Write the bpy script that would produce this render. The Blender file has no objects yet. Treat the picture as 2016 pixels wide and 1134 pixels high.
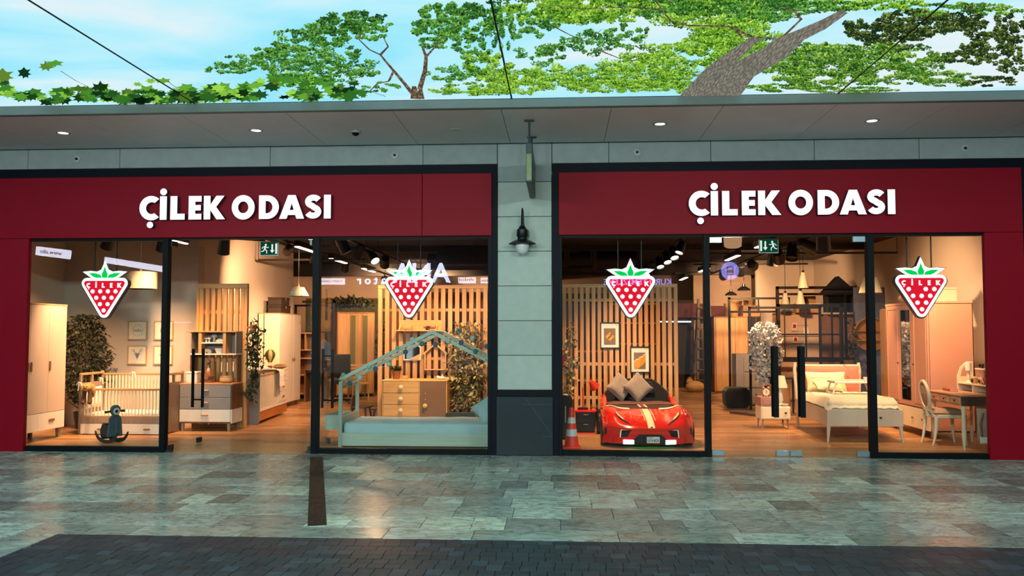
import bpy, bmesh, math, random
from math import sin, cos, pi, radians as R
from mathutils import Vector as V, Matrix as MX
from mathutils.geometry import tessellate_polygon
random.seed(7)
SC = bpy.context.scene
COL = SC.collection

# ---------------------------------------------------------------- camera, world, exposure
cd = bpy.data.cameras.new('camera'); cam = bpy.data.objects.new('camera', cd); COL.objects.link(cam)
cd.sensor_width = 36; cd.lens = 29.59; cd.clip_end = 120
cam.location = (0, -11.05, 1.617); cam.rotation_euler = (pi/2 + .0510, 0, .05774)
SC.camera = cam
W = bpy.data.worlds.new('hall_air'); SC.world = W; W.use_nodes = True
W.node_tree.nodes['Background'].inputs[0].default_value = (.50, .70, .72, 1)
W.node_tree.nodes['Background'].inputs[1].default_value = .22
SC.view_settings.view_transform = 'Standard'; SC.view_settings.look = 'None'
SC.view_settings.exposure = 0; SC.view_settings.gamma = 1; SC.view_settings.use_curve_mapping = False
SC.cycles.use_denoising = True
SC.cycles.max_bounces = 7; SC.cycles.diffuse_bounces = 3; SC.cycles.glossy_bounces = 3
SC.cycles.transparent_max_bounces = 12; SC.cycles.sample_clamp_indirect = 4
SC.cycles.caustics_reflective = False; SC.cycles.caustics_refractive = False
WARM = (1, .53, .262)
def light(name, typ, loc, power, color, aim=None, parent=None, **k):
    d = bpy.data.lights.new(name, typ); d.energy = power; d.color = color
    for a, b in k.items(): setattr(d, a, b)
    o = bpy.data.objects.new(name, d); COL.objects.link(o); o.location = loc
    if aim is not None:
        o.rotation_euler = (V(aim) - V(loc)).to_track_quat('-Z', 'Y').to_euler()
    if parent: o.parent = parent; o.matrix_parent_inverse = MX.Translation(-parent.location)
    return o

# ---------------------------------------------------------------- materials
MC = {}
def lin(h):
    h = h.lstrip('#'); c = [int(h[i:i+2], 16)/255 for i in (0, 2, 4)]
    return tuple((x/12.92 if x <= .04045 else ((x+.055)/1.055)**2.4) for x in c) + (1,)
def newmat(name):
    m = bpy.data.materials.new(name); m.use_nodes = True
    nt = m.node_tree; return m, nt, nt.nodes['Principled BSDF']
def mat(name, col, rough=.5, metal=0, var=.08, scale=8, stretch=(1, 1, 1), col2=None, bump=0, spec=.5, coat=0, rnd=0, sheen=0):
    """plain surface: two tones mixed by stretched noise in object space, with optional bump and per-object tint"""
    if name in MC: return MC[name]
    m, nt, b = newmat(name); N = nt.nodes; L = nt.links
    c = lin(col) if isinstance(col, str) else tuple(col) + (1,)
    tc = N.new('ShaderNodeTexCoord'); mp = N.new('ShaderNodeMapping'); mp.inputs['Scale'].default_value = stretch
    L.new(tc.outputs['Object'], mp.inputs['Vector'])
    oi = N.new('ShaderNodeObjectInfo')
    nz = N.new('ShaderNodeTexNoise'); nz.noise_dimensions = '4D'; nz.inputs['Scale'].default_value = scale; nz.inputs['Detail'].default_value = 4
    mu = N.new('ShaderNodeMath'); mu.operation = 'MULTIPLY'; mu.inputs[1].default_value = 40
    L.new(oi.outputs['Random'], mu.inputs[0]); L.new(mu.outputs[0], nz.inputs['W']); L.new(mp.outputs[0], nz.inputs['Vector'])
    mx = N.new('ShaderNodeMix'); mx.data_type = 'RGBA'
    if col2: d = lin(col2) if isinstance(col2, str) else tuple(col2) + (1,)
    else: d = tuple(x*(1-3*var) for x in c[:3]) + (1,)
    rp = N.new('ShaderNodeMapRange'); rp.inputs[1].default_value = .33; rp.inputs[2].default_value = .67
    L.new(nz.outputs['Fac'], rp.inputs[0]); L.new(rp.outputs[0], mx.inputs['Factor'])
    mx.inputs['A'].default_value = c; mx.inputs['B'].default_value = d
    out = mx.outputs['Result']
    if rnd:
        hs = N.new('ShaderNodeHueSaturation'); mr = N.new('ShaderNodeMapRange'); mr.inputs[3].default_value = 1-rnd; mr.inputs[4].default_value = 1+rnd
        L.new(oi.outputs['Random'], mr.inputs[0]); L.new(mr.outputs[0], hs.inputs['Value']); L.new(out, hs.inputs['Color']); out = hs.outputs[0]
    L.new(out, b.inputs['Base Color'])
    b.inputs['Roughness'].default_value = rough; b.inputs['Metallic'].default_value = metal
    b.inputs['Specular IOR Level'].default_value = spec; b.inputs['Coat Weight'].default_value = coat
    b.inputs['Sheen Weight'].default_value = sheen
    if bump:
        bp = N.new('ShaderNodeBump'); bp.inputs['Strength'].default_value = bump; bp.inputs['Distance'].default_value = .01
        L.new(nz.outputs['Fac'], bp.inputs['Height']); L.new(bp.outputs[0], b.inputs['Normal'])
    MC[name] = m; return m
def wood(name, c1, c2, along='z', rough=.45, rnd=.08, scale=5):
    st = {'x': (.35, 6, 6), 'y': (6, .35, 6), 'z': (6, 6, .35)}[along]
    return mat(name, c1, rough, col2=c2, scale=scale, stretch=st, rnd=rnd, bump=.05)
def emit(name, col, strength, sampling='AUTO'):
    if name in MC: return MC[name]
    m, nt, b = newmat(name); nt.nodes.remove(b)
    e = nt.nodes.new('ShaderNodeEmission'); e.inputs[0].default_value = lin(col) if isinstance(col, str) else tuple(col)+(1,)
    e.inputs[1].default_value = strength; nt.links.new(e.outputs[0], nt.nodes['Material Output'].inputs[0])
    m.cycles.emission_sampling = sampling
    MC[name] = m; return m
def vcol(name, rough=.6, emission=0, spec=.3, transl=0):
    """colour from the mesh's own 'Col' attribute (leaves, printed leaves)"""
    if name in MC: return MC[name]
    m, nt, b = newmat(name); a = nt.nodes.new('ShaderNodeVertexColor'); a.layer_name = 'Col'
    if emission:
        nt.nodes.remove(b); e = nt.nodes.new('ShaderNodeEmission'); e.inputs[1].default_value = emission
        nt.links.new(a.outputs[0], e.inputs[0]); nt.links.new(e.outputs[0], nt.nodes['Material Output'].inputs[0]); m.cycles.emission_sampling = 'NONE'
    else:
        nt.links.new(a.outputs[0], b.inputs['Base Color']); b.inputs['Roughness'].default_value = rough; b.inputs['Specular IOR Level'].default_value = spec
    MC[name] = m; return m

# ---------------------------------------------------------------- shapes: each returns (verts, faces)
def bx(x0, x1, y0, y1, z0, z1):
    return ([(x0,y0,z0),(x1,y0,z0),(x1,y1,z0),(x0,y1,z0),(x0,y0,z1),(x1,y0,z1),(x1,y1,z1),(x0,y1,z1)],
            [(0,3,2,1),(4,5,6,7),(0,1,5,4),(1,2,6,5),(2,3,7,6),(3,0,4,7)])
def taper(x0, x1, y0, y1, z0, z1, k=.6, cx=None, cy=None):
    """box whose bottom is scaled by k about (cx, cy)"""
    v, f = bx(x0, x1, y0, y1, z0, z1); cx = (x0+x1)/2 if cx is None else cx; cy = (y0+y1)/2 if cy is None else cy
    return ([(cx+(a-cx)*k, cy+(b-cy)*k, c) if c == z0 else (a, b, c) for a, b, c in v], f)
def tube(pts, r, n=8, cap=True):
    pts = [V(p) for p in pts]; rs = r if isinstance(r, (list, tuple)) else [r]*len(pts)
    vs, fs = [], []; u = None
    for i, p in enumerate(pts):
        t = (pts[min(i+1, len(pts)-1)] - pts[max(i-1, 0)]).normalized()
        if u is None: u = t.orthogonal().normalized()
        u = (u - t*u.dot(t)).normalized(); w = t.cross(u)
        for k in range(n):
            a = 2*pi*k/n; vs.append(tuple(p + (u*cos(a) + w*sin(a))*rs[i]))
    for i in range(len(pts)-1):
        for k in range(n): fs.append((i*n+k, i*n+(k+1)%n, (i+1)*n+(k+1)%n, (i+1)*n+k))
    if cap: fs.append(tuple(range(n))[::-1]); fs.append(tuple(range((len(pts)-1)*n, len(pts)*n)))
    return vs, fs
def bar(p, q, w, d=None):
    """square-section bar between two points"""
    d = d or w; p, q = V(p), V(q); t = (q-p).normalized(); up = V((0,0,1)) if abs(t.z) < .9 else V((0,1,0))
    s = t.cross(up).normalized()*w/2; k = s.cross(t).normalized()*d/2
    vs = [tuple(x) for e in (p, q) for x in (e-s-k, e+s-k, e+s+k, e-s+k)]
    return vs, [(3,2,1,0),(4,5,6,7),(0,1,5,4),(1,2,6,5),(2,3,7,6),(3,0,4,7)]
def lathe(prof, c=(0,0,0), n=16, axis='z'):
    vs, fs = [], []
    for r, h in prof:
        for k in range(n):
            a = 2*pi*k/n; x, y = r*cos(a), r*sin(a)
            p = {'z': (x, y, h), 'y': (x, h, -y), 'x': (h, x, y)}[axis]
            vs.append((p[0]+c[0], p[1]+c[1], p[2]+c[2]))
    for i in range(len(prof)-1):
        for k in range(n): fs.append((i*n+k, i*n+(k+1)%n, (i+1)*n+(k+1)%n, (i+1)*n+k))
    if prof[0][0] > 1e-4: fs.append(tuple(range(n))[::-1])
    if prof[-1][0] > 1e-4: fs.append(tuple(range((len(prof)-1)*n, len(prof)*n)))
    return vs, fs
def ell(c, r, n=14, m=8):
    r = r if isinstance(r, (list, tuple)) else (r, r, r)
    vs = [(c[0]+r[0]*sin(pi*max(j, .02 if j == 0 else j)/m if 0 < j < m else (.03 if j == 0 else pi-.03))*cos(2*pi*i/n),
           c[1]+r[1]*sin(pi*j/m if 0 < j < m else .03)*sin(2*pi*i/n), c[2]+r[2]*cos(pi*j/m)) for j in range(m+1) for i in range(n)]
    fs = [(j*n+i, j*n+(i+1)%n, (j+1)*n+(i+1)%n, (j+1)*n+i) for j in range(m) for i in range(n)]
    return vs, [f[::-1] for f in fs]
def prism(poly, y0, y1, holes=(), plane='xz'):
    """2D outline (with holes) given thickness along the plane's normal"""
    loops = [list(poly)] + [list(h) for h in holes]
    flat = [p for l in loops for p in l]; n = len(flat)
    tri = tessellate_polygon([[V((p[0], p[1], 0)) for p in l] for l in loops])
    def P3(p, d):
        return {'xz': (p[0], d, p[1]), 'yz': (d, p[0], p[1]), 'xy': (p[0], p[1], d)}[plane]
    vs = [P3(p, y0) for p in flat] + [P3(p, y1) for p in flat]
    fs = [tuple(t) for t in tri] + [tuple(i+n for i in t)[::-1] for t in tri]
    o = 0
    for l in loops:
        k = len(l)
        for i in range(k):
            j = (i+1) % k; fs.append((o+i, o+j, n+o+j, n+o+i))
        o += k
    return vs, fs
def arc(cx, cy, rx, ry, a0, a1, n=12):
    return [(cx+rx*cos(R(a0+(a1-a0)*i/n)), cy+ry*sin(R(a0+(a1-a0)*i/n))) for i in range(n+1)]
def circ(cx, cy, r, n=18, ry=None): return arc(cx, cy, r, ry or r, 0, 360, n)[:-1]
def rrect(x0, x1, y0, y1, r, n=4):
    return arc(x1-r, y1-r, r, r, 0, 90, n)+arc(x0+r, y1-r, r, r, 90, 180, n)+arc(x0+r, y0+r, r, r, 180, 270, n)+arc(x1-r, y0+r, r, r, 270, 360, n)
def roundpoly(pts, r, n=6):
    out = []; k = len(pts)
    for i in range(k):
        p, a, b = V(pts[i]), V(pts[i-1]), V(pts[(i+1) % k])
        u, w = (a-p).normalized(), (b-p).normalized(); h = u.angle(w)/2; t = r/math.tan(h)
        c = p + (u+w).normalized()*r/sin(h); s = p+u*t-c; e = p+w*t-c
        a0 = math.atan2(s.y, s.x); a1 = math.atan2(e.y, e.x); d = (a1-a0+pi) % (2*pi) - pi
        out += [(c.x+r*cos(a0+d*q/n), c.y+r*sin(a0+d*q/n)) for q in range(n+1)]
    return out
def tf(s, loc=(0,0,0), rot=(0,0,0), sc=(1,1,1)):
    from mathutils import Euler
    m = MX.Translation(loc) @ Euler(rot).to_matrix().to_4x4() @ MX.Diagonal((*sc, 1))
    return [tuple(m @ V(p)) for p in s[0]], s[1]
def cushion(w, h, t, n=12, pin=.12):
    """stuffed square cushion, lying in the xz plane, thickness along y"""
    vs, fs = [], []
    for s in (-1, 1):
        for i in range(n+1):
            for j in range(n+1):
                a, b = 2*i/n-1, 2*j/n-1
                k = max(0, (1-a**4)*(1-b**4))**.5
                pinch = 1-pin*(1-abs(a)**1.5)*(abs(b)**3); pinb = 1-pin*(1-abs(b)**1.5)*(abs(a)**3)
                vs.append((a*w/2*pinb, s*t/2*k, b*h/2*pinch))
    m = (n+1)**2
    for i in range(n):
        for j in range(n):
            q = (i*(n+1)+j, i*(n+1)+j+1, (i+1)*(n+1)+j+1, (i+1)*(n+1)+j)
            fs.append(q[::-1]); fs.append(tuple(x+m for x in q))
    return vs, fs
def join(*ss):
    vs, fs = [], []
    for v, f in ss:
        o = len(vs); vs += v; fs += [tuple(i+o for i in q) for q in f]
    return vs, fs

# ---------------------------------------------------------------- objects
def P(name, parent, material, *shapes, bev=0, smooth=False, seg=1, weld=False, fix=True, loc=None, rot=None, **props):
    v, f = join(*shapes)
    me = bpy.data.meshes.new(name); me.from_pydata(v, [], f)
    bm = bmesh.new(); bm.from_mesh(me)
    if weld: bmesh.ops.remove_doubles(bm, verts=bm.verts, dist=1e-5)
    if fix: bmesh.ops.recalc_face_normals(bm, faces=bm.faces)
    if bev:
        es = [e for e in bm.edges if len(e.link_faces) == 2 and e.calc_face_angle(0) > .7]
        bmesh.ops.bevel(bm, geom=es, offset=bev, segments=seg, affect='EDGES', profile=.6)
    bm.to_mesh(me); bm.free()
    if smooth:
        me.polygons.foreach_set('use_smooth', [True]*len(me.polygons))
        try: me.set_sharp_from_angle(angle=.7)
        except Exception: pass
    me.materials.append(material)
    o = bpy.data.objects.new(name, me); COL.objects.link(o)
    if parent: o.parent = parent
    if loc: o.location = loc
    if rot: o.rotation_euler = rot
    for k, x in props.items(): o[k] = x
    return o
def T(name, label, cat, loc=(0,0,0), rz=0, group=None, rot=None):
    o = bpy.data.objects.new(name, None); COL.objects.link(o); o.empty_display_size = .1
    o.location = loc; o.rotation_euler = rot or (0, 0, R(rz)); o['label'] = label; o['category'] = cat
    if group: o['group'] = group
    return o
def tag(o, label, cat, group=None):
    o['label'] = label; o['category'] = cat
    if group: o['group'] = group
    return o
def S(name, material, *shapes, parent=None, **k):
    o = P(name, parent, material, *shapes, **k)
    if not parent: o['kind'] = 'structure'
    return o
def dup(t, loc, rz=None, label=None):
    r = t.copy(); COL.objects.link(r); r.location = loc
    if rz is not None: r.rotation_euler = (0, 0, R(rz))
    if label: r['label'] = label
    for ch in list(t.children):
        c = ch.copy(); COL.objects.link(c); c.parent = r
        for g in list(ch.children):
            d = g.copy(); COL.objects.link(d); d.parent = c
    return r
def text(name, parent, material, s, size, loc, rot=(pi/2, 0, 0), ext=.002, align='CENTER', bold=0, sx=1, **props):
    cu = bpy.data.curves.new(name, 'FONT'); cu.body = s; cu.size = size; cu.extrude = ext; cu.align_x = align; cu.align_y = 'CENTER'; cu.offset = bold
    cu.resolution_u = 3
    to = bpy.data.objects.new(name, cu); COL.objects.link(to)
    dg = bpy.context.evaluated_depsgraph_get(); me = bpy.data.meshes.new_from_object(to.evaluated_get(dg))
    bpy.data.objects.remove(to); bpy.data.curves.remove(cu)
    me.materials.clear(); me.materials.append(material)
    o = bpy.data.objects.new(name, me); COL.objects.link(o); o.parent = parent; o.location = loc; o.rotation_euler = rot; o.scale = (sx, 1, 1)
    for k, x in props.items(): o[k] = x
    return o
def leafmesh(name, parent, leaves, material, **props):
    """one mesh of many leaves; each leaf = (centre, length, width, direction, normal, colour, fold)"""
    v, f, cols = [], [], []
    for c, l, w, d, nrm, col in leaves:
        c = V(c); d = V(d).normalized(); s = d.cross(V(nrm)); s = s.normalized() if s.length > 1e-4 else d.orthogonal().normalized(); k = s.cross(d).normalized()
        o = len(v)
        for a, b, h in ((-.5,0,0),(-.22,.40,.10),(.12,.44,.12),(.5,0,-.12),(.12,-.44,.12),(-.22,-.40,.10)):
            v.append(tuple(c + d*l*a + s*w*b + k*w*h))
        f += [(o, o+1, o+2, o+3), (o, o+3, o+4, o+5)]; cols += [col, col]
    me = bpy.data.meshes.new(name); me.from_pydata(v, [], f)
    ca = me.color_attributes.new('Col', 'FLOAT_COLOR', 'CORNER'); arr = []
    for c in cols: arr += (list(c[:3]) + [1])*4
    ca.data.foreach_set('color', arr)
    me.materials.append(material); o = bpy.data.objects.new(name, me); COL.objects.link(o)
    if parent: o.parent = parent
    for k, x in props.items(): o[k] = x
    return o
def rdir(zb=0): return V((random.gauss(0,1), random.gauss(0,1), random.gauss(0,1)+zb)).normalized()
def cmix(a, b, t): return tuple(a[i]*(1-t)+b[i]*t for i in range(3))
# ================================================================ ADDED FILL LIGHT OF THE HALL (unseen, behind the camera) 
HALL = (.80, 1, .93)
for x in (-6.5, -1.2, 4.2):
    light('hall_fill_light', 'AREA', (x, -10.75, 4.27), 520, HALL, aim=(x*.8, -.5, 1.0), shape='RECTANGLE', size=1.8, size_y=.5)  # unseen area lights added to brighten the shop front

# ================================================================ MATERIALS OF THE SETTING
m_stone = mat('stone', '#a9b3ab', .75, var=.03, scale=9, bump=.15, rnd=.06)
m_stone2 = mat('stone_strip', '#969f9d', .75, var=.04, scale=7, bump=.15, rnd=.06)
m_grout = mat('grout', '#23282a', .9)
m_plinth = mat('dark_marble', '#18242b', .3, var=.06, scale=5)
m_vein = mat('vein', '#5c6d70', .4)
m_red = mat('red_laminate', '#86071c', .5, var=.02, scale=2, spec=.12)
m_black = mat('black_frame', '#05090d', .55, var=.05, spec=.15)
m_navy = mat('navy_lintel', '#040a18', .6, var=.05, spec=.15)
m_soff = mat('soffit', '#eef1f2', .38, var=.02, scale=3, spec=.6)
m_lip = mat('soffit_lip', '#66736f', .5, var=.03)
m_wallL = mat('shop_wall', '#c9bcae', .85, var=.02, scale=2)
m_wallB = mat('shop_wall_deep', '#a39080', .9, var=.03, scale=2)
m_dark = mat('dark_ceiling', '#1b1817', .9, var=.06, scale=2)
m_duct = mat('dark_duct', '#262220', .6, var=.06, scale=4)
m_steel = mat('brushed_steel', '#9fb6c0', .3, metal=.7, var=.05)
m_chrome = mat('dark_chrome', '#4a4a4c', .3, metal=.8)
def slate(name, cols, rough, bump, scale):
    m, nt, b = newmat(name); N = nt.nodes; L = nt.links; b.inputs['Specular IOR Level'].default_value = .14
    oi = N.new('ShaderNodeObjectInfo'); tc = N.new('ShaderNodeTexCoord')
    mu = N.new('ShaderNodeMath'); mu.operation = 'MULTIPLY'; mu.inputs[1].default_value = 60; L.new(oi.outputs['Random'], mu.inputs[0])
    mp = N.new('ShaderNodeMapping'); mp.inputs['Scale'].default_value = (.7, 1.6, 1); L.new(tc.outputs['Object'], mp.inputs['Vector'])
    def nz(sc, det, dist=0):
        n = N.new('ShaderNodeTexNoise'); n.noise_dimensions = '4D'; n.inputs['Scale'].default_value = sc; n.inputs['Detail'].default_value = det; n.inputs['Distortion'].default_value = dist
        L.new(mp.outputs[0], n.inputs['Vector']); L.new(mu.outputs[0], n.inputs['W']); return n
    n1 = nz(scale, 5, 1.2); n2 = nz(scale*4, 6, .6)
    base = N.new('ShaderNodeValToRGB'); base.color_ramp.interpolation = 'CONSTANT'
    el = base.color_ramp.elements
    while len(el) < len(cols): el.new(.5)
    for i, c in enumerate(cols): el[i].position = i/len(cols); el[i].color = lin(c)
    sn = N.new('ShaderNodeTexWhiteNoise'); sn.noise_dimensions = '1D'; L.new(mu.outputs[0], sn.inputs['W']); L.new(sn.outputs['Value'], base.inputs[0])
    mr = N.new('ShaderNodeMapRange'); mr.inputs[1].default_value = .3; mr.inputs[2].default_value = .7; mr.inputs[3].default_value = .50; mr.inputs[4].default_value = 1.45
    ma = N.new('ShaderNodeMath'); ma.operation = 'MULTIPLY_ADD'; ma.inputs[1].default_value = .55; L.new(n2.outputs['Fac'], ma.inputs[0]); mb = N.new('ShaderNodeMath'); mb.operation = 'MULTIPLY'; mb.inputs[1].default_value = .5; L.new(n1.outputs['Fac'], mb.inputs[0]); L.new(mb.outputs[0], ma.inputs[2])
    L.new(ma.outputs[0], mr.inputs[0])
    hs = N.new('ShaderNodeHueSaturation'); L.new(base.outputs[0], hs.inputs['Color']); L.new(mr.outputs[0], hs.inputs['Value'])
    cr = N.new('ShaderNodeValToRGB'); cr.color_ramp.elements[0].position = .475; cr.color_ramp.elements[1].position = .525
    e = cr.color_ramp.elements.new(.5); e.color = (1, 1, 1, 1); cr.color_ramp.elements[0].color = cr.color_ramp.elements[2].color = (0, 0, 0, 1)
    n3 = nz(scale*.8, 8, 2.5); L.new(n3.outputs['Fac'], cr.inputs[0])
    vm = N.new('ShaderNodeMath'); vm.operation = 'MULTIPLY'; vm.inputs[1].default_value = .75; L.new(cr.outputs[0], vm.inputs[0])
    mx = N.new('ShaderNodeMix'); mx.data_type = 'RGBA'; L.new(vm.outputs[0], mx.inputs['Factor']); L.new(hs.outputs[0], mx.inputs['A']); mx.inputs['B'].default_value = lin('#323833')
    L.new(mx.outputs['Result'], b.inputs['Base Color'])
    rr = N.new('ShaderNodeMapRange'); rr.inputs[3].default_value = rough*.6; rr.inputs[4].default_value = rough*1.6; L.new(n2.outputs['Fac'], rr.inputs[0]); L.new(rr.outputs[0], b.inputs['Roughness'])
    bp = N.new('ShaderNodeBump'); bp.inputs['Strength'].default_value = bump; bp.inputs['Distance'].default_value = .004; L.new(n2.outputs['Fac'], bp.inputs['Height']); L.new(bp.outputs[0], b.inputs['Normal'])
    MC[name] = m; return m
m_tile = slate('slate_tile', ['#66706a','#85938b','#9cab9f','#8a8f86','#788580','#aab6a4','#929f99','#7c8079','#96a69c','#7f8a84','#8a978f','#9aa69c'], .24, .12, 3.2)
m_sett = slate('dark_sett', ['#222d33','#273339','#2b353b','#253239','#2a3236','#303f47','#293338','#232f36'], .42, .08, 9)
m_inlay = slate('dark_inlay', ['#10100d','#15140f','#121312'], .45, .1, 5)
m_bord = slate('border_slate', ['#6f7d75','#84928a','#93a299','#7d867d'], .17, .2, 3)

def glass_mat():
    m, nt, b = newmat('window_glass'); N = nt.nodes; L = nt.links; N.remove(b)
    tr = N.new('ShaderNodeBsdfTransparent'); tr.inputs[0].default_value = (.965, .985, .975, 1)
    gl = N.new('ShaderNodeBsdfGlossy'); gl.inputs['Roughness'].default_value = 0
    fr = N.new('ShaderNodeFresnel'); fr.inputs['IOR'].default_value = 1.5
    geo = N.new('ShaderNodeNewGeometry'); inv = N.new('ShaderNodeMath'); inv.operation = 'SUBTRACT'; inv.inputs[0].default_value = 1; L.new(geo.outputs['Backfacing'], inv.inputs[1])
    ml = N.new('ShaderNodeMath'); ml.operation = 'MULTIPLY'; L.new(fr.outputs[0], ml.inputs[0]); L.new(inv.outputs[0], ml.inputs[1])
    mx = N.new('ShaderNodeMixShader'); L.new(ml.outputs[0], mx.inputs[0]); L.new(tr.outputs[0], mx.inputs[1]); L.new(gl.outputs[0], mx.inputs[2])
    L.new(mx.outputs[0], N['Material Output'].inputs[0]); MC['window_glass'] = m; return m
m_glass = glass_mat()

# ================================================================ MALL FLOOR
floor = S('floor', m_grout, bx(-15, 12, -24, .02, -.2, -.014))
rng = random.Random(3)
def tilebox(x0, x1, y0, y1, h=0, g=.002):
    cx, cy = (x0+x1)/2, (y0+y1)/2
    return (cx, cy, h), bx(x0-cx+g, x1-cx-g, y0-cy+g, y1-cy-g, -.016, 0)
def slab(name, m, x0, x1, y0, y1, bev=.002):
    loc, s = tilebox(x0, x1, y0, y1, rng.uniform(-.0012, .0008)); o = P(name, floor, m, s, bev=bev); o.location = loc; return o
rows = 9; y = .0
edges = [0, -.10] + [-.10 - (4.12-.10)*(i+1)/rows for i in range(rows)]
for a, b in zip(edges[:-1], edges[1:]):
    hw = 7.85 + a*.35; x = -hw - rng.random()*.4; far = a > -.05
    while x < 6.15 + a*.35:
        w = rng.choice((.85, 1.1)) if far else rng.choice((.28, .36, .42, .46, .52, .62, .75))
        slab('floor_tile', m_tile, x, x+w, b, a); x += w
x = -4.35
while x < 3.9:                                               # pale border round the dark paving
    w = rng.choice((.7, .9, 1.15)); x1 = min(x+w, 4.2); slab('border_tile', m_bord, x, x1, -4.46, -4.12); x = x1
for y1 in (-4.46, -5.2, -5.95): slab('border_tile', m_bord, -4.35, -4.01, y1-.74, y1)
for y1 in (-4.12, -4.57, -5.02):
    x = -4.35
    while x > -6.0: w = rng.choice((.4, .5, .62)); slab('floor_tile', m_tile, x-w, x, y1-.45, y1); x -= w
setts = []
p = .117
for j in range(17):
    y1 = -4.463 - j*p
    x = -4.007 - (p*.5 if False else 0)
    off = rng.random()*p
    for i in range(72):
        x0 = max(-4.007, -4.007 + i*p - off); x1 = -4.007 + (i+1)*p - off
        if x1 - x0 > .03: setts.append((x0, x1, y1-p, y1))
def seen(t):
    cx, cy = (t[0]+t[1])/2, (t[2]+t[3])/2; d = cy + 11.05; u = (cx*cos(.0577)+d*sin(.0577))/d
    return abs(u) < .6 and cy > -5.52
big = sorted([t for t in setts if seen(t)], key=lambda t: t[2])[:290]; bs = set(big)
for t in big: slab('paving_sett', m_sett, *t, bev=.002)
def stuffcol(name, m, boxes):
    return P(name, floor, m, *[bx(a+.002, b-.002, c+.002, d-.002, -.016, rng.uniform(-.0015, .0008)) for a, b, c, d in boxes], kind='stuff')
def stuffmat(name, cols, rough):
    """same stone, but tone varies from sett to sett inside one mesh (by mesh island)"""
    m, nt, b = newmat(name); N = nt.nodes; L = nt.links
    g = N.new('ShaderNodeNewGeometry'); r = N.new('ShaderNodeValToRGB'); r.color_ramp.interpolation = 'CONSTANT'; el = r.color_ramp.elements
    while len(el) < len(cols): el.new(.5)
    for i, c in enumerate(cols): el[i].position = i/len(cols); el[i].color = lin(c)
    L.new(g.outputs['Random Per Island'], r.inputs[0])
    tc = N.new('ShaderNodeTexCoord'); n = N.new('ShaderNodeTexNoise'); n.inputs['Scale'].default_value = 14; n.inputs['Detail'].default_value = 5; L.new(tc.outputs['Object'], n.inputs['Vector'])
    mr = N.new('ShaderNodeMapRange'); mr.inputs[3].default_value = .6; mr.inputs[4].default_value = 1.4; L.new(n.outputs['Fac'], mr.inputs[0])
    hs = N.new('ShaderNodeHueSaturation'); L.new(r.outputs[0], hs.inputs['Color']); L.new(mr.outputs[0], hs.inputs['Value']); L.new(hs.outputs[0], b.inputs['Base Color'])
    b.inputs['Roughness'].default_value = rough; b.inputs['Specular IOR Level'].default_value = .14
    bp = N.new('ShaderNodeBump'); bp.inputs['Strength'].default_value = .06; bp.inputs['Distance'].default_value = .004; L.new(n.outputs['Fac'], bp.inputs['Height']); L.new(bp.outputs[0], b.inputs['Normal'])
    return m
m_settS = stuffmat('dark_setts', ['#222d33','#273339','#2b353b','#253239','#2a3236','#303f47','#293338','#232f36'], .42)
stuffcol('small_setts', m_settS, [t for t in setts if t not in bs])
d = V((-2.01+3.135, -4.12+.31, 0)); L0 = d.length; ang = math.atan2(d.y, d.x)
for a, b in ((0, .36), (.36, .68), (.68, .985)):            # slanting strip of near-black stone
    c = V((-3.135, -.31, 0)) + d*(a+b)/2
    o = P('inlay_tile', floor, m_inlay, bx(-L0*(b-a)/2+.002, L0*(b-a)/2-.002, -.078, .078, -.01, .0022), bev=.001); o.location = c; o.rotation_euler = (0, 0, ang)

# ================================================================ FRONT WALL: stone, red cladding, frames, glass
front = S('wall_front', m_grout, bx(-8.6, -7.9, .03, .4, 3.8, 4.2), bx(-8.6, 7.2, .03, .4, 3.8, 4.2), bx(-.815, -.13, .03, .4, 0, 4.2), bx(-9.2, -8.3, .03, .4, 0, 4.2), bx(6.35, 8, .03, .4, 0, 4.2))
def block(x0, x1, z0, z1, y=0, m=None, name='stone_block'):
    g = .003; cx, cz = (x0+x1)/2, (z0+z1)/2
    o = P(name, front, m or m_stone, bx(x0-cx+g, x1-cx-g, 0, .09, z0-cz+g, z1-cz-g), bev=.005); o.location = (cx, y, cz)
for i, z in enumerate((.845, 1.297, 1.752, 2.209, 2.667, 3.126)):
    block(-.832, -.112, z, (.845, 1.297, 1.752, 2.209, 2.667, 3.126, 3.59)[i+1])
block(-.832, -.112, 3.59, 4.105, m=m_stone2)
for xs in ([-8.6, -7.3, -6.0, -3.91, -1.83, -.835], [-.109, .64, 1.97, 3.3, 4.63, 5.96, 7.2]):
    for a, b in zip(xs[:-1], xs[1:]): block(a, b, 3.83, 4.105, m=m_stone2)
ob = P('plinth_block', front, m_plinth, bx(-.845, -.1, -.045, .05, .0, .765), bev=.008)
P('plinth_vein', ob, m_vein, bar((-.47, -.0457, .757), (-.118, -.0457, .27), .004, .002), bar((-.5, -.0457, .66), (-.13, -.0457, .665), .0035, .002), bar((-.24, -.0457, .245), (-.11, -.0457, .25), .004, .002))
P('plinth_groove', front, m_black, bx(-.84, -.104, -.02, .05, .77, .842))

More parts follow.
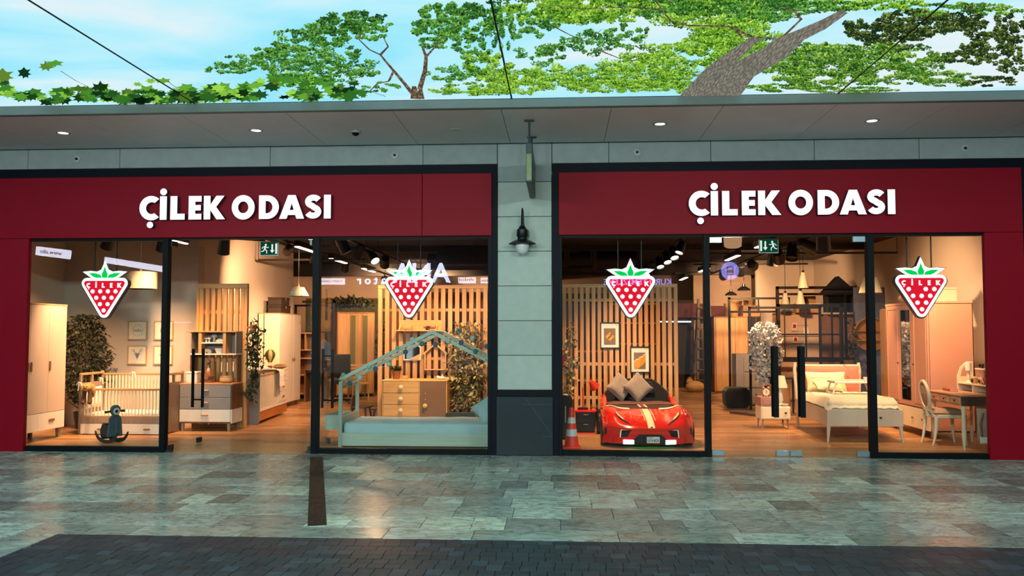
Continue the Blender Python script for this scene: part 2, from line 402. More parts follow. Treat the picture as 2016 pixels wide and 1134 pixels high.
def panel(x0, x1, z0, z1, y=-.06, t=.08, m=None, name='trim_1'):
    return P(name, cladding, m or m_red, bx(x0, x1, y, y+t, z0, z1), bev=.004)
cladding = S('trim_1', m_navy, bx(-8.6, -.835, -.01, .09, 3.70, 3.828), bx(-.109, 7.2, -.01, .09, 3.70, 3.828), bx(-.905, -.836, -.03, .09, 0, 3.70), bx(-.109, -.022, -.03, .09, 0, 3.70), bx(5.865, 7.2, -.03, .09, 0, 3.7), bx(-.836, -.83, .0, .09, 0, 3.83))
cladding.name = 'trim_1'
for a, b in ((-8.6, -1.83), (-1.825, -.905), (-.022, 5.865)): panel(a, b, 2.872, 3.70, name='red_panel')
for a, b in ((-8.6, -7.215), (5.385, 5.865)): panel(a, b, 0, 2.87, name='red_panel')

def window(n, x0, x1, l, r, bot=.07):
    """fixed pane between x0..x1 with its left and right posts (l, r = their widths) and a bottom rail"""
    shapes = [bx(x0, x1, -.02, .07, 0, bot), bx(x0, x1, -.02, .07, 2.835, 2.9)]
    if l: shapes.append(bx(x0-l, x0, -.03, .08, 0, 2.9))
    if r: shapes.append(bx(x1, x1+r, -.03, .08, 0, 2.9))
    w = S('window_%d' % n, m_black, *shapes, bev=.003)
    P('pane', w, m_glass, bx(x0+.001, x1-.001, .02, .03, bot, 2.836)); return w
window(1, -7.214, -5.357, 0, .077)
window(2, -3.208, -.955, .092, .05)
window(3, .02, 1.857, .042, .075)
window(4, 4.02, 5.384, .085, 0)
tr = S('trim_2', m_black, bx(-5.28, -3.30, -.02, .08, 2.85, 2.9), bx(1.935, 3.932, -.02, .08, 2.845, 2.9))

def leaf(n, hinge, ang, width, flat=False, z1=2.84, corner=True):
    """one frameless glass door leaf; local x runs from the hinge to the free end"""
    e = P('door_%d' % n, None, m_glass, bx(.02, width, -.006, .006, .012, z1)); e['kind'] = 'structure'
    e.location = (hinge, .03, 0); e.rotation_euler = (0, 0, R(ang))
    for a, b, z0, zz in ((.0, .16, .012, .085), (width-.16, width, .012, .085), (.0, .16, z1-.075, z1)):
        if not flat and a > .1: a = b - .12
        P('patch_fitting', e, m_steel if flat else m_chrome, bx(a, b, -.018, .018, z0, zz), bev=.004)
    hx = width - (.16 if flat else .13)
    if flat:
        for s in (-1, 1): P('handle', e, m_black, bx(hx-.033, hx+.033, s*.055-.011, s*.055+.011, .51, 1.42), *[bx(hx-.012, hx+.012, min(0, s*.055), max(0, s*.055), z-.012, z+.012) for z in (.68, 1.25)], bev=.004)
    else:
        for s in (-1, 1): P('handle', e, m_black, bx(hx-.017, hx+.017, s*.075-.017, s*.075+.017, .52, 1.36), *[tube([(hx, 0, z), (hx, s*.06, z)], .012, 8) for z in (.63, 1.26)], bev=.004)
    return e
leaf(1, -5.275, 86.5, .955)
leaf(2, -3.345, 89, .955)
leaf(3, 1.94, 0, .974, True)
leaf(4, 3.93, 180, .998, True)
P('glass_fin', tr, m_glass, bx(-3.372, -3.315, .02, .03, .01, 2.85))
P('floor_spring', tr, m_chrome, bx(-5.31+.03, -5.2, .0, .07, .0, .03), bx(-3.37, -3.3, .0, .07, 0, .03))

# ================================================================ SOFFIT AND GLOWING CEILING
soff = S('ceiling', m_grout, bx(-9.5, 8.4, -1.74, .3, 4.118, 4.19))
for i in range(-7, 7):
    x = .575 + 1.237*i
    P('soffit_panel', soff, m_soff, bx(x+.003, x+1.234, -1.72, -.003, 4.108, 4.116), bev=.001)
P('soffit_lip', soff, m_lip, bx(-9.5, 8.4, -1.80, -1.725, 4.103, 4.205), bev=.006)
S('ceiling.001', mat('hall_ceiling', '#4a5052', .8), bx(-15, 12, -24, -10.1, 4.3, 4.4), bx(-15, 12, -24, .3, 4.75, 4.85))
S('wall_far', mat('hall_wall', '#2b2e30', .7), bx(-15, 12, -24.3, -24, -.2, 4.8))
opp = S('wall_opposite.001', mat('hall_wall', '#2b2e30', .7), bx(-15, 12, -16.2, -16, -.2, 4.3))
for i in range(6): P('hall_fill_panel', opp, emit('fill_panel_glow', (.80, .95, 1), .5), bx(-13.5+i*4.2, -10.1+i*4.2, -15.99, -15.97, .25, 2.5))  # unseen glowing panels added to lift the soffit and front
S('wall_left', mat('hall_wall2', '#3a3f40', .7), bx(-15.2, -15, -24, .3, -.2, 4.8))
S('wall_right', mat('hall_wall2', '#3a3f40', .7), bx(12, 12.2, -24, .3, -.2, 4.8))

def sky_mat():
    m, nt, b = newmat('screen_sky'); N = nt.nodes; L = nt.links; N.remove(b)
    tc = N.new('ShaderNodeTexCoord'); mp = N.new('ShaderNodeMapping'); mp.inputs['Scale'].default_value = (.16, .26, 1); mp.inputs['Rotation'].default_value = (0, 0, .5); mp.inputs['Location'].default_value = (.25, .62, 0); L.new(tc.outputs['Object'], mp.inputs[0])
    n = N.new('ShaderNodeTexNoise'); n.inputs['Scale'].default_value = 2.3; n.inputs['Detail'].default_value = 5; n.inputs['Distortion'].default_value = .5; L.new(mp.outputs[0], n.inputs['Vector'])
    r = N.new('ShaderNodeValToRGB'); el = r.color_ramp.elements
    el[0].position = .40; el[0].color = lin('#93e0f5'); el[1].position = .66; el[1].color = lin('#dcebf0'); e = el.new(.52); e.color = lin('#b2e8f5')
    sx_ = N.new('ShaderNodeSeparateXYZ'); L.new(tc.outputs['Object'], sx_.inputs[0]); gx = N.new('ShaderNodeMapRange'); gx.inputs[1].default_value = -2.5; gx.inputs[2].default_value = 2.5; gx.inputs[3].default_value = -.02; gx.inputs[4].default_value = .13; L.new(sx_.outputs['X'], gx.inputs[0]); ad = N.new('ShaderNodeMath'); L.new(n.outputs['Fac'], ad.inputs[0]); L.new(gx.outputs[0], ad.inputs[1]); L.new(ad.outputs[0], r.inputs[0])
    em = N.new('ShaderNodeEmission'); em.inputs[1].default_value = 1.08; L.new(r.outputs[0], em.inputs[0]); L.new(em.outputs[0], N['Material Output'].inputs[0]); return m
m_sky = sky_mat()
screen = T('ceiling_screen', 'huge glowing ceiling screen showing blue sky and green tree crowns', 'screen', (0, -1.8, 4.2075))
def w2(pts): return [(a, b+1.8) for a, b in pts]
for i, (a, b) in enumerate(((-11.4, -7.76), (-7.76, -4.15), (-4.15, -.54), (-.54, 3.03), (3.03, 6.64), (6.64, 10.2))):
    P('screen_panel', screen, m_sky, bx(a+.011, b-.011, -8.3, -.001, 0, .05))
P('screen_backing', screen, m_black, bx(-11.4, 10.2, -8.3, -.0, .052, .06))
for x in (-7.76, -4.15, -.54, 3.03, 6.64): P('screen_seam', screen, m_black, bx(x-.0065, x+.0065, -8.3, -.002, -.0085, -.0003))
CROWNS = [ (-2.63, -3.25, 0.291, 0.329, -0.333, 170, 'm'),(-2.95, -3.19, 0.294, 0.274, -0.371, 150, 'm'),(-3.26, -3.05, 0.21, 0.189, -0.402, 90, 'm'),(-2.16, -3.85, 0.313, 0.318, -0.296, 190, 'm'),(-1.75, -4.2, 0.255, 0.231, -0.252, 160, 'd'),(-1.67, -4.01, 0.218, 0.243, -0.234, 130, 'm'),(-2.2, -3.37, 0.334, 0.318, -0.283, 190, 'm'),(-2.54, -2.93, 0.353, 0.291, -0.308, 160, 'm'),(-2.03, -2.9, 0.303, 0.325, -0.246, 160, 'm'),(-2.58, -3.57, 0.233, 0.193, -0.339, 90, 'm'),(-1.91, -4.09, 0.216, 0.238, -0.271, 110, 'd'),(-0.96, -4.32, 0.208, 0.243, -0.142, 150, 'm'),(-0.78, -4.08, 0.236, 0.331, -0.111, 190, 'm'),(-1.1, -3.98, 0.175, 0.268, -0.154, 110, 'm'),(-1.0, -3.72, 0.271, 0.235, -0.136, 130, 'm'),(-0.66, -4.41, 0.204, 0.193, -0.099, 130, 'd'),(-0.81, -3.44, 0.164, 0.31, -0.105, 90, 'm'),(-1.55, -4.07, 0.173, 0.167, -0.218, 60, 'm'),(-1.04, -2.67, 0.309, 0.306, -0.123, 150, 'm'),(-0.7, -2.98, 0.223, 0.441, -0.087, 160, 'l'),(-0.65, -2.39, 0.212, 0.362, -0.075, 170, 'l'),(-1.95, -2.33, 0.215, 0.185, -0.221, 60, 'm'),(-1.1, -2.17, 0.327, 0.172, -0.123, 120, 'l'),(-0.78, -2.07, 0.33, 0.117, -0.087, 110, 'l'),(-0.51, -3.95, 0.109, 0.735, -0.072, 120, 'm'),(-2.67, -2.5, 0.318, 0.214, -0.308, 70, 'm'),(-0.44, -2.37, 0.318, 0.399, -0.051, 240, 'l'),(-0.01, -2.53, 0.364, 0.454, -0.002, 260, 'l'),(0.41, -2.41, 0.42, 0.429, 0.046, 280, 'l'),(0.8, -2.73, 0.404, 0.529, 0.093, 330, 'l'),(1.07, -2.96, 0.343, 0.563, 0.129, 300, 'l'),(1.21, -2.22, 0.32, 0.26, 0.135, 190, 'l'),(0.74, -2.21, 0.429, 0.224, 0.081, 200, 'l'),(-0.05, -4.4, 0.367, 0.279, -0.008, 330, 'l'),(0.4, -4.33, 0.41, 0.262, 0.058, 340, 'l'),(0.8, -4.38, 0.324, 0.214, 0.117, 260, 'm'),(1.24, -4.2, 0.415, 0.405, 0.176, 420, 'l'),(1.56, -3.64, 0.358, 0.446, 0.205, 420, 'l'),(1.63, -4.28, 0.327, 0.241, 0.235, 260, 'm'),(2.01, -4.35, 0.404, 0.15, 0.293, 260, 'm'),(2.44, -4.36, 0.361, 0.127, 0.357, 200, 'l'),(1.35, -3.31, 0.281, 0.372, 0.17, 200, 'l'),(-0.27, -4.05, 0.258, 0.309, -0.038, 130, 'm'),(0.22, -3.52, 0.276, 0.356, 0.028, 120, 'm'),(0.62, -3.69, 0.224, 0.325, 0.081, 90, 'm'),(-0.15, -3.25, 0.286, 0.293, -0.02, 100, 'm'),(1.8, -3.14, 0.286, 0.446, 0.223, 160, 'l'),(1.36, -4.38, 0.484, 0.149, 0.2, 240, 'd'),(2.31, -2.65, 0.303, 0.435, 0.27, 260, 'g'),(2.51, -2.95, 0.389, 0.465, 0.305, 340, 'g'),(2.85, -3.08, 0.334, 0.42, 0.351, 280, 'g'),(2.82, -2.27, 0.42, 0.327, 0.316, 280, 'g'),(3.3, -2.51, 0.408, 0.378, 0.38, 260, 'g'),(3.39, -2.9, 0.291, 0.406, 0.408, 180, 'g'),(2.36, -2.08, 0.377, 0.171, 0.258, 180, 'g'),(3.89, -2.3, 0.416, 0.287, 0.437, 180, 'g'),(3.15, -1.92, 0.491, 0.098, 0.339, 120, 'g'),(2.31, -3.33, 0.186, 0.198, 0.293, 60, 'g'),(2.7, -3.76, 0.24, 0.276, 0.362, 190, 'k'),(3.0, -3.86, 0.3, 0.341, 0.408, 260, 'k'),(3.31, -3.9, 0.298, 0.336, 0.454, 200, 'k'),(3.9, -3.3, 0.253, 0.365, 0.494, 190, 'k'),(3.82, -3.0, 0.287, 0.243, 0.465, 150, 'k'),(3.85, -3.69, 0.175, 0.355, 0.514, 120, 'k'),(3.0, -3.42, 0.251, 0.22, 0.385, 130, 'k'),(4.34, -2.85, 0.194, 0.408, 0.519, 120, 'k'),(4.5, -2.18, 0.315, 0.184, 0.499, 110, 'k'),(3.18, -4.19, 0.368, 0.133, 0.454, 90, 'g'),(3.51, -4.17, 0.204, 0.133, 0.499, 60, 'g'),(4.42, -3.41, 0.271, 0.818, 0.567, 300, 'g'),(-6.37, -2.44, 0.383, 0.372, -0.729, 60, 'm') ]
MAPLES = [ (-5.94, -2.31, 0.277, 0.305, -0.67, 40, 'p'),(-5.55, -2.19, 0.503, 0.234, -0.618, 60, 'p'),(-5.05, -2.26, 0.387, 0.268, -0.567, 40, 'p'),(-4.77, -2.15, 0.448, 0.196, -0.529, 60, 'p'),(-4.3, -2.16, 0.446, 0.234, -0.478, 60, 'p'),(-3.74, -2.28, 0.383, 0.265, -0.421, 40, 'p'),(-3.45, -2.31, 0.327, 0.338, -0.389, 40, 'p'),(-2.88, -2.51, 0.318, 0.393, -0.333, 40, 'p'),(-2.44, -2.36, 0.323, 0.258, -0.277, 34, 'p'),(-2.27, -2.16, 0.22, 0.135, -0.252, 20, 'p'),(-5.57, -2.93, 0.206, 0.264, -0.677, 14, 'p'),(-4.91, -3.23, 0.149, 0.183, -0.618, 7, 'p'),(-4.26, -2.59, 0.212, 0.106, -0.497, 8, 'p'),(-3.09, -2.05, 0.671, 0.099, -0.339, 50, 'p'),(-4.2, -2.01, 0.905, 0.081, -0.459, 60, 'p') ]
TRUNK = [(1.31, -1.93), (1.43, -2.76), (1.54, -3.21), (1.64, -3.53), (1.7, -3.68), (1.78, -3.61), (1.74, -3.32), (1.69, -2.95), (1.85, -3.35), (1.91, -3.6), (2.07, -3.86), (2.18, -4.05), (2.26, -4.25), (2.34, -4.18), (2.27, -3.81), (2.17, -3.56), (2.14, -3.08), (1.97, -2.48), (1.98, -1.89)]
BRANCHES = [([(1.91, -3.6), (1.7, -3.65), (1.43, -3.93), (1.08, -3.97), (0.93, -4.07), (0.82, -4.33), (0.75, -4.54)], 0.014), ([(1.96, -3.64), (2.0, -4.06), (1.88, -4.27), (1.77, -4.33)], 0.018), ([(1.51, -3.85), (1.61, -3.63), (1.71, -3.69)], 0.013), ([(-0.07, -4.04), (0.08, -3.81), (0.24, -3.61), (0.36, -3.92)], 0.008), ([(0.34, -3.4), (0.58, -3.12)], 0.012), ([(0.68, -3.49), (0.77, -3.34), (0.76, -3.59)], 0.011), ([(0.82, -4.33), (0.56, -4.41), (0.2, -4.39), (-0.17, -4.51)], 0.008), ([(-1.6, -1.92), (-1.62, -2.39), (-1.65, -2.88), (-1.68, -3.37)], 0.034), ([(-1.68, -3.37), (-1.75, -3.52), (-1.78, -3.79), (-1.71, -3.99)], 0.014), ([(-1.68, -3.37), (-1.56, -3.59), (-1.55, -3.88)], 0.014), ([(-1.5, -2.23), (-1.34, -2.86), (-1.26, -3.29), (-1.25, -3.57)], 0.033), ([(-1.26, -3.29), (-1.13, -3.57), (-1.03, -3.83)], 0.014), ([(-1.65, -2.88), (-1.77, -2.54), (-1.91, -2.46), (-2.05, -2.19), (-1.92, -1.98)], 0.015), ([(-1.61, -1.86), (-1.54, -2.35)], 0.068), ([(-1.55, -1.86), (-1.48, -2.3)], 0.051), ([(-4.96, -3.07), (-5.0, -2.73), (-4.98, -2.39), (-4.88, -2.15)], 0.007), ([(-2.73, -1.93), (-2.75, -2.23), (-2.9, -2.27)], 0.008), ([(-4.06, -2.67), (-4.1, -2.11)], 0.006)]

PAL = {'m': ((.012,.06,.012),(.07,.27,.035),(.33,.66,.12)), 'd': ((.008,.04,.01),(.04,.17,.025),(.22,.5,.08)), 'l': ((.02,.10,.01),(.20,.48,.03),(.66,.92,.14)),
       'g': ((.012,.05,.01),(.09,.28,.03),(.55,.78,.10)), 'k': ((.008,.022,.008),(.025,.055,.012),(.30,.38,.08)), 'p': ((.006,.035,.012),(.06,.27,.025),(.34,.70,.07))}
lr = random.Random(11)
def printed(name, crowns, size, n_mul, ztop, shape):
    """flat leaves of the screen's picture: every crown is made of sprays, each spray lit from above"""
    v, f, cols = [], [], []
    LEAF = [(-1,0),(-.3,.42),(.4,.32),(1,0),(.3,-.42),(-.4,-.34)]
    MAPLE = [(1,0),(.72,.10),(.62,.22),(.70,.58),(.44,.42),(.24,.42),(.06,.86),(-.12,.46),(-.34,.40),(-.66,.42),(-.52,.12),(-.52,-.12),(-.66,-.42),(-.34,-.40),(-.12,-.46),(.06,-.86),(.24,-.42),(.44,-.42),(.70,-.58),(.62,-.22),(.72,-.10)]
    for X, Y, rx, ry, sh, n, k in crowns:
        pal = PAL[k]; ns = max(3, n//4) if shape == 'leaf' else 1
        per = int(n*n_mul*(1.35 if k in 'lgk' else 1)/ns)
        for s_ in range(ns):
            a = lr.uniform(0, 2*pi); t = lr.random()**.55*lr.choice((1, 1, 1.12))
            su, sw = (t*cos(a), t*sin(a)) if shape == 'leaf' else (0, 0)
            ru, rw = (lr.uniform(.08, .22), lr.uniform(.10, .28)) if shape == 'leaf' else (1, 1)
            dark = lr.random() < .28; zb = lr.random()
            for q in range(per):
                a = lr.uniform(0, 2*pi); t = lr.random()**.5; u, w = su + ru*t*cos(a), sw + rw*t*sin(a)
                low = t*sin(a)*.5+.5                               # 1 = underside of the spray
                z = zb*.75 + lr.random()*.25
                tone = min(1, max(0, .66 - .5*low + lr.gauss(0, .22 if shape == 'leaf' else .38) - (.25 if dark else 0) + .12*(1-z)))
                c = cmix(pal[0], pal[1], tone*2) if tone < .5 else cmix(pal[1], pal[2], tone*2-1)
                if lr.random() < .10: c = tuple(x*.35 for x in c)
                dy = w*ry; cx = X + u*rx + sh*dy; cy = Y + dy
                s = size*lr.uniform(.55, 1.45); ang = lr.gauss(0, .75) if shape == 'leaf' else lr.choice((1.57, 1.1, 2.0, .4, 2.7)) + lr.gauss(0, .3)
                ex, ey = s, s*3.0; flat_ = 1 if shape == 'leaf' else lr.uniform(.35, .8)
                zz = -.0006 - z*ztop; o = len(v)
                for px, py in (LEAF if shape == 'leaf' else MAPLE):
                    x, y = px*cos(ang)-py*sin(ang), (px*sin(ang)+py*cos(ang))*flat_
                    v.append((cx + x*ex + sh*y*ey, cy + 1.8 + y*ey, zz))
                if min(p_[1] for p_ in v[o:]) > -.01: del v[o:]; continue
                for i_ in range(o, len(v)): v[i_] = (v[i_][0], min(v[i_][1], -.0015), v[i_][2])
                f.append(tuple(range(o, len(v)))); cols.append((c, len(v)-o))
    me = bpy.data.meshes.new(name); me.from_pydata(v, [], f)
    ca = me.color_attributes.new('Col', 'FLOAT_COLOR', 'CORNER'); arr = []
    for c, k in cols: arr += (list(c) + [1])*k
    ca.data.foreach_set('color', arr); me.materials.append(vcol('printed_leaf', emission=1.0))
    o = bpy.data.objects.new(name, me); COL.objects.link(o); o.parent = screen; o['kind'] = 'stuff'; return o
printed('printed_foliage', CROWNS, .0118, 8.5, .005, 'leaf')
far = [(lr.uniform(-7, 6), lr.uniform(-9.3, -7.0), lr.uniform(.6, 1.1), lr.uniform(.5, .9), 0, 110, lr.choice('mlgd')) for i in range(22)]
printed('printed_foliage', far, .06, 1, .005, 'leaf')
printed('printed_maple_leaves', MAPLES, .105, .42, .005, 'maple')
def bark(name, dark, light_, sc, rot=0):
    m, nt, b = newmat(name); N = nt.nodes; L = nt.links; N.remove(b)
    tc = N.new('ShaderNodeTexCoord'); mp = N.new('ShaderNodeMapping'); mp.inputs['Scale'].default_value = sc; mp.inputs['Rotation'].default_value = (0, 0, rot); L.new(tc.outputs['Object'], mp.inputs[0])
    n = N.new('ShaderNodeTexVoronoi'); n.feature = 'DISTANCE_TO_EDGE'; n.inputs['Scale'].default_value = 1; w_ = N.new('ShaderNodeTexNoise'); w_.inputs['Scale'].default_value = 3; w_.inputs['Detail'].default_value = 4; L.new(tc.outputs['Object'], w_.inputs['Vector']); ad = N.new('ShaderNodeMix'); ad.data_type = 'RGBA'; ad.blend_type = 'ADD'; ad.inputs['Factor'].default_value = 1; L.new(mp.outputs[0], ad.inputs['A']); L.new(w_.outputs['Color'], ad.inputs['B']); L.new(ad.outputs['Result'], n.inputs['Vector'])
    r = N.new('ShaderNodeValToRGB'); r.color_ramp.elements[0].color = lin(dark); r.color_ramp.elements[1].color = lin(light_); r.color_ramp.elements[1].position = .30; L.new(n.outputs[0], r.inputs[0])
    e = N.new('ShaderNodeEmission'); L.new(r.outputs[0], e.inputs[0]); L.new(e.outputs[0], N['Material Output'].inputs[0]); m.cycles.emission_sampling = 'NONE'; return m
def flat(name, polys, m, z):
    v, f = [], []
    for poly in polys:
        o = len(v); v += [(a, b, z) for a, b in poly]
        f += [tuple(i+o for i in t) for t in tessellate_polygon([[V((a, b, 0)) for a, b in poly]])]
    return P(name, screen, m, (v, f), fix=False)
TRUNK[0] = (TRUNK[0][0], -1.8); TRUNK[-1] = (TRUNK[-1][0], -1.8)
flat('printed_trunk', [[(a, min(b, -.002)) for a, b in w2(TRUNK)]], bark('printed_bark', '#5c5c55', '#938c7e', (46, 6, 1), -.55), -.0068)
m_branch = bark('printed_branch_bark', '#42372a', '#86725a', (20, 6, 1))
def ribbon(pts, w):
    pts = [V((a, b)) for a, b in pts]; l, r = [], []
    for i, p in enumerate(pts):
        t = (pts[min(i+1, len(pts)-1)] - pts[max(i-1, 0)]).normalized(); k = (1-.6*i/max(1, len(pts)-1))*w/2
        s = V((-t.y, t.x*2.2)) ; l.append((p+s*k)[:]); r.append((p-s*k)[:])
    return l + r[::-1]
polys = []
for pts, w in BRANCHES:
    pts = [(a, min(b, -.01)) for a, b in w2(pts)]
    rb = ribbon(pts, w*1.6); k = len(pts)
    for i in range(k-1): polys.append([rb[i], rb[i+1], rb[2*k-2-i], rb[2*k-1-i]])
for q in polys: pass
bi = 0
for pts, w in BRANCHES:
    k = len(pts)-1; flat('printed_branch', [[(a, min(b, -.002)) for a, b in q] for q in polys[bi:bi+k]], m_branch, -.0060 - .0001*(bi % 7)); bi += k
# ================================================================ SIGNS AND LAMPS OF THE FRONT
m_face = emit('sign_face', (.93, .95, 1), 1.25)
m_rim = mat('sign_rim', '#35303a', .5)
def glyph(c):
    """(outline, holes, extra separate outlines, width) for one capital of unit height"""
    R_ = lambda x0, x1, y0, y1: [(x0,y0),(x1,y0),(x1,y1),(x0,y1)]
    if c in 'Iİı': return [(R_(0,.29,0,1), [])] + ([(circ(.145, 1.19, .145), [])] if c == 'İ' else []), .29
    if c == 'L': return [([(0,0),(.62,0),(.62,.25),(.29,.25),(.29,1),(0,1)], [])], .62
    if c == 'E': return [([(0,0),(.55,0),(.55,.24),(.28,.24),(.28,.385),(.52,.385),(.52,.615),(.28,.615),(.28,.76),(.55,.76),(.55,1),(0,1)], [])], .55
    if c == 'K': return [([(0,0),(.28,0),(.28,.4),(.56,0),(.92,0),(.53,.53),(.88,1),(.54,1),(.28,.62),(.28,1),(0,1)], [])], .92
    if c in 'CÇ':
        o = arc(.51,.5,.51,.52,48,312,22) + arc(.53,.5,.25,.255,300,60,16)
        return [(o, [])] + ([(circ(.47, -.215, .135), [])] if c == 'Ç' else []), .82
    if c == 'O': return [(circ(.49,.5,.49,32,.52), [circ(.49,.5,.225,24,.25)])], .98
    if c == 'D': return [([(0,0)] + arc(.36,.5,.49,.5,-90,90,18) + [(0,1)], [[(.28,.24)] + arc(.33,.5,.25,.26,-90,90,12) + [(.28,.76)]])], .85
    if c == 'A': return [([(0,0),(.31,0),(.365,.16),(.68,.16),(.74,0),(1.06,0),(.69,1),(.37,1)], [[(.44,.37),(.53,.66),(.615,.37)]])], 1.06
    if c == 'S':
        top = arc(.375,.715,.235,.17,25,250,14); bot = arc(.355,.295,.23,.17,70,-160,14)
        mid = [(p[0], p[1]) for p in top] + [(p[0], p[1]) for p in bot]
        l, r = [], []; h = .125
        for i, p in enumerate(mid):
            a = mid[max(0, i-1)]; b = mid[min(len(mid)-1, i+1)]; t = V((b[0]-a[0], b[1]-a[1])).normalized(); l.append((p[0]-t.y*h, p[1]+t.x*h)); r.append((p[0]+t.y*h, p[1]-t.x*h))
        return [(l + r[::-1], [])], .72
    raise KeyError(c)
def letter(parent, c, x, z, h, y, t=.07, name='letter', body=None, face=None, mirror=False):
    gs, w = glyph(c); sh, fc = [], []
    for o, hs in gs:
        sc = lambda q: [(x+a*h, z+b*h) for a, b in q]
        sh.append(prism(sc(o), y, y+t, [sc(k) for k in hs])); fc.append(prism(sc(o), y-.006, y-.0005, [sc(k) for k in hs]))
    b = P(name, parent, body or m_rim, *sh); P('letter_face', b, face or m_face, *fc); return w*h
def shopsign(x0, side):
    t = T('shop_sign', 'row of glowing white capitals on red band above the %s' % side, 'sign', (x0, -.06, 3.103), group='lit letter signs')
    for c, x in zip('ÇİLEKODASI', (0, .90, 1.36, 2.16, 2.82, 4.04, 5.22, 6.10, 7.19, 8.02)):
        letter(t, c, x*.313-.03, 0, .316, -.075, .074)
    return t
shopsign(-5.605, 'bed with a house roof'); shopsign(1.685, 'red car bed')

m_white_led = emit('logo_white', (.95, 1, 1), 1.35); m_red_led = emit('logo_red', (.82, .012, .035), 1.0); m_green_led = emit('logo_green', (.0, .70, .10), 1.0)
m_cable = mat('black_cable', '#0b0b0c', .5)
def berry(x, label, missing=None, top=2.9, z0=2.335):
    t = T('hanging_sign', label, 'sign', (x, .16, z0), group='strawberry window signs')
    tri = roundpoly([(-.385, .012), (0, -.605), (.385, .012)][::-1], .075)
    crown = [(0,.245),(.052,.125),(.11,.098),(.2,.108),(.315,.096),(.235,.04),(.16,-.005),(-.16,-.005),(-.235,.04),(-.315,.096),(-.2,.108),(-.11,.098),(-.052,.125)]
    b = P('sign_body', t, m_rim, prism([(a*1.04, c*1.03-.002) for a, c in tri], .0, .07), prism([(a*1.05, c*1.05) for a, c in crown], .004, .07))
    P('white_border', b, m_white_led, prism(tri, -.006, -.0), prism(crown, -.0065, -.001))
    red = P('berry', t, m_red_led, prism(roundpoly([(-.315, -.03), (0, -.53), (.315, -.03)][::-1], .035), -.012, -.0068))
    mid = [(0,.165),(.022,.1),(.042,.06),(.03,.012),(-.03,.012),(-.042,.06),(-.022,.1)]
    sd = [(.225,.077),(.13,.075),(.062,.052),(.036,.012),(.12,.012),(.165,.03)]
    for pl in (mid, sd, [(-a, c) for a, c in sd]): P('leaf', t, m_green_led, prism(pl, -.012, -.0068))
    rows = [(-.172, (-.162, -.054, .054, .162)), (-.26, (-.108, 0, .108)), (-.348, (-.054, .054)), (-.434, (0,))]
    n = 0
    for zz, xs in rows:
        for q in xs:
            n += 1
            if n != missing: P('dot', red, m_white_led, prism(circ(q, zz-.003, .0285, 14), -.0165, -.0122))
    for c, q in zip('ÇİLEK', (-.25, -.125, -.032, .082, .185)):
        gs, w = glyph(c); s = .064
        P('letter', red, m_white_led, *[prism([(q+a*s, -.125+e*s) for a, e in o], -.0165, -.0122) for o, hs in gs])
    for q in (-.16, .15): P('rod', t, m_cable, tube([(q, .03, .1), (q, .03, 3.5-z0)], .0085, 6))
    return t
berry(-6.255, 'strawberry sign hanging in front of the baby crib')
berry(-2.035, 'strawberry sign hanging above the pale green house bed')
berry(.925, 'strawberry sign hanging in front of slats above the red car bed')
berry(4.675, 'strawberry sign missing one white dot, before the salmon wardrobe', missing=2)

# blade sign on the pillar
m_bsign = mat('blade_green', '#1f3a3b', .5); m_bface = mat('blade_face', '#26373a', .4); m_bpan = mat('blade_edge_panel', '#7c8a5c', .5)
t = T('blade_sign', 'dark projecting sign hanging by two rods beside the pillar top', 'sign', (-.365, -.66, 3.36))
P('sign_box', t, m_bsign, bx(-.036, .036, -.62, .6, 0, .46), bev=.004)
P('edge_panel', t, m_bpan, bx(-.03, .03, -.624, -.6205, .02, .33))
P('side_panel', t, m_bface, bx(.0365, .04, -.58, .56, .03, .43))
for i, (a, b) in enumerate(((-.4, .12), (-.16, .3), (.12, .24), (.36, .3))): P('sign_mark', t, mat('blade_mark', '#6e7d7c', .5), bx(.0405, .043, a, a+.1, .1, .1+b*.7))
for y in (-.55, .32): P('rod', t, m_bsign, tube([(0, y, .45), (0, y, .74)], .014, 8), bx(-.06, .06, y-.03, y+.03, .735, .75))
# wall lamp
t = T('wall_lamp', 'black swan neck wall lamp with milky glass bowl on stone pillar', 'lamp', (-.495, -.0, 2.78))
m_lampb = mat('lamp_black', '#0c1216', .4, metal=.3)
P('bracket', t, m_lampb, tube([(0, -.006, .17), (0, -.06, .2), (.0, -.1, .22), (0, -.13, .40), (0, -.15, .44)], [.03, .028, .024, .016, .008], 8), lathe([(.05, -.02), (.05, 0)], (0, 0, .12), 14, 'y'), smooth=True)
P('lamp_housing', t, m_lampb, lathe([(.035, .2), (.05, .17), (.07, .15), (.075, .07), (.06, .05), (.065, .02), (.09, .0)], (0, -.17, 0), 16), bx(-.02, .08, -.14, -.02, .07, .15), smooth=True)
P('lamp_shade', t, m_lampb, lathe([(.06, .025), (.10, .012), (.175, -.028), (.178, -.036), (.10, -.01), (.05, -.005)], (0, -.17, 0), 24), smooth=True)
m_milk = mat('milk_glass', '#cfd3cf', .25, var=.01, spec=.7)
P('glass_bowl', t, m_milk, lathe([(.085, -.012), (.088, -.06), (.08, -.11), (.06, -.145), (.03, -.165), (.001, -.17)], (0, -.17, 0), 20), smooth=True)
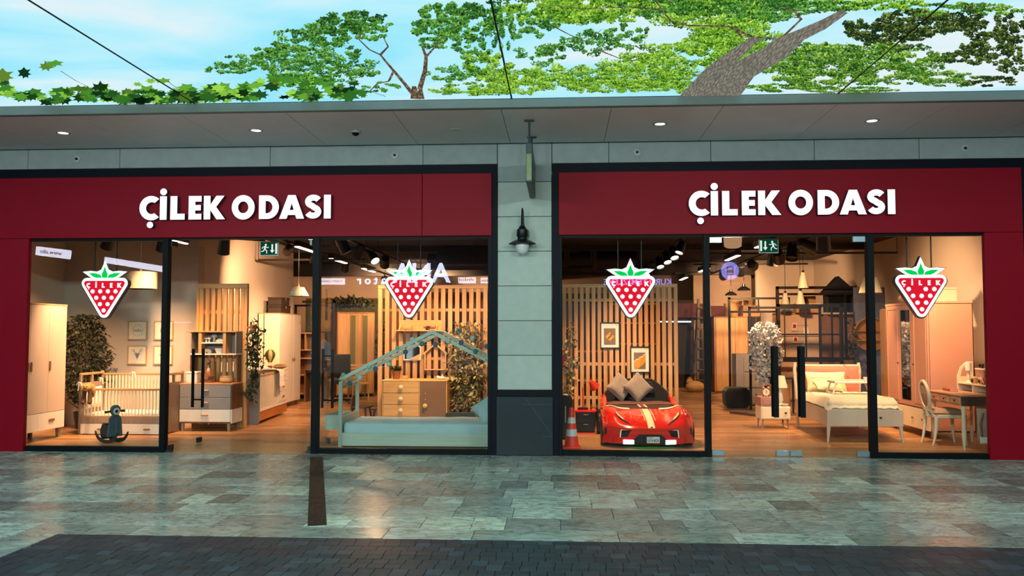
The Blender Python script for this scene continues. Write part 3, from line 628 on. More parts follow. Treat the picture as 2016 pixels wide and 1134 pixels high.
# fittings in the soffit and on the stone strip
m_dl = emit('downlight_glow', (1, .9, .72), 6)
m_ring = mat('fitting_ring', '#b9bdbb', .4)
for x, y, w_ in ((-6.24, -.92, 'above the red pillar end'), (-3.77, -.91, 'above the first word end'), (1.2, -.95, 'above the car bed'), (3.69, -.96, 'above the right glass doors')):
    t = T('downlight', 'small round lit downlight in the soffit ' + {-6.24: 'over the leaning scooter window', -3.77: 'over the open glass doors', 1.2: 'over the red car bed', 3.69: 'over the closed glass doors'}[x], 'lamp', (x, y, 4.108), group='soffit downlights')
    P('ring', t, m_ring, lathe([(.085, 0), (.085, -.008), (.062, -.008), (.06, 0)], n=20)); P('lens', t, m_dl, lathe([(.06, -.003), (.03, -.0045), (.001, -.005)], n=16))
    light('downlight_beam', 'SPOT', (x, y, 4.09), 35, (1, .9, .75), aim=(x, y, 0), parent=t, spot_size=R(75), spot_blend=.8, shadow_soft_size=.05)
t = T('dome_camera', 'small dark dome camera under the soffit left of the pillar', 'camera', (-2.55, -.78, 4.108))
P('ring', t, m_ring, lathe([(.07, 0), (.07, -.02), (.05, -.025)], n=16)); P('dome', t, m_black, ell((0, 0, -.025), (.045, .045, .035), 12, 6), smooth=True)
t = T('smoke_detector', 'small white slotted detector under the soffit near the pillar', 'detector', (-1.29, -.84, 4.108))
P('base', t, m_ring, bx(-.06, .06, -.02, .02, -.014, 0), bev=.004); P('slot', t, m_rim, bx(-.045, .045, -.008, .008, -.016, -.0145))
for x, w_ in ((-6.6, 'over the left strawberry sign'), (-2.21, 'over the end of the left sign letters'), (1.01, 'over the start of the right red band'), (5.2, 'over the right red pillar')):
    t = T('sprinkler', 'small round sprinkler rosette on the stone strip ' + w_, 'sprinkler', (x, -.001, 3.965), group='wall sprinklers')
    P('rosette', t, m_ring, lathe([(.045, 0), (.045, -.012), (.03, -.015), (.028, -.006)], n=18, axis='y'))
    P('nozzle', t, m_chrome, lathe([(.018, -.005), (.016, -.03), (.006, -.04)], n=10, axis='y'))
# exit signs just inside the doors
m_exit = emit('exit_green', (.003, .055, .03), .9); m_exitw = emit('exit_white', (.85, .92, .85), 1.0)
def exitsign(x, flip, label):
    t = T('exit_sign', label, 'sign', (x, .2, 2.74)); s = -1 if flip else 1
    P('housing', t, m_ring, bx(-.128, .128, 0, .03, -.098, .098), bev=.004)
    P('green_panel', t, m_exit, bx(-.118, .118, -.004, -.0005, -.085, .085))
    m = lambda q: [(a*s, b) for a, b in q]
    P('arrow', t, m_exitw, prism(m([(.035,.06),(.055,.06),(.055,-.02),(.075,-.02),(.045,-.06),(.015,-.02),(.035,-.02)]), -.008, -.0045))
    P('door_mark', t, m_exitw, prism(m([(.088,-.07),(.112,-.07),(.112,.07),(.088,.07)]), -.008, -.0045))
    man = [prism(m(circ(-.045, .052, .014, 10)), -.008, -.0045)]
    for a, b, w in (((-.05,.036),(-.06,-.005),.022),((-.05,.03),(-.085,.022),.009),((-.085,.022),(-.098,.0),.009),((-.05,.03),(-.02,.012),.009),((-.02,.012),(-.004,.022),.009),((-.058,-.005),(-.03,-.03),.012),((-.03,-.03),(-.032,-.065),.011),((-.062,-.005),(-.078,-.035),.012),((-.078,-.035),(-.108,-.04),.011)):
        u = V((b[0]-a[0], b[1]-a[1])).normalized()*1; n = V((-u.y, u.x))*w/2
        man.append(prism(m([(a[0]+n.x, a[1]+n.y), (b[0]+n.x, b[1]+n.y), (b[0]-n.x, b[1]-n.y), (a[0]-n.x, a[1]-n.y)]), -.008, -.0045))
    P('running_figure', t, m_exitw, *man)
    for q in (-.09, .09): P('wire', t, m_cable, tube([(q, .015, .09), (q, .015, .76)], .002, 4))
exitsign(-3.975, False, 'green exit sign hanging behind the open glass doors'); exitsign(2.745, True, 'green exit sign hanging behind the closed glass doors')
# ================================================================ SHOP SHELL
m_plank = stuffmat('oak_planks', ['#a98056','#b4895f','#a0764b','#ae845a','#987048','#b78c63'], .3)
sf = S('shop_floor', m_grout, bx(-8.8, 7.2, .02, 16.2, -.15, -.012))
pl = []; y = .03
while y < 16.1:
    x = -8.7 - rng.random()*1.2; w = .19
    while x < 7.1: pl.append((max(x, -8.7), min(x+1.28, 7.1), y, min(y+w, 16.1))); x += 1.28
    y += w
P('planks', sf, m_plank, *[bx(a+.0012, b-.0012, c+.0012, d-.0012, -.014, 0) for a, b, c, d in pl], kind='stuff')
S('wall_left.001', m_wallL, bx(-8.8, -8.62, .05, 3.3, 0, 3.6))
S('wall_back', m_wallL, bx(-8.8, -6.25, 3.12, 3.3, 0, 3.6))
S('wall_side', m_wallL, bx(-6.45, -6.25, 3.302, 8.3, 0, 3.6))
S('wall_back.001', m_wallB, bx(-9.0, 7.2, 15.9, 16.1, 0, 3.7))
S('wall_left.002', m_wallB, bx(-9.0, -8.85, 8.1, 16, 0, 3.7))
S('wall_right.001', m_wallL, bx(6.9, 7.1, .1, 12.5, 0, 3.6))
S('wall_right.002', m_wallB, bx(7.1, 7.3, 12.6, 16, 0, 3.7))
S('wall_back.002', m_wallB, bx(-8.8, -6.3, 8.1, 8.3, 0, 3.6))
S('wall_back.003', m_wallL, bx(5.35, 6.9, 12.3, 12.45, 0, 3.6))
S('wall_back.004', m_wallB, bx(3.85, 5.5, 13.6, 13.7, 0, 3.6))
S('ceiling.002', m_dark, bx(-9.0, 7.3, .1, 16.1, 3.55, 3.7))
S('baseboard_side', mat('base_brown', '#7d6a58', .6), bx(-6.25, -6.235, 3.12, 8.3, 0, .08))

# shared materials
m_wardr = mat('greige_panel', '#c9b3a2', .5, var=.015, scale=3)
m_white = mat('white_lacquer', '#e4dccf', .4, var=.012, scale=3)
m_cream = mat('cream_lacquer', '#e6d8bd', .4, var=.015, scale=3)
m_oakv = wood('oak_vertical', '#c39a68', '#a97e4f', 'z'); m_oakh = wood('oak_horizontal', '#c39a68', '#a97e4f', 'x')
m_pine = wood('pine_slat', '#cda06a', '#b07f4a', 'z', rnd=.10); m_pineh = wood('pine_rail', '#cda06a', '#b07f4a', 'x')
m_brown = wood('walnut', '#7d5637', '#5f3f27', 'z'); m_tan = mat('tan_leather', '#8b5a34', .5)
m_grey = mat('warm_grey', '#8e8782', .5, var=.02); m_taupe = wood('taupe_wood', '#9a8573', '#877261', 'z')
m_linen = mat('white_linen', '#e9e2d6', .9, var=.02, scale=20, sheen=.2)
m_leafv = vcol('leaf_dark'); m_potb = mat('pot_black', '#191614', .6); m_potc = mat('pot_clay', '#a3683f', .8, bump=.2)
m_blackm = mat('black_metal', '#0c0b0b', .45, var=.03)
m_mirror = mat('mirror', (.85,.85,.85), .03, metal=1, var=0)

# ================================================================ LEFT WINDOW: wardrobe, plant, crib
t = T('wardrobe', 'tall greige three door wardrobe with white drawers behind left window', 'wardrobe', (-7.62, .18, 0), 90)
w, dp, h, zb = 1.37, .56, 2.0, .15
P('carcass', t, m_taupe, bx(0, w, .02, dp, zb, zb+.02), bx(0, .02, .0, dp, zb, h), bx(w-.02, w, .0, dp, zb, h), bx(0, w, dp-.01, dp, zb, h), bx(.02, w-.02, .03, dp, .395, .405), bev=.002)
P('top_panel', t, wood('ash_edge', '#b99468', '#a07c52', 'x'), bx(-.004, w+.004, -.006, dp, h, h+.022), bev=.003)
dw = (w-.04)/3
for i in range(3):
    a = .02 + i*dw; d = P('door', t, m_wardr, bx(a+.002, a+dw-.002, -.012, .008, .415, h-.004), bev=.002)
    hx = (a+dw-.035, a+.035, a+.035)[i] if i else a+dw-.035
    P('handle', d, m_tan, bx(hx-.018, hx+.018, -.03, -.012, 1.03, 1.17), bev=.008)
for i in range(2):
    a = .02 + i*(w-.04)/2; b = a+(w-.04)/2
    d = P('drawer', t, m_white, bx(a+.002, b-.002, -.012, .008, zb+.004, .408), bev=.002)
    P('handle', d, m_tan, bx((a+b)/2-.07, (a+b)/2+.07, -.032, -.012, .275, .31), bev=.01)
for x in (.06, w-.06):
    for y in (.06, dp-.06): P('leg', t, m_taupe, taper(x-.03, x+.03, y-.03, y+.03, 0, zb, .75), bev=.003)
tb = T('storage_box', 'greige lidded box with round yellow knob on top of tall wardrobe', 'box', (-7.97, .62, 2.022), 90)
P('box_body', tb, mat('box_greige', '#b39d87', .7), bx(-.25, .25, -.13, .16, 0, .17), bev=.004); P('box_lid', tb, mat('box_greige', '#b39d87', .7), bx(-.265, .265, -.145, .175, .17, .205), bev=.004)
P('knob', tb, emit('knob_glow', (1, .8, .35), .9), lathe([(.03, -.13), (.036, -.142), (.02, -.15), (.001, -.152)], (.03, 0, .10), 14, 'y'))  # yellow knob with an emission of its own

def tree_leaves(n, centre, r, size, cols, droop=-.4):
    out = []
    for i in range(n):
        d = rdir(); k = random.random()**.4
        c = (centre[0]+d.x*r[0]*k, centre[1]+d.y*r[1]*k, centre[2]+d.z*r[2]*k)
        dd = V((d.x+random.gauss(0,.6), d.y+random.gauss(0,.6), droop+random.gauss(0,.5)))
        s = size*random.uniform(.7, 1.3); out.append((c, s, s*.42, dd, rdir(1), cmix(cols[0], cols[1], random.random()**1.6)))
    return out
GREEN = ((.010,.015,.007), (.06,.07,.028))
def ficus(label, loc, height, r, n, size, cols, potm, crown0, lean=0, cat='plant', name='potted_tree'):
    t = T(name, label, cat, loc)
    P('pot', t, potm, lathe([(.11, 0), (.15, .26), (.155, .28), (.135, .28), (.125, .22), (.001, .22)], n=18), smooth=True)
    br = [tube([(0,0,.2), (.02,.01,crown0*.7), (lean*.5,.02,(crown0+height)/2), (lean,0,height-.15)], [.022,.02,.014,.006], 7)]
    for i in range(9):
        a = random.uniform(0, 2*pi); z = random.uniform(crown0*.8, height*.85); br.append(tube([(lean*.3, 0, z-.15), (cos(a)*r*.5+lean*.5, sin(a)*r*.5, z), (cos(a)*r*.85+lean*.7, sin(a)*r*.85, z+.12)], [.01, .007, .003], 5))
    P('trunk', t, mat('plant_bark', '#5d4a36', .9), *br)
    lv = []
    zc = (crown0+height)/2; hh = (height-crown0)/2
    for i in range(n):
        z = random.uniform(-1, 1); rr = r*(1-.55*abs(z)**2.2)*(1+.18*sin(z*9+i%3)); a = random.uniform(0, 2*pi); k = random.random()**.45
        c = (lean*(z*.5+.5)+cos(a)*rr*k, sin(a)*rr*k, zc+z*hh)
        dd = V((cos(a)+random.gauss(0,.5), sin(a)+random.gauss(0,.5), -.3+random.gauss(0,.6))); s = size*random.uniform(.7, 1.3)
        lv.append((c, s, s*.45, dd, rdir(1), cmix(cols[0], cols[1], random.random()**1.5)))
    leafmesh('foliage', t, lv, m_leafv, kind='stuff'); return t
ficus('dense dark ficus tree between greige wardrobe and baby crib', (-7.93, 2.60, 0), 1.88, .40, 2100, .075, GREEN, m_potb, .42)

t = T('baby_crib', 'wooden baby crib with white slats and plush dog on its rail', 'crib', (-6.85, 2.12, 0))
X0, X1, Y0, Y1 = -.69, .69, -.33, .33
for s in (-1, 1):
    x = X0 if s < 0 else X1-.035
    e = P('end_panel', t, m_taupe, bx(x, x+.035, Y0+.03, Y1-.03, .02, .80), bx(x, x+.035, Y0, Y0+.035, 0, .93), bx(x, x+.035, Y1-.035, Y1, 0, .97), bx(x, x+.035, -.02, .02, .80, .92), bev=.003)
    P('top_rail', e, m_oakh, bx(x-.004, x+.04, Y0, Y1, .92, .955), bev=.006)
P('front_rail', t, m_oakh, bx(X0+.035, X1-.035, Y0, Y0+.03, .685, .72), bx(X0+.035, X1-.035, Y0+.002, Y0+.027, .27, .295), bev=.004)
P('back_rail', t, m_oakh, bx(X0+.035, X1-.035, Y1-.03, Y1, .90, .93), bx(X0+.035, X1-.035, Y1-.03, Y1, .27, .295), bev=.004)
for i in range(23):
    x = X0+.09 + i*(1.38-.18)/22
    P('slat', t, m_cream, bx(x-.01, x+.01, Y0+.008, Y0+.022, .295, .685), bev=.003); P('slat', t, m_cream, bx(x-.01, x+.01, Y1-.022, Y1-.008, .295, .90), bev=.003)
P('bed_base', t, m_taupe, bx(X0+.035, X1-.035, Y0+.002, Y0+.02, .17, .275), bx(X0+.035, X1-.035, Y1-.02, Y1, .03, .275), bx(X0+.035, X1-.035, Y0+.02, Y1-.02, .2, .22))
dr = P('drawer', t, m_white, bx(X0+.04, X1-.04, Y0-.006, Y0+.016, .012, .165), bev=.003)
for x in (-.32, .42): P('handle', dr, m_tan, bx(x-.055, x+.055, Y0-.024, Y0-.006, .075, .10), bev=.008)
P('mattress', t, m_linen, tf(cushion(1.3, .58, .12, 14, .0), (0, 0, .29), (pi/2, 0, 0)), smooth=True)
for x, y, z in ((X0+.02, Y0-.0, .80), (X0+.02, Y1-.05, .84), (-.15, Y1, .93), (.35, Y1, .93)):
    P('bow', t, m_linen, tube([(x-.05, y-.025, z-.03), (x-.01, y-.03, z+.012), (x+.03, y-.03, z-.0), (x+.04, y-.03, z-.09)], [.008,.014,.012,.006], 6), tube([(x-.0, y-.03, z), (x-.02, y-.03, z-.12)], [.012, .006], 6), smooth=True)
P('bumper', t, m_linen, tf(cushion(.46, .34, .06, 8, .05), (X0+.07, -.02, .56), (0, 0, pi/2)), smooth=True)

m_plush = mat('plush_tan', '#b98a48', .95, var=.12, scale=40, bump=.6, sheen=.3); m_plushd = mat('plush_brown', '#5a3a22', .95, var=.1, scale=40, bump=.5)
t = T('plush_dog', 'tan plush dog with brown legs hanging over the crib rail', 'plush toy', (-7.36, 1.775, .685))
P('body', t, m_plush, ell((0, -.02, .05), (.085, .07, .075), 14, 9), ell((.0, -.075, .05), (.06, .06, .055), 14, 9), ell((0, .07, -.02), (.06, .04, .10), 12, 8), smooth=True)
for s in (-1, 1):
    P('ear', t, m_plush, ell((s*.085, -.04, .03), (.028, .035, .075), 10, 8), smooth=True)
    P('leg', t, m_plushd, tube([(s*.045, -.05, .0), (s*.05, -.065, -.1), (s*.055, -.075, -.17), (s*.055, -.095, -.19)], [.032, .03, .033, .028], 10), smooth=True)
    P('eye', t, m_blackm, ell((s*.025, -.125, .075), .008, 8, 5))
P('nose', t, m_blackm, ell((0, -.136, .05), (.014, .01, .01), 8, 6))

m_scoot = mat('scooter_teal', '#3f5560', .55, var=.03); m_scootd = mat('scooter_dark', '#23282b', .6)
t = T('rocking_scooter', 'dark teal wooden rocking scooter with round headlamp on shop floor', 'rocking toy', (-6.52, .92, 0), -28)
rk = [(-.26 + .52*i/14, .02 + .26*((i-7)/7)**4*.35 + .03*((i-7)/7)**2) for i in range(15)]
for y in (-.10, .07):
    out = [(a, b+.028) for a, b in rk] + [(a, b-.02) for a, b in rk[::-1]]
    P('rocker', t, m_scootd, prism(out, y, y+.025), bev=.004)
P('cross_bar', t, m_scootd, bx(-.16, -.12, -.1, .095, .045, .07), bx(.10, .14, -.1, .095, .045, .07))
P('rear_body', t, m_scootd, prism([(-.17,.07),(.03,.07),(.03,.25),(-.14,.27),(-.19,.17)], -.07, .07), bev=.012)
P('seat', t, wood('seat_wood', '#a58763', '#8d6f4d', 'x'), bx(-.21, .02, -.065, .065, .275, .292), bev=.006)
P('leg_shield', t, m_scoot, prism([(-.12,.09),(.12,.09),(.095,.36),(.05,.40),(-.05,.40),(-.095,.36)], .06, .085, plane='yz'), tf(bx(-.02,.02,-.012,.012,.1,.36), (.095, 0, 0)), bev=.006)
P('steering_column', t, m_scoot, prism(circ(0, .47, .075, 18), .05, .095, plane='yz'), bx(.052, .088, -.045, .045, .38, .44), bev=.004)
P('headlamp', t, mat('lamp_white', '#d9d6cc', .4), lathe([(.05, .096), (.05, .108), (.034, .112), (.033, .106)], (0, 0, .455), 20, 'x'))
P('headlamp_eye', t, m_blackm, lathe([(.028, .1), (.02, .112), (.001, .114)], (0, 0, .455), 14, 'x'))
P('handlebar', t, m_scootd, tube([(.06, -.15, .45), (.07, -.07, .455), (.07, .07, .455), (.06, .15, .45)], [.02, .014, .014, .02], 10), smooth=True)

# four framed prints on the back wall
m_frame = wood('frame_pine', '#c9a063', '#b08a4f', 'x'); m_paper = mat('print_paper', '#e8dcc6', .8, var=.01); m_ink = mat('print_ink', '#6c6257', .8)
m_blueink = mat('print_blue', '#71808a', .8)
def art(x, z, label):
    t = T('framed_print', label, 'picture', (x, 3.10, z), group='nursery prints')
    P('frame', t, m_frame, *[prism([(-.17,-.165),(.17,-.165),(.17,.165),(-.17,.165)], -.012, .012, [[(-.152,-.147),(.152,-.147),(.152,.147),(-.152,.147)]])], bev=.002)
    P('print', t, m_paper, bx(-.153, .153, 0, .008, -.148, .148)); return t
a = art(-7.29, 1.625, 'framed wreath print with a hand written word, upper left of four'); text('print_lettering', a, m_ink, 'hello', .075, (0, -.002, .0), ext=.001)
P('print_wreath', a, m_ink, *[tf(prism([(-.012,0),(0,.006),(.012,0),(0,-.006)], -.002, 0), (.095*cos(i*2*pi/16), 0, .095*sin(i*2*pi/16)), (0, -i*2*pi/16+.6, 0)) for i in range(16)])
a = art(-7.29, 1.205, 'framed stag head print under the wreath print'); 
P('print_stag', a, m_blueink, prism([(-.035,.0),(0,-.075),(.035,0),(.025,.03),(-.025,.03)], -.002, 0), *[tube([(s*.02, -.001, .03), (s*.05, -.001, .06), (s*.06, -.001, .1)], .005, 4) for s in (-1,1)], *[tube([(s*.05, -.001, .06), (s*.085, -.001, .07), (s*.09, -.001, .1)], .004, 4) for s in (-1,1)], prism([(-.035,.01),(-.065,.02),(-.04,.03)], -.002, 0), prism([(.035,.01),(.065,.02),(.04,.03)], -.002, 0))
a = art(-6.83, 1.625, 'framed print beside the black post, upper right of four'); P('print_motif', a, m_ink, prism(circ(0, 0, .06, 12), -.002, 0, [circ(0, 0, .052, 12)]))
a = art(-6.83, 1.205, 'framed print beside the black post, lower right of four'); text('print_lettering', a, m_ink, 'moon', .06, (0, -.002, 0), ext=.001)

t = T('pendant_lamp', 'wide drum pendant lamp shade above the baby crib', 'lamp', (-6.72, 2.05, 2.29))
P('lamp_shade', t, mat('drum_shade', '#8f826c', .8, var=.04), lathe([(.25, 0), (.25, .27), (.244, .27), (.244, .0)], n=28), smooth=True)
P('cord', t, m_linen, tube([(0, 0, .2), (0, 0, 1.24)], .006, 6)); P('lamp_cup', t, m_white, lathe([(.02, .2), (.03, .25), (.02, .32)], n=12), bx(-.245, .245, -.005, .005, .262, .27))
[P('shade_pattern', t, m_ink, tf(prism([(-.02,0),(0,.008),(.02,0),(0,-.008)], -.001, .001), (.2515*sin(a), -.2515*cos(a), z), (0, q, a))) for a, z, q in [(random.uniform(-1,1), random.uniform(.06,.2), random.uniform(-1,1)) for i in range(16)]]

# ================================================================ BEHIND THE OPEN DOORS: dresser, slats, second crib
t = T('dresser', 'grey and white three drawer dresser with wooden top and legs', 'dresser', (-5.725, 2.29, 0))
P('carcass', t, m_brown, bx(-.44, -.42, .0, .44, .13, .745), bx(.42, .44, .0, .44, .355, .745), bx(-.42, .42, .42, .44, .13, .745), bx(-.42, .42, 0, .42, .13, .15), bev=.002)
P('side_panel', t, m_white, bx(.42, .441, .0, .44, .13, .353), bev=.002)
P('top_panel', t, m_tan if False else wood('dresser_top', '#b98355', '#9d6b41', 'x'), bx(-.445, .445, -.012, .445, .745, .768), bev=.004)
for i, (a, b, m) in enumerate(((.155, .352, m_white), (.358, .545, m_grey), (.55, .742, m_grey))):
    d = P('drawer', t, m, bx(-.418, .418, -.012, .01, a, b), bev=.003)
    P('handle', d, m_oakh, bx(-.06, .06, -.04, -.012, (a+b)/2-.002, (a+b)/2+.024), bev=.008)
for x in (-.40, .36):
    for y in (.01, .39): P('leg', t, m_taupe, taper(x, x+.045, y, y+.045, 0, .13, .8), bev=.003)
tb = T('storage_box', 'small white box on the left end of the grey dresser', 'box', (-6.02, 2.5, .769)); P('box_body', tb, m_white, bx(-.09, .09, -.08, .08, 0, .15), bev=.005); P('box_lid', tb, m_white, bx(-.095, .095, -.085, .085, .152, .185), bev=.005)

t = T('slat_partition', 'tall narrow pine slat screen standing behind the grey dresser', 'partition', (-5.675, 2.79, 0))
for i in range(8): P('slat', t, m_pine, bx(-.385+i*.101, -.385+i*.101+.064, -.025, .025, .05, 2.33), bev=.003)
P('post', t, m_pine, bx(-.43, -.388, -.035, .035, 0, 2.36), bev=.003); P('post', t, m_pine, bx(.39, .44, -.035, .035, 0, 2.36), bev=.003)
P('top_rail', t, m_pineh, bx(-.432, .442, -.037, .037, 2.33, 2.41), bev=.004); P('bottom_rail', t, m_pineh, bx(-.39, .39, -.03, .03, .0, .06), bev=.004); P('rear_rail', t, m_pineh, bx(-.39, .39, .021, .045, 1.1, 1.17), bx(-.39, .39, .021, .045, 1.9, 1.97))
t = T('wall_shelf', 'grey two tier open shelf unit fixed on the tall slat screen', 'shelf', (-5.70, 2.50, 1.245))
P('side_panel', t, m_grey, bx(-.385, -.367, 0, .262, 0, .35)); P('side_panel', t, m_grey, bx(.367, .385, 0, .262, 0, .35)); P('back_panel', t, m_grey, bx(-.385, .385, .252, .264, 0, .35))
P('shelf', t, m_white, bx(-.39, .39, -.01, .265, -.02, 0), bev=.002); P('top_panel', t, m_oakh, bx(-.45, .39, -.012, .265, .35, .37), bev=.003); P('middle_shelf', t, m_white, bx(-.21, .16, .0, .25, .165, .185), bev=.002)
for x in (-.25, .16): P('divider', t, m_pine, bx(x, x+.05, .0, .25, .0, .35), bev=.002)
P('lower_side', t, m_brown, bx(-.385, -.367, 0, .262, -.47, -.02)); P('lower_side', t, m_brown, bx(.35, .372, .1, .262, -.47, -.02))
def mushroom(x, y, z, s, label):
    t = T('toy_mushroom', label, 'toy', (x, y, z)); P('stem', t, m_cream, lathe([(.022*s, 0), (.016*s, .05*s), (.018*s, .08*s)], n=12), smooth=True); P('cap', t, mat('cap_white', '#d9c8b8', .6), lathe([(.012*s, .07*s), (.045*s, .07*s), (.05*s, .085*s), (.035*s, .11*s), (.001, .12*s)], n=14), smooth=True)
mushroom(-5.86, 2.6, 1.431, .75, 'small white toy mushroom, front left of three on the shelf'); mushroom(-5.80, 2.58, 1.431, .7, 'small white toy mushroom standing in the middle of three'); mushroom(-5.75, 2.66, 1.431, 1.1, 'tallest of three toy mushrooms on the upper shelf')
t = T('folded_cloth', 'small white folded cloth on the upper grey shelf', 'cloth', (-5.62, 2.6, 1.431)); P('cloth', t, m_linen, tf(cushion(.15, .1, .05, 6, 0), (0, 0, .02), (pi/2, 0, 0)), smooth=True); P('fold', t, m_linen, tf(cushion(.11, .08, .03, 6, 0), (.0, 0, .045), (pi/2, 0, .3)), smooth=True)
t = T('toy_house', 'small grey stone like toy on the lower shelf', 'toy', (-5.83, 2.6, 1.246)); P('body', t, m_grey, prism([(-.075,0),(.075,0),(.08,.035),(.045,.08),(-.02,.085),(-.06,.055)], -.04, .04), bev=.01); P('door_hole', t, m_rim, prism(arc(0, .0, .015, .03, 0, 180, 8), -.043, -.0405))
t = T('fabric_bowl', 'pale fabric bowl on the lower grey shelf', 'bowl', (-5.63, 2.6, 1.246)); P('bowl', t, m_linen, lathe([(.05,0),(.075,.07),(.07,.075),(.045,.01),(.001,.01)], n=16), smooth=True); P('rim', t, m_cream, lathe([(.077,.068),(.08,.075),(.074,.08),(.07,.074)], n=16), smooth=True)
t = T('toy_giraffe', 'brown faceted long necked toy standing on the grey dresser', 'toy', (-5.80, 2.58, .769)); P('body', t, m_brown, lathe([(.10,0),(.085,.05),(.10,.10),(.065,.19),(.03,.24),(.022,.30),(.03,.315)], (0,0,0), 7), bx(-.12,-.02,-.06,.04,0,.07)); P('head', t, m_brown, ell((0,-.01,.34), (.04,.045,.035), 8, 6)); P('belly', t, m_tan, prism([(-.035,.06),(.03,.05),(.05,.12),(.01,.165),(-.045,.13)], -.105, -.085)); P('cord', t, m_linen, tube([(0,0,.37),(0,.0,.475)], .004, 5))
t = T('round_box', 'round pale wooden box with lid on the grey dresser', 'box', (-5.49, 2.55, .769)); P('box_body', t, wood('birch', '#c9a978', '#b08f5d', 'x'), lathe([(.07,0),(.105,.03),(.105,.075),(.09,.09)], n=20), smooth=True); P('box_lid', t, wood('birch2', '#b89766', '#9f7e4f', 'x'), lathe([(.1,.09),(.1,.105),(.001,.11)], n=20), smooth=True)

def ivy(name, label, loc, strands, n, size, cols, spread, cat='plant', depth=.1):
    t = T(name, label, cat, loc); st = []; lv = []
    for (x, top, bot, amp) in strands:
        pts = [(x + amp*sin(i*1.3+x*9), depth*.3*sin(i*2+x*5), top+(bot-top)*i/9) for i in range(10)]
        st.append(tube(pts, .006, 5))
        for q in range(int(n*(top-bot))):
            k = random.random(); f = k*8.99; i = int(f); a, b = V(pts[i]), V(pts[i+1]); c = a.lerp(b, f-i)
            c += V((random.gauss(0, spread), random.gauss(0, depth*.5), random.gauss(0, .03)))
            s = size*random.uniform(.6, 1.3); lv.append((tuple(c), s, s*.6, (random.gauss(0,.7), -.35+random.gauss(0,.5), -.6+random.gauss(0,.4)), rdir(.6), cmix(cols[0], cols[1], random.random()**1.5)))
    P('stem', t, mat('plant_bark', '#5d4a36', .9), *st); leafmesh('foliage', t, lv, m_leafv, kind='stuff'); return t
t = ivy('hanging_ivy', 'dark hanging ivy beside the right edge of the tall slat screen', (-5.13, 2.76, 0), [(0,1.78,.42,.03),(.05,1.7,.75,.04),(-.03,1.6,.5,.03),(.08,1.45,.9,.03)], 120, .068, ((.012,.021,.010),(.06,.085,.028)), .045)
P('wall_pot', t, m_potc, lathe([(.045,1.60),(.06,1.72),(.05,1.72),(.04,1.65),(.001,1.65)], (.0,.0,0), 12), bx(-.1,.0,-.012,.012,1.66,1.69))

t = T('convertible_crib', 'white slatted crib with drawers and tan base beside the slat screen', 'crib', (-5.21, 3.33, 0), 4.5)
LEN = 1.98                                                   # long front faces +x
P('end_panel', t, mat('grey_lacquer', '#8e9196', .45, var=.02), prism(rrect(-.70, 0, 0, .9, .06), 0, .03), bev=.003)
P('base_drawer', t, wood('tan_drawer', '#c07a42', '#a8642f', 'y'), bx(-.66, -.01, .03, LEN, .05, .21), bev=.004)
P('bottom_rail', t, m_white, bx(-.035, 0, .03, LEN, .212, .262), bx(-.68, -.65, .03, LEN, .2, .5), bev=.003); P('top_rail', t, m_oakh, bx(-.035, 0, .03, 1.26, .825, .865), bev=.004); P('top_panel', t, m_white, bx(-.69, .005, 1.22, LEN, .862, .885), bev=.004)
P('back_rail', t, m_white, bx(-.69, -.66, .03, 1.24, .5, .89))
P('mattress', t, m_linen, bx(-.64, -.05, .05, 1.2, .27, .4), bev=.03)
for i in range(22): P('slat', t, m_cream, bx(-.026, -.010, .08+i*.0535, .08+i*.0535+.026, .262, .825), bev=.003)
P('cabinet', t, m_white, bx(-.66, -.012, 1.24, LEN, .262, .862))
for z0, z1 in ((.275, .46), (.465, .655), (.66, .855)):
    d = P('drawer', t, m_white, bx(-.012, .004, 1.26, LEN-.01, z0, z1), bev=.003); P('handle', d, m_tan, bx(.004, .022, 1.56, 1.68, (z0+z1)/2-.012, (z0+z1)/2+.014), bev=.006)
t = T('towel', 'white towel draped over the rail of the slatted crib', 'towel', (-5.235, 4.47, .86), 4.5)
P('towel_cloth', t, m_linen, *[(lambda pts: (([(x, y, z) for x, z in pts for y in (-.17, .17)] + [(x-.008, y, z-.004) for x, z in pts for y in (-.17, .17)]), [(2*i, 2*i+1, 2*i+3, 2*i+2) for i in range(len(pts)-1)] + [(2*(i+len(pts)), 2*(i+len(pts))+2, 2*(i+len(pts))+3, 2*(i+len(pts))+1) for i in range(len(pts)-1)]))([(-.35, .03), (-.18, .05), (-.03, .042), (.02, .02), (.035, -.08), (.03, -.2), (.04, -.27)])], fix=False)
P('towel_hem', t, m_cream, bx(.03, .046, -.17, .17, -.275, -.255))
t = T('toy_balloon', 'striped hot air balloon ornament on the crib drawers', 'ornament', (-5.62, 5.0, .887))
for i in range(8):
    a0, a1 = i*pi/4, (i+1)*pi/4; v = []; prof = [(.035,.12),(.06,.17),(.095,.24),(.095,.30),(.06,.355),(.01,.375)]
    for r, z in prof: v += [(r*cos(a0), r*sin(a0), z), (r*1.03*cos((a0+a1)/2), r*1.03*sin((a0+a1)/2), z), (r*cos(a1), r*sin(a1), z)]
    P('balloon_gore', t, (mat('balloon_cream', '#d8bd7a', .6), mat('balloon_green', '#4a4b22', .6))[i % 2], (v, [q for k in range(5) for q in ((3*k, 3*k+1, 3*k+4, 3*k+3), (3*k+1, 3*k+2, 3*k+5, 3*k+4))]), fix=False, smooth=True)
P('basket', t, m_tan, lathe([(.04,0),(.05,.06),(.045,.06),(.001,.01)], n=10)); P('cord', t, m_linen, *[tube([(.045*cos(a), .045*sin(a), .06), (.035*cos(a), .035*sin(a), .13)], .003, 4) for a in (0, 1.57, 3.14, 4.71)])
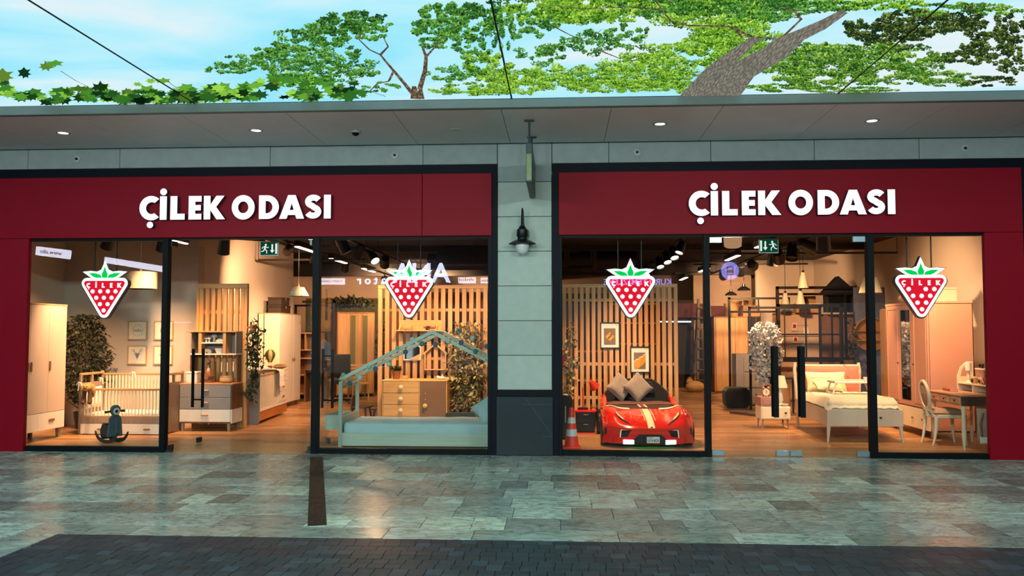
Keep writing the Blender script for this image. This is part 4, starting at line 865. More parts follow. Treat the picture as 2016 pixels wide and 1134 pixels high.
t = T('small_cushion', 'tan cushion lying on the drawers of the slatted crib', 'cushion', (-5.42, 4.98, .887)); P('cover', t, mat('tan_cloth', '#a87c45', .9), tf(cushion(.2, .3, .09, 8), (0, 0, .047), (pi/2, 0, 0)), smooth=True); P('piping', t, m_cream, tube([(-.09,-.14,.047),(.09,-.14,.047),(.09,.14,.047),(-.09,.14,.047),(-.09,-.14,.047)], .005, 5))
t = T('bed_canopy', 'sheer pale drape falling from the wall to the slatted crib', 'canopy', (-6.2, 3.9, .9))
def drape(n=18, m=10):
    v = []; 
    for i in range(n+1):
        for j in range(m+1):
            s, q = i/n, j/m; y = -.55 + s*1.5*(1-.0*q); z = .78*(1-q) ; sag = q*q
            v.append((.03 + .62*sag*(.4+.6*s) + .02*sin(s*38)*(.4+q), y*(.15+.85*q) + (1-q)*-.25, z*(1-.2*s)))
    return v, [(i*(m+1)+j, i*(m+1)+j+1, (i+1)*(m+1)+j+1, (i+1)*(m+1)+j) for i in range(n) for j in range(m)]
P('drape', t, m_linen, drape(), smooth=True, fix=False); P('canopy_hook', t, m_tan, tube([(-.045,-.25,.79),(.05,-.25,.79)], .012, 8))

t = T('wardrobe', 'tall white two door wardrobe at the far end of the side wall', 'wardrobe', (-5.8, 6.0, 0), 90)
w, dp, h, zb = 1.45, .44, 1.97, .10
P('carcass', t, m_cream, bx(0, .02, 0, dp, zb, h), bx(w-.02, w, 0, dp, zb, h), bx(0, w, dp-.02, dp, zb, h), bx(0, w, 0, dp, zb, zb+.02), bx(0, w, .3, .32, zb, h), bev=.002); P('top_panel', t, m_oakh, bx(-.005, w+.005, -.008, dp, h, h+.02), bev=.003)
for a, b in ((.01, .93), (.935, w-.01)):
    d = P('door', t, m_white, bx(a, b, -.016, .006, zb+.01, h-.004), bev=.003)
    P('handle', d, m_tan, bx(b-.08 if a < .5 else a+.03, (b-.08 if a < .5 else a+.03)+.045, -.035, -.016, .98, 1.03), bev=.006)
P('round_tag', t, m_tan, lathe([(.02, -.02), (.02, -.017), (.001, -.0165)], (w-.06, 0, 1.8), 10, 'y'))
for x in (.05, w-.09):
    for y in (.03, dp-.07): P('leg', t, m_tan, bx(x, x+.04, y, y+.04, 0, zb))
m_case = mat('dark_case', '#2c201b', .7, var=.08)
for z, ln, y, lb in ((1.991, .62, 6.55, 'dark brown lidded case on the white wardrobe, lower of two'), (2.16, .54, 6.52, 'dark brown lidded case stacked on another atop the white wardrobe')):
    t = T('storage_case', lb, 'case', (-5.98, y, z), 90, group='dark cases on the white wardrobe'); P('case_body', t, m_case, bx(-ln/2, ln/2, -.14, .14, 0, .125), bev=.006); P('case_lid', t, m_case, bx(-ln/2-.008, ln/2+.008, -.148, .148, .127, .165), bev=.006); P('clasp', t, m_tan, bx(-.02, .02, -.156, -.148, .1, .15))
t = T('pendant_lamp', 'white cone pendant lamp hanging in front of the white wardrobe', 'lamp', (-4.76, 4.0, 2.25))
P('lamp_shade', t, m_cream, lathe([(.19,0),(.10,.16),(.035,.17),(.03,.165),(.095,.155),(.185,.0)], n=24), smooth=True); [P('shade_mark', t, m_ink, tf(prism([(-.014,0),(0,.006),(.014,0),(0,-.006)], -.001, .001), (.175*sin(a), -.175*cos(a), .03), (-.5, 0, a))) for a in (-.9,-.6,-.3,0,.3,.6,.9)]
P('cord', t, m_linen, tube([(0,0,.17),(0,0,.26),(0,0,1.28)], [.02,.005,.005], 6))

# ================================================================ THIRD PANE: house bed and what stands behind it
m_mint = wood('pale_green_wood', '#b3bfb0', '#a3b0a0', 'x', rnd=0); m_mintz = wood('pale_green_post', '#b3bfb0', '#a3b0a0', 'z', rnd=0)
t = T('house_bed', 'pale green single bed with a house shaped roof frame', 'bed', (-3.1, .60, 0))
hb = t; BL, BW = 2.62, 1.02
def beam(p, q, w=.05, d=.07): return bar(p, q, w, d)
for x in (.0, BL-.05):
    for y in (.0, BW-.05): P('post', t, m_mintz, bx(x, x+.05, y, y+.05, 0, .935), bev=.004)
for y in (.0, BW-.05):
    P('rafter', t, m_mint, prism([(0,.90),(0,.955),(BL/2,1.635),(BL,.955),(BL,.90),(BL/2,1.575)], y, y+.05), bev=.003)
P('ridge_beam', t, m_mint, bx(BL/2-.03, BL/2+.03, .05, BW-.05, 1.56, 1.61), bev=.003)
P('side_board', t, m_mint, bx(.05, BL-.05, .008, .035, .02, .20), bx(.05, BL-.05, BW-.035, BW-.008, .02, .20), bev=.004)
P('end_board', t, m_mint, bx(.006, .04, .05, BW-.05, .05, .42), bx(BL-.04, BL-.006, .05, BW-.05, .05, .46), bev=.006)
P('eave_board', t, m_mint, bx(.006, .04, .05, BW-.05, .84, .93), bev=.004)
P('eave_trim', t, m_mint, *[prism([(.1+i*.11, .842), (.155+i*.11, .80), (.21+i*.11, .842)], .01, .03, plane='yz') for i in range(7)])
m_blue = mat('pale_blue_sheet', '#a9c3c6', .9, var=.025, scale=7, bump=.1, sheen=.2)
def pad(x0, x1, y0, y1, z0, z1, r=.05, nx=24, ny=10, wob=.004):
    """mattress: rounded box with a softly uneven top"""
    bm = bmesh.new(); me = bpy.data.meshes.new('tmp'); v, f = bx(x0, x1, y0, y1, z0, z1); me.from_pydata(v, [], f); bm.from_mesh(me)
    bmesh.ops.bevel(bm, geom=list(bm.edges), offset=r, segments=4, affect='EDGES', profile=.5)
    bmesh.ops.subdivide_edges(bm, edges=[e for e in bm.edges if e.calc_length() > .3], cuts=10, use_grid_fill=True)
    for q in bm.verts:
        if q.co.z > z0+.02: q.co.z += wob*sin(q.co.x*14+q.co.y*5)+wob*.7*sin(q.co.y*23+q.co.x*3); q.co.y += wob*.6*sin(q.co.x*19)
    bm.verts.ensure_lookup_table(); out = ([tuple(q.co) for q in bm.verts], [tuple(x.index for x in p.verts) for p in bm.faces]); bm.free(); bpy.data.meshes.remove(me); return out
P('mattress', t, m_blue, pad(.06, BL-.06, .035, BW-.05, .12, .335), smooth=True)
pil = T('pillow', 'pale blue pillow leaning at the right end of the house bed', 'pillow', (-.99, 1.0, .535), rot=(R(-24), R(-36), R(8)))
P('pillow_cover', pil, m_blue, cushion(.5, .36, .16, 12, .1), smooth=True); P('pillow_seam', pil, m_blue, tube([(-.24, 0, -.13), (-.247, 0, .0), (-.24, 0, .13)], .004, 5))
# garland of felt balls on the roof frame
pom = {'g': mat('pom_green', '#1e8066', .95, bump=.8, scale=60, sheen=.3), 'd': mat('pom_slate', '#40586a', .95, bump=.8, scale=60, sheen=.3), 'w': mat('pom_pale', '#b9cfcb', .95, bump=.8, scale=60, sheen=.3), 'm': mat('pom_mint', '#7fbca0', .95, bump=.8, scale=60, sheen=.3)}
gar = T('pompom_garland', 'garland of green, slate and pale felt balls wound on the bed roof', 'garland', (-3.1, .6, 0))
from_px = [(.06,.985,'m',1),(.16,.885,'d',0),(.30,.96,'w',0),(.42,1.10,'m',1),(.52,1.09,'d',0),(.71,1.155,'w',0),(.83,1.36,'m',1),(.94,1.325,'d',0),(1.03,1.485,'w',1),(1.17,1.44,'g',0),(1.36,1.43,'d',0),(1.54,1.475,'w',0),(1.72,1.455,'d',0),(1.68,1.60,'g',1),(1.88,1.51,'w',1),(1.92,1.335,'g',0),(2.08,1.385,'d',1),(2.09,1.235,'w',0),(2.13,1.265,'g',0),(2.24,1.255,'d',1),(2.4,1.1,'w',0)]
for x, z, k, up in from_px: P('felt_ball', gar, pom[k], ell((x, -.005 if not up else .025, z + (.012 if up else 0)), (.038, .036, .038), 12, 8), smooth=True)
P('string', gar, m_linen, *[tube([(a[0], -.01, a[1]), ((a[0]+b[0])/2, -.012, (a[1]+b[1])/2-.01), (b[0], -.01, b[1])], .002, 4) for a, b in zip(from_px[:-1], from_px[1:])])

for a_, b_ in ((-.26, -.24), (-.06, -.04)): P('side_box_panel', hb, m_mint, bx(a_, b_, .25, .92, .21, .42), bev=.003)
for a_, b_ in ((.25, .27), (.90, .92)): P('side_box_end', hb, m_mint, bx(-.24, -.06, a_, b_, .21, .42), bev=.003)
P('side_box_base', hb, m_mint, bx(-.24, -.06, .27, .90, .21, .225)); P('side_box_arm', hb, m_mint, bx(-.04, .006, .3, .34, .24, .28), bx(-.04, .006, .84, .88, .24, .28))

t = T('dresser', 'light wood dresser with round knobs and one brown door', 'dresser', (-2.37, 2.55, 0))
m_birch = wood('light_birch', '#d2a86c', '#c2965a', 'x', rnd=.02)
P('carcass', t, m_birch, bx(-.53, -.512, .0, .46, .04, .80), bx(.512, .53, .0, .46, .04, .80), bx(.075, .09, .0, .46, .04, .80), bx(-.53, .53, .44, .46, .04, .80), bx(-.53, .53, .02, .46, .04, .06), bev=.002); P('top_panel', t, m_birch, bx(-.538, .538, -.014, .465, .80, .822), bev=.004)
for i in range(4):
    z1 = .797 - i*.187; d = P('drawer', t, m_birch, bx(-.51, .073, -.012, .012, z1-.182, z1), bev=.003)
    P('knob', d, mat('cream_knob', '#e5d7a8', .4), lathe([(.012,-.012),(.014,-.03),(.036,-.036),(.036,-.05),(.022,-.058),(.001,-.06)], (-.215, 0, z1-.09), 18, 'y'), smooth=True)
d = P('door', t, mat('cocoa_door', '#7a5a3c', .55, var=.02), bx(.092, .51, -.012, .012, .07, .797), bev=.003)
P('knob', d, mat('yellow_knob', '#d6c26a', .4), lathe([(.012,-.012),(.014,-.03),(.036,-.036),(.036,-.05),(.022,-.058),(.001,-.06)], (.18, 0, .41), 18, 'y'), smooth=True)
P('dot_inlay', d, m_cream, *[prism(circ(.18, z, .007, 8), -.0135, -.0121) for z in (.61, .51, .31, .21)])
P('leg', t, m_birch, bx(-.5, -.45, .02, .07, 0, .045)); P('leg', t, m_birch, bx(.45, .5, .02, .07, 0, .045)); P('leg', t, m_birch, bx(-.5, -.45, .38, .43, 0, .045)); P('leg', t, m_birch, bx(.45, .5, .38, .43, 0, .045))
t = T('potted_plant', 'small bushy plant in ribbed clay pot on the light dresser', 'plant', (-2.72, 2.8, .823)); P('pot', t, m_potc, lathe([(.055,0),(.075,.13),(.08,.135),(.065,.135),(.06,.1),(.001,.1)], n=18), smooth=True)
leafmesh('foliage', t, tree_leaves(150, (0,0,.17), (.10,.09,.05), .05, ((.02,.035,.012),(.09,.11,.04)), .5), m_leafv, kind='stuff')
t = T('wooden_block', 'small light wooden box beside the clay pot', 'block', (-2.56, 2.75, .823)); P('block', t, m_birch, bx(-.045,.045,-.03,.03,0,.05), bev=.004); P('lid', t, m_birch, bx(-.047,.047,-.032,.032,.05,.06), bev=.003)
t = T('toy_bird', 'small white bird figure on the right of the light dresser', 'ornament', (-1.96, 2.72, .823)); P('body', t, m_white, ell((0,0,.025), (.075,.04,.025), 12, 7), ell((-.05,0,.04), (.03,.025,.022), 10, 6), smooth=True); P('tail', t, m_white, prism([(.05,.02),(.13,.018),(.13,.026),(.05,.034)], -.02, .02)); P('wing', t, m_cream, prism([(0,.05),(.02,.09),(.035,.05)], -.004, .004))

def slatwall(name, label, loc, w, h, n, sw, rails, mats=(m_pine, m_pineh)):
    t = T(name, label, 'partition', loc)
    for i in range(n):
        x = (w-sw)*i/(n-1); P('slat', t, mats[0], bx(x, x+sw, -.02, .02, .0, h-.06), bev=.003)
    P('top_rail', t, mats[1], bx(0, w, -.024, .024, h-.06, h), bev=.003)
    for z in rails: P('rear_rail', t, mats[1], bx(0, w, .021, .05, z, z+.05))
    return t
slatwall('slat_wall', 'long pine slat wall behind the house bed and light dresser', (-3.12, 3.22, 0), 2.12, 2.40, 18, .075, (.35, 1.12, 1.95))
S('wall_pier', mat('pier_grey', '#9a9184', .8), bx(-.98, -.86, 2.9, 3.3, 0, 3.55))
S('wall_behind_slats', mat('terracotta', '#6e4630', .9), bx(-3.0, -.86, 3.6, 3.66, 0, 2.3))
t = T('wall_shelf', 'pale pine wall shelf with rounded back on the slat wall', 'shelf', (-2.38, 3.185, 1.63)); P('back_panel', t, m_birch, prism(rrect(-.37,.37,0,.17,.04), -.0, .014), bev=.002); P('shelf', t, m_birch, bx(-.40, .40, -.19, .014, -.018, 0), bev=.003)
for x in (-.35, .27): P('bracket', t, m_birch, prism([(-.17,0),(.0,0),(.0,.10)], x, x+.02, plane='yz'), tube([(x, -.05, -.02), (x+.03, -.05, -.07)], .012, 8))
t = T('toy_drum', 'small round wooden bowl on the pine wall shelf', 'bowl', (-2.57, 3.09, 1.631)); P('bowl', t, m_birch, lathe([(.055,0),(.07,.03),(.065,.075),(.05,.08),(.001,.07)], n=16), smooth=True); P('saucer', t, m_tan, lathe([(.08,0),(.085,.006),(.001,.008)], n=16))
t = T('toy_plane', 'small brown wooden toy plane on the pine wall shelf', 'toy', (-2.22, 3.09, 1.631)); P('fuselage', t, m_tan, tube([(-.1,0,.05),(-.04,0,.055),(.09,0,.04),(.12,0,.04)], [.012,.028,.02,.008], 10), smooth=True); P('wing', t, m_tan, bx(-.05,.02,-.07,.07,.06,.068), bx(-.05,.02,-.07,.07,.03,.036)); P('wheel', t, m_blackm, lathe([(.015,-.05),(.015,-.04)], (-.04,0,.015), 10, 'y'), lathe([(.015,.04),(.015,.05)], (-.04,0,.015), 10, 'y')); P('tail', t, m_tan, bx(.1,.115,-.035,.035,.04,.046), bx(.1,.115,-.003,.003,.04,.08))
t = T('house_mirror', 'house shaped mirror hanging on slats behind the bed roof', 'mirror', (-2.52, 3.175, 1.12)); hs = [(-.15,0),(.15,0),(.15,.22),(0,.37),(-.15,.22)]; hi = [(-.132,.018),(.132,.018),(.132,.212),(0,.345),(-.132,.212)]
P('frame', t, m_cream, prism(hs, -.02, .02, [hi])); P('mirror_glass', t, m_mirror, prism(hi, .0, .01)); P('shelf_wedge', t, m_birch, prism([(-.05,.018),(.132,.018),(.132,.11)], -.03, .0))
t = T('house_wall_ornament', 'open pine house outline hanging on the slat wall', 'frame', (-2.12, 3.15, .955)); hs = [(-.185,0),(.185,0),(.185,.27),(.225,.27),(0,.46),(-.225,.27),(-.185,.27)]; hi = [(-.165,.02),(.165,.02),(.165,.285),(0,.43),(-.165,.285)]
P('outline', t, m_birch, prism(hs, -.03, .04, [hi])); P('hook', t, m_tan, tube([(0,.0,.45),(0,.05,.47)], .006, 6))
VAR = ((.07,.06,.022), (.42,.36,.16))
def bigleaf(): pass
t = ivy('leafy_climber', 'tall variegated climbing plant in front of the slat wall', (-1.56, 2.95, 0), [(-.2,1.66,.35,.05),(-.1,1.74,.3,.05),(0,1.78,.4,.05),(.1,1.72,.3,.05),(.18,1.62,.4,.05),(.05,1.5,.3,.06),(-.15,1.5,.3,.06)], 150, .082, VAR, .075, depth=.10)
P('pot', t, m_potb, lathe([(.11,0),(.15,.24),(.14,.24),(.1,.2),(.001,.2)], n=16)); P('support_pole', t, m_tan, tube([(0,.0,.2),(0,.0,1.7)], .018, 8))
t = T('green_board', 'dark green rounded headboard standing behind the house bed', 'board', (-1.55, 2.3, 0)); P('board', t, mat('bottle_green', '#23352b', .6), prism(rrect(-.28,.32,0,.325,.04), 0, .03), bev=.004); P('foot', t, m_potb, bx(-.2,-.15,-.05,.08,0,.02), bx(.2,.25,-.05,.08,0,.02))
m_dkw = wood('dark_stool', '#4a2c1b', '#371f12', 'z', rnd=0)
def kidchair(x, y, rz, label):
    t = T('kids_chair', label, 'chair', (x, y, 0), rz, group='dark kids chairs'); o = [(-.15,0),(-.09,0),(-.06,.2),(.06,.2),(.09,0),(.15,0),(.13,.3)] + arc(0,.36,.125,.12,0,180,10) + [(-.13,.3)]
    P('backrest', t, m_dkw, prism(o, .12, .15), bev=.004); P('seat', t, m_dkw, bx(-.17,.17,-.17,.13,.24,.265), bev=.006)
    for s in (-1, 1): P('leg', t, m_dkw, tube([(s*.1,-.12,.24),(s*.13,-.15,0)], [.022,.016], 8))
kidchair(-3.60, 4.05, 80, 'dark wooden kids chair seen from the side beyond the bed post'); kidchair(-3.14, 3.72, -8, 'dark wooden kids chair with round back beside the light dresser')
# ================================================================ FAR LEFT ROOM seen through the doors
m_olive = mat('olive_wall', '#5d5a33', .9, var=.03)
S('wall_olive', m_olive, bx(-6.9, -4.35, 11.4, 11.5, 0, 2.5))
t = T('metal_frame', 'black metal frame standing behind the white wardrobe', 'frame', (-6.6, 9.5, 0)); P('post', t, m_blackm, bx(0, .05, 0, .05, 0, 2.27)); P('post', t, m_blackm, bx(1.0, 1.05, 0, .05, 0, 2.27)); P('top_bar', t, m_blackm, bx(0, 1.05, 0, .05, 2.22, 2.27))
t = T('wardrobe', 'oak wardrobe with green mirror strips against the olive wall', 'wardrobe', (-5.42, 9.2, 0), 32)
m_oakd = wood('oak_dark_side', '#9d6a3b', '#7f5228', 'z')
P('carcass', t, m_oakd, bx(-.02, .0, 0, .6, .05, 2.05), bx(.92, .94, 0, .6, .05, 2.05), bx(-.02, .94, .58, .6, .05, 2.05), bx(-.02, .94, 0, .6, 2.05, 2.08), bx(0, .92, .02, .58, .05, .08))
for i in range(3):
    d = P('door', t, m_oakv, bx(.002+i*.307, .30+i*.307, -.02, 0, .08, 2.045), bev=.003)
    if i > 0: P('mirror_strip', d, mat('green_mirror', '#6b6a3f', .25, var=.02), bx(.04+i*.307-.03, .16+i*.307-.03, -.024, -.0205, .1, 2.0))
for i in range(2): P('leg', t, m_blackm, bx(.02+i*.85, .07+i*.85, .03, .5, 0, .05))
t = T('metal_frame', 'tall black upright frame beside the far oak wardrobe', 'frame', (-5.5, 9.0, 0)); P('post', t, m_blackm, bx(0, .055, 0, .055, 0, 2.1)); P('top_bar', t, m_blackm, bx(-.75, .055, 0, .055, 2.30, 2.35), bx(0, .055, 0, .055, 2.1, 2.35))
t = T('bookcase', 'oak bookcase with open shelves in the far left room', 'bookcase', (-6.0, 8.75, 0))
P('side_panel', t, m_oakd, bx(-.32, -.29, 0, .34, 0, 1.58)); P('side_panel', t, m_oakd, bx(.25, .28, 0, .34, 0, 1.58)); P('back_panel', t, m_oakd, bx(-.29, .25, .32, .34, 0, 1.58))
for z in (1.55, 1.15, .95, .55, .1): P('shelf', t, m_oakh, bx(-.29, .25, .0, .32, z, z+.028))
for x in (-.1, .08): P('divider', t, m_oakv, bx(x, x+.02, .0, .32, 1.178, 1.55))
t = T('potted_plant', 'small dark plant in a pot on top of the far bookcase', 'plant', (-5.92, 8.9, 1.58)); P('pot', t, m_potc, lathe([(.06,0),(.08,.14),(.07,.14),(.001,.1)], n=12)); leafmesh('foliage', t, tree_leaves(60, (0,0,.2), (.13,.12,.09), .09, GREEN, .3), m_leafv, kind='stuff')
ficus('tall dark plant in a black pot right of the far oak wardrobe', (-4.42, 10.0, 0), 1.85, .24, 520, .10, ((.016,.022,.010),(.07,.085,.04)), m_potb, .75)
ivy('wardrobe_plant', 'dark trailing plant lying on top of the far oak wardrobe', (-5.35, 9.75, 0), [(-.25,2.42,2.22,.15),(0,2.46,2.22,.2),(.25,2.42,2.22,.15),(.4,2.4,2.22,.1)], 500, .11, ((.01,.014,.008),(.05,.06,.03)), .12, depth=.2)
m_fab = mat('black_fabric', '#131213', .9, sheen=.2)
t = T('office_chair', 'black office chair beside the far oak wardrobe', 'chair', (-4.9, 7.6, 0), 30)
P('seat', t, m_fab, tf(cushion(.52, .5, .12, 8, 0), (0, 0, .5), (pi/2, 0, 0)), smooth=True); P('backrest', t, m_fab, tf(cushion(.56, .5, .1, 8, 0), (0, .25, .84), (-.12, 0, 0)), smooth=True); P('column', t, m_blackm, tube([(0,0,.1),(0,0,.45)], .03, 8)); P('back_bar', t, m_blackm, bx(-.03,.03,.25,.29,.42,.7), bx(-.03,.03,0,.29,.41,.44))
for i in range(5): P('foot', t, m_blackm, tube([(0,0,.1),(.3*cos(i*1.257),.3*sin(i*1.257),.06),(.32*cos(i*1.257),.32*sin(i*1.257),.0)], [.025,.02,.02], 6))
t = T('deck_chair', 'slatted wooden chair back near the far oak wardrobe', 'chair', (-4.80, 8.7, 0), 25)
P('leg', t, m_oakv, tube([(-.2,.1,0),(-.2,-.05,.85)], .018, 6)); P('leg', t, m_oakv, tube([(.2,.1,0),(.2,-.05,.85)], .018, 6)); P('seat', t, m_oakh, bx(-.21,.21,-.4,.05,.38,.41)); P('front_legs', t, m_oakv, bx(-.2,-.17,-.38,-.35,0,.38), bx(.17,.2,-.38,-.35,0,.38))
for i in range(6): P('slat', t, m_oakh, bx(-.19,.19,.045-.02*i-.01,.045-.02*i+.008,.44+i*.07,.485+i*.07))
t = T('desk', 'dark desk in the far left room behind the open door', 'desk', (-5.55, 8.6, 0)); P('desk_top', t, m_brown, bx(-.3,.15,-.75,-.15,.72,.75)); P('side_panel', t, m_brown, bx(-.28,-.25,-.72,-.18,0,.72), bx(.1,.13,-.72,-.18,0,.72)); P('modesty_panel', t, m_case, bx(-.25,.1,-.4,-.38,.2,.72))

# ================================================================ RIGHT BAY: car bed display
m_carred = mat('car_red', '#d8200f', .18, var=.01, spec=.6, coat=.8); m_cardark = mat('car_black', '#0a0b0d', .35); m_stripe = mat('stripe_cream', '#efd9b0', .4, var=.02)
m_carwhite = mat('decal_white', '#f0e8dc', .4, var=.01); m_brownsheet = mat('bed_brown', '#3d2723', .85, var=.04, scale=12)
car = T('car_bed', 'glossy red racing car bed with cream bonnet stripes and lit lamps', 'bed', (1.215, .64, 0))
HW = .632
rowsC = [(.12,.24,.05,0),(.035,.25,.065,0),(.03,.26,.23,0),(.0,.27,.285,.01),(.035,.26,.315,.02),(.20,.20,.385,.07),(.45,.13,.44,.075),(.68,.06,.47,.055),(.86,.0,.485,.04),(.90,.0,.46,.035)]
def hood(u, r, off=0):
    r = max(0, min(r, len(rowsC)-1.001)); i = int(r); k = r-i; a, b = rowsC[i], rowsC[i+1]
    q = [a[j]*(1-k)+b[j]*k for j in range(4)]; au = abs(u)
    bump = math.exp(-((au-.80)/.17)**2)*1.0 - .25*math.exp(-(au/.25)**2)
    z = q[2] + q[3]*bump - (.10 if q[3] > .03 else .02)*max(0, (au-.9)/.1)**2
    y = q[0] + q[1]*au**3.5 - off*(1 if r < 4.2 else .25)
    return (u*HW, y, z + (off if r > 3.4 else 0))
NU = 36; v, f = [], []
nr = (len(rowsC)-1)*3+1
for i in range(nr):
    r = i/3
    for j in range(NU+1): v.append(hood(-1+2*j/NU, r))
for i in range(nr-1):
    for j in range(NU): f.append((i*(NU+1)+j, i*(NU+1)+j+1, (i+1)*(NU+1)+j+1, (i+1)*(NU+1)+j))
P('body_shell', car, m_carred, (v, f), smooth=True)
def decal(name, quad, m, off=.004, n=6, parent=None, **k):
    """patch on the bonnet: quad of (u, r) corners"""
    vv, ff = [], []
    for i in range(n+1):
        for j in range(n+1):
            a, b = i/n, j/n
            u = (quad[0][0]*(1-a)+quad[1][0]*a)*(1-b)+(quad[3][0]*(1-a)+quad[2][0]*a)*b; r = (quad[0][1]*(1-a)+quad[1][1]*a)*(1-b)+(quad[3][1]*(1-a)+quad[2][1]*a)*b
            vv.append(hood(u, r, off))
    for i in range(n):
        for j in range(n): ff.append((i*(n+1)+j, (i+1)*(n+1)+j, (i+1)*(n+1)+j+1, i*(n+1)+j+1))
    return P(name, parent or car, m, (vv, ff), smooth=True, **k)
decal('bonnet_stripe', [(-.035,3.15),(.115,3.15),(.085,8.6),(-.055,8.6)], m_stripe, .003, 12)
for a, b in ((-.075, -.10), (.15, .12)): decal('stripe_line', [(a,5.0),(a+.012,5.0),(b+.012,8.2),(b,8.2)], m_stripe, .003, 8)
decal('crest', [(.015,3.25),(.065,3.25),(.065,3.6),(.015,3.6)], m_cardark, .006, 3)
for s in (-1, 1):
    q = lambda pts: [(s*a, b) for a, b in pts]
    h = decal('headlamp', q([(-.72,5.7),(-.70,5.05),(-.37,3.95),(-.44,4.4)]), m_cardark, .005, 8)
    decal('lamp_lens', q([(-.705,5.6),(-.69,5.15),(-.52,4.7),(-.56,5.05)]), mat('lamp_lens', '#e9dcb4', .15, spec=.8), .011, 5, parent=h)
    if s < 0: decal('indicator', q([(-.665,5.5),(-.645,5.3),(-.61,5.2),(-.635,5.42)]), mat('indicator', '#d98a18', .3), .014, 3, parent=h)
    decal('rear_decal', q([(-.86,8.1),(-.88,7.5),(-.33,7.3),(-.36,8.35)]), m_carwhite, .005, 8)
    vd = decal('air_vent', q([(-.62,1.55),(-.60,2.45),(-.38,2.4),(-.47,1.6)]), m_cardark, .006, 6)
    decal('vent_edge', q([(-.645,1.5),(-.62,2.55),(-.595,2.5),(-.62,1.55)]), m_carwhite, .009, 4, parent=vd); decal('vent_edge', q([(-.62,2.45),(-.61,2.6),(-.50,2.55),(-.50,2.45)]), m_carwhite, .009, 4, parent=vd)
    decal('fog_lamp', q([(-.57,.75),(-.57,1.35),(-.34,1.35),(-.34,.75)]), emit('fog_white', (.80,.87,1), 4), .012, 4)
    decal('side_intake', q([(-.965,1.7),(-.95,2.7),(-.91,2.7),(-.92,1.7)]), m_cardark, .006, 4)
vv = [hood(u, r, .008) for u, r in [(-.42,0),(-.36,1.2),(-.22,1.75),(.24,1.75),(.38,1.2),(.44,0)]]
vv2 = []; ff = []
def gr(n=10):
    vs, fs = [], []
    for i in range(n+1):
        b = i/n; r = .0 + b*1.8; w = .44 if r < 1 else .44 - .2*((r-1)/.8)**1.3
        for j in range(n+1): vs.append(hood(-w+2*w*j/n + .01, r, .007))
    return vs, [(i*(n+1)+j, i*(n+1)+j+1, (i+1)*(n+1)+j+1, (i+1)*(n+1)+j) for i in range(n) for j in range(n)]
P('grille', car, m_cardark, gr(), smooth=True)
pltx, pltz = .045, .125
pt = P('number_plate', car, mat('plate_white', '#c9c9c4', .4, var=.01), bx(pltx-.088, pltx+.088, .005, .016, pltz-.042, pltz+.045), bev=.003)
text('plate_lettering', pt, m_ink, 'GT4 8CR', .05, (pltx, .003, pltz-.008), sx=.78, bold=.001); P('plate_stripe', pt, mat('plate_blue', '#7f8a90', .5), bx(pltx-.08, pltx-.0, .0035, .005, pltz+.028, pltz+.038))
side = [(.86,.08),(.92,.08)] + [(1.55,.08),(1.60,.20),(1.66,.30),(1.78,.35),(1.90,.30),(1.96,.20),(2.0,.08),(2.2,.08),(2.22,.46),(2.1,.515),(1.98,.52),(1.80,.505),(1.4,.475),(.86,.47)]
front_fender = [(.28,.28),(.34,.36),(.45,.39),(.56,.36),(.64,.26),(.68,.08),(.86,.08),(.86,.46),(.66,.44),(.45,.40),(.3,.34)]
for s in (-1, 1):
    x0, x1 = (HW-.075, HW) if s > 0 else (-HW, -HW+.075)
    P('side_panel', car, m_carred, prism(side, x0-s*.045, x1-s*.045, plane='yz'), prism(front_fender, x0+.001*s, x1+.001*s, plane='yz'), bev=.006)
    P('rear_fin', car, m_carred, prism([(1.55,.48),(2.08,.505),(2.14,.575),(2.04,.60),(1.80,.57)], x0-s*.06, x1-s*.065, plane='yz'), bev=.012)
    for y in (.46, 1.78):
        wl = P('wheel', car, m_cardark, lathe([(.12,-.07),(.18,-.075),(.192,-.05),(.192,.05),(.18,.075),(.12,.07)], (s*(HW-.06), y, .193), 24, 'x'), smooth=True)
        P('wheel_rim', wl, m_steel, lathe([(.115, s*.068),(.06, s*.05),(.001, s*.055)], (s*(HW-.06), y, .193), 16, 'x'))
P('underbody', car, m_cardark, bx(-.50, .50, .14, 2.2, .06, .14), bx(-HW+.13, HW-.13, .9, 2.2, .14, .345))
P('underglow', car, emit('green_glow', (.01, .8, .2), 4), bx(-.3, .35, .17, .19, .05, .06))
P('mattress', car, m_brownsheet, pad(-.50, .50, .89, 2.0, .34, .488, .05), smooth=True)
P('blanket_edge', car, mat('blanket_taupe', '#6d4a3f', .9), tf(cushion(1.0, .5, .05, 8, 0), (0, 1.62, .495), (pi/2, 0, 0)), smooth=True)
for i, a in enumerate((-.055, -.01, .035)): P('blanket_stripe', car, m_stripe if i != 1 else mat('stripe_red', '#8a3a22', .8), bx(a, a+.03, .93, 1.35, .490, .495))
seat = [(-.56,.42),(.56,.42),(.56,.54),(.50,.64),(.41,.73),(.30,.82),(.24,.85),(.06,.85),(.02,.80),(-.02,.80),(-.06,.85),(-.24,.85),(-.30,.82),(-.41,.73),(-.50,.64),(-.56,.54)]
P('backrest', car, m_fab, prism(seat, 2.0, 2.16), tf(prism([(-.28,.62),(-.04,.62),(-.04,.81),(-.24,.80)], 1.94, 2.0), (0,0,0)), prism([(.28,.62),(.04,.62),(.04,.81),(.24,.80)], 1.94, 2.0), bev=.03, seg=2, smooth=True)
m_cgrey = mat('grey_fur', '#93867b', .95, var=.06, scale=14, bump=.35, sheen=.6)
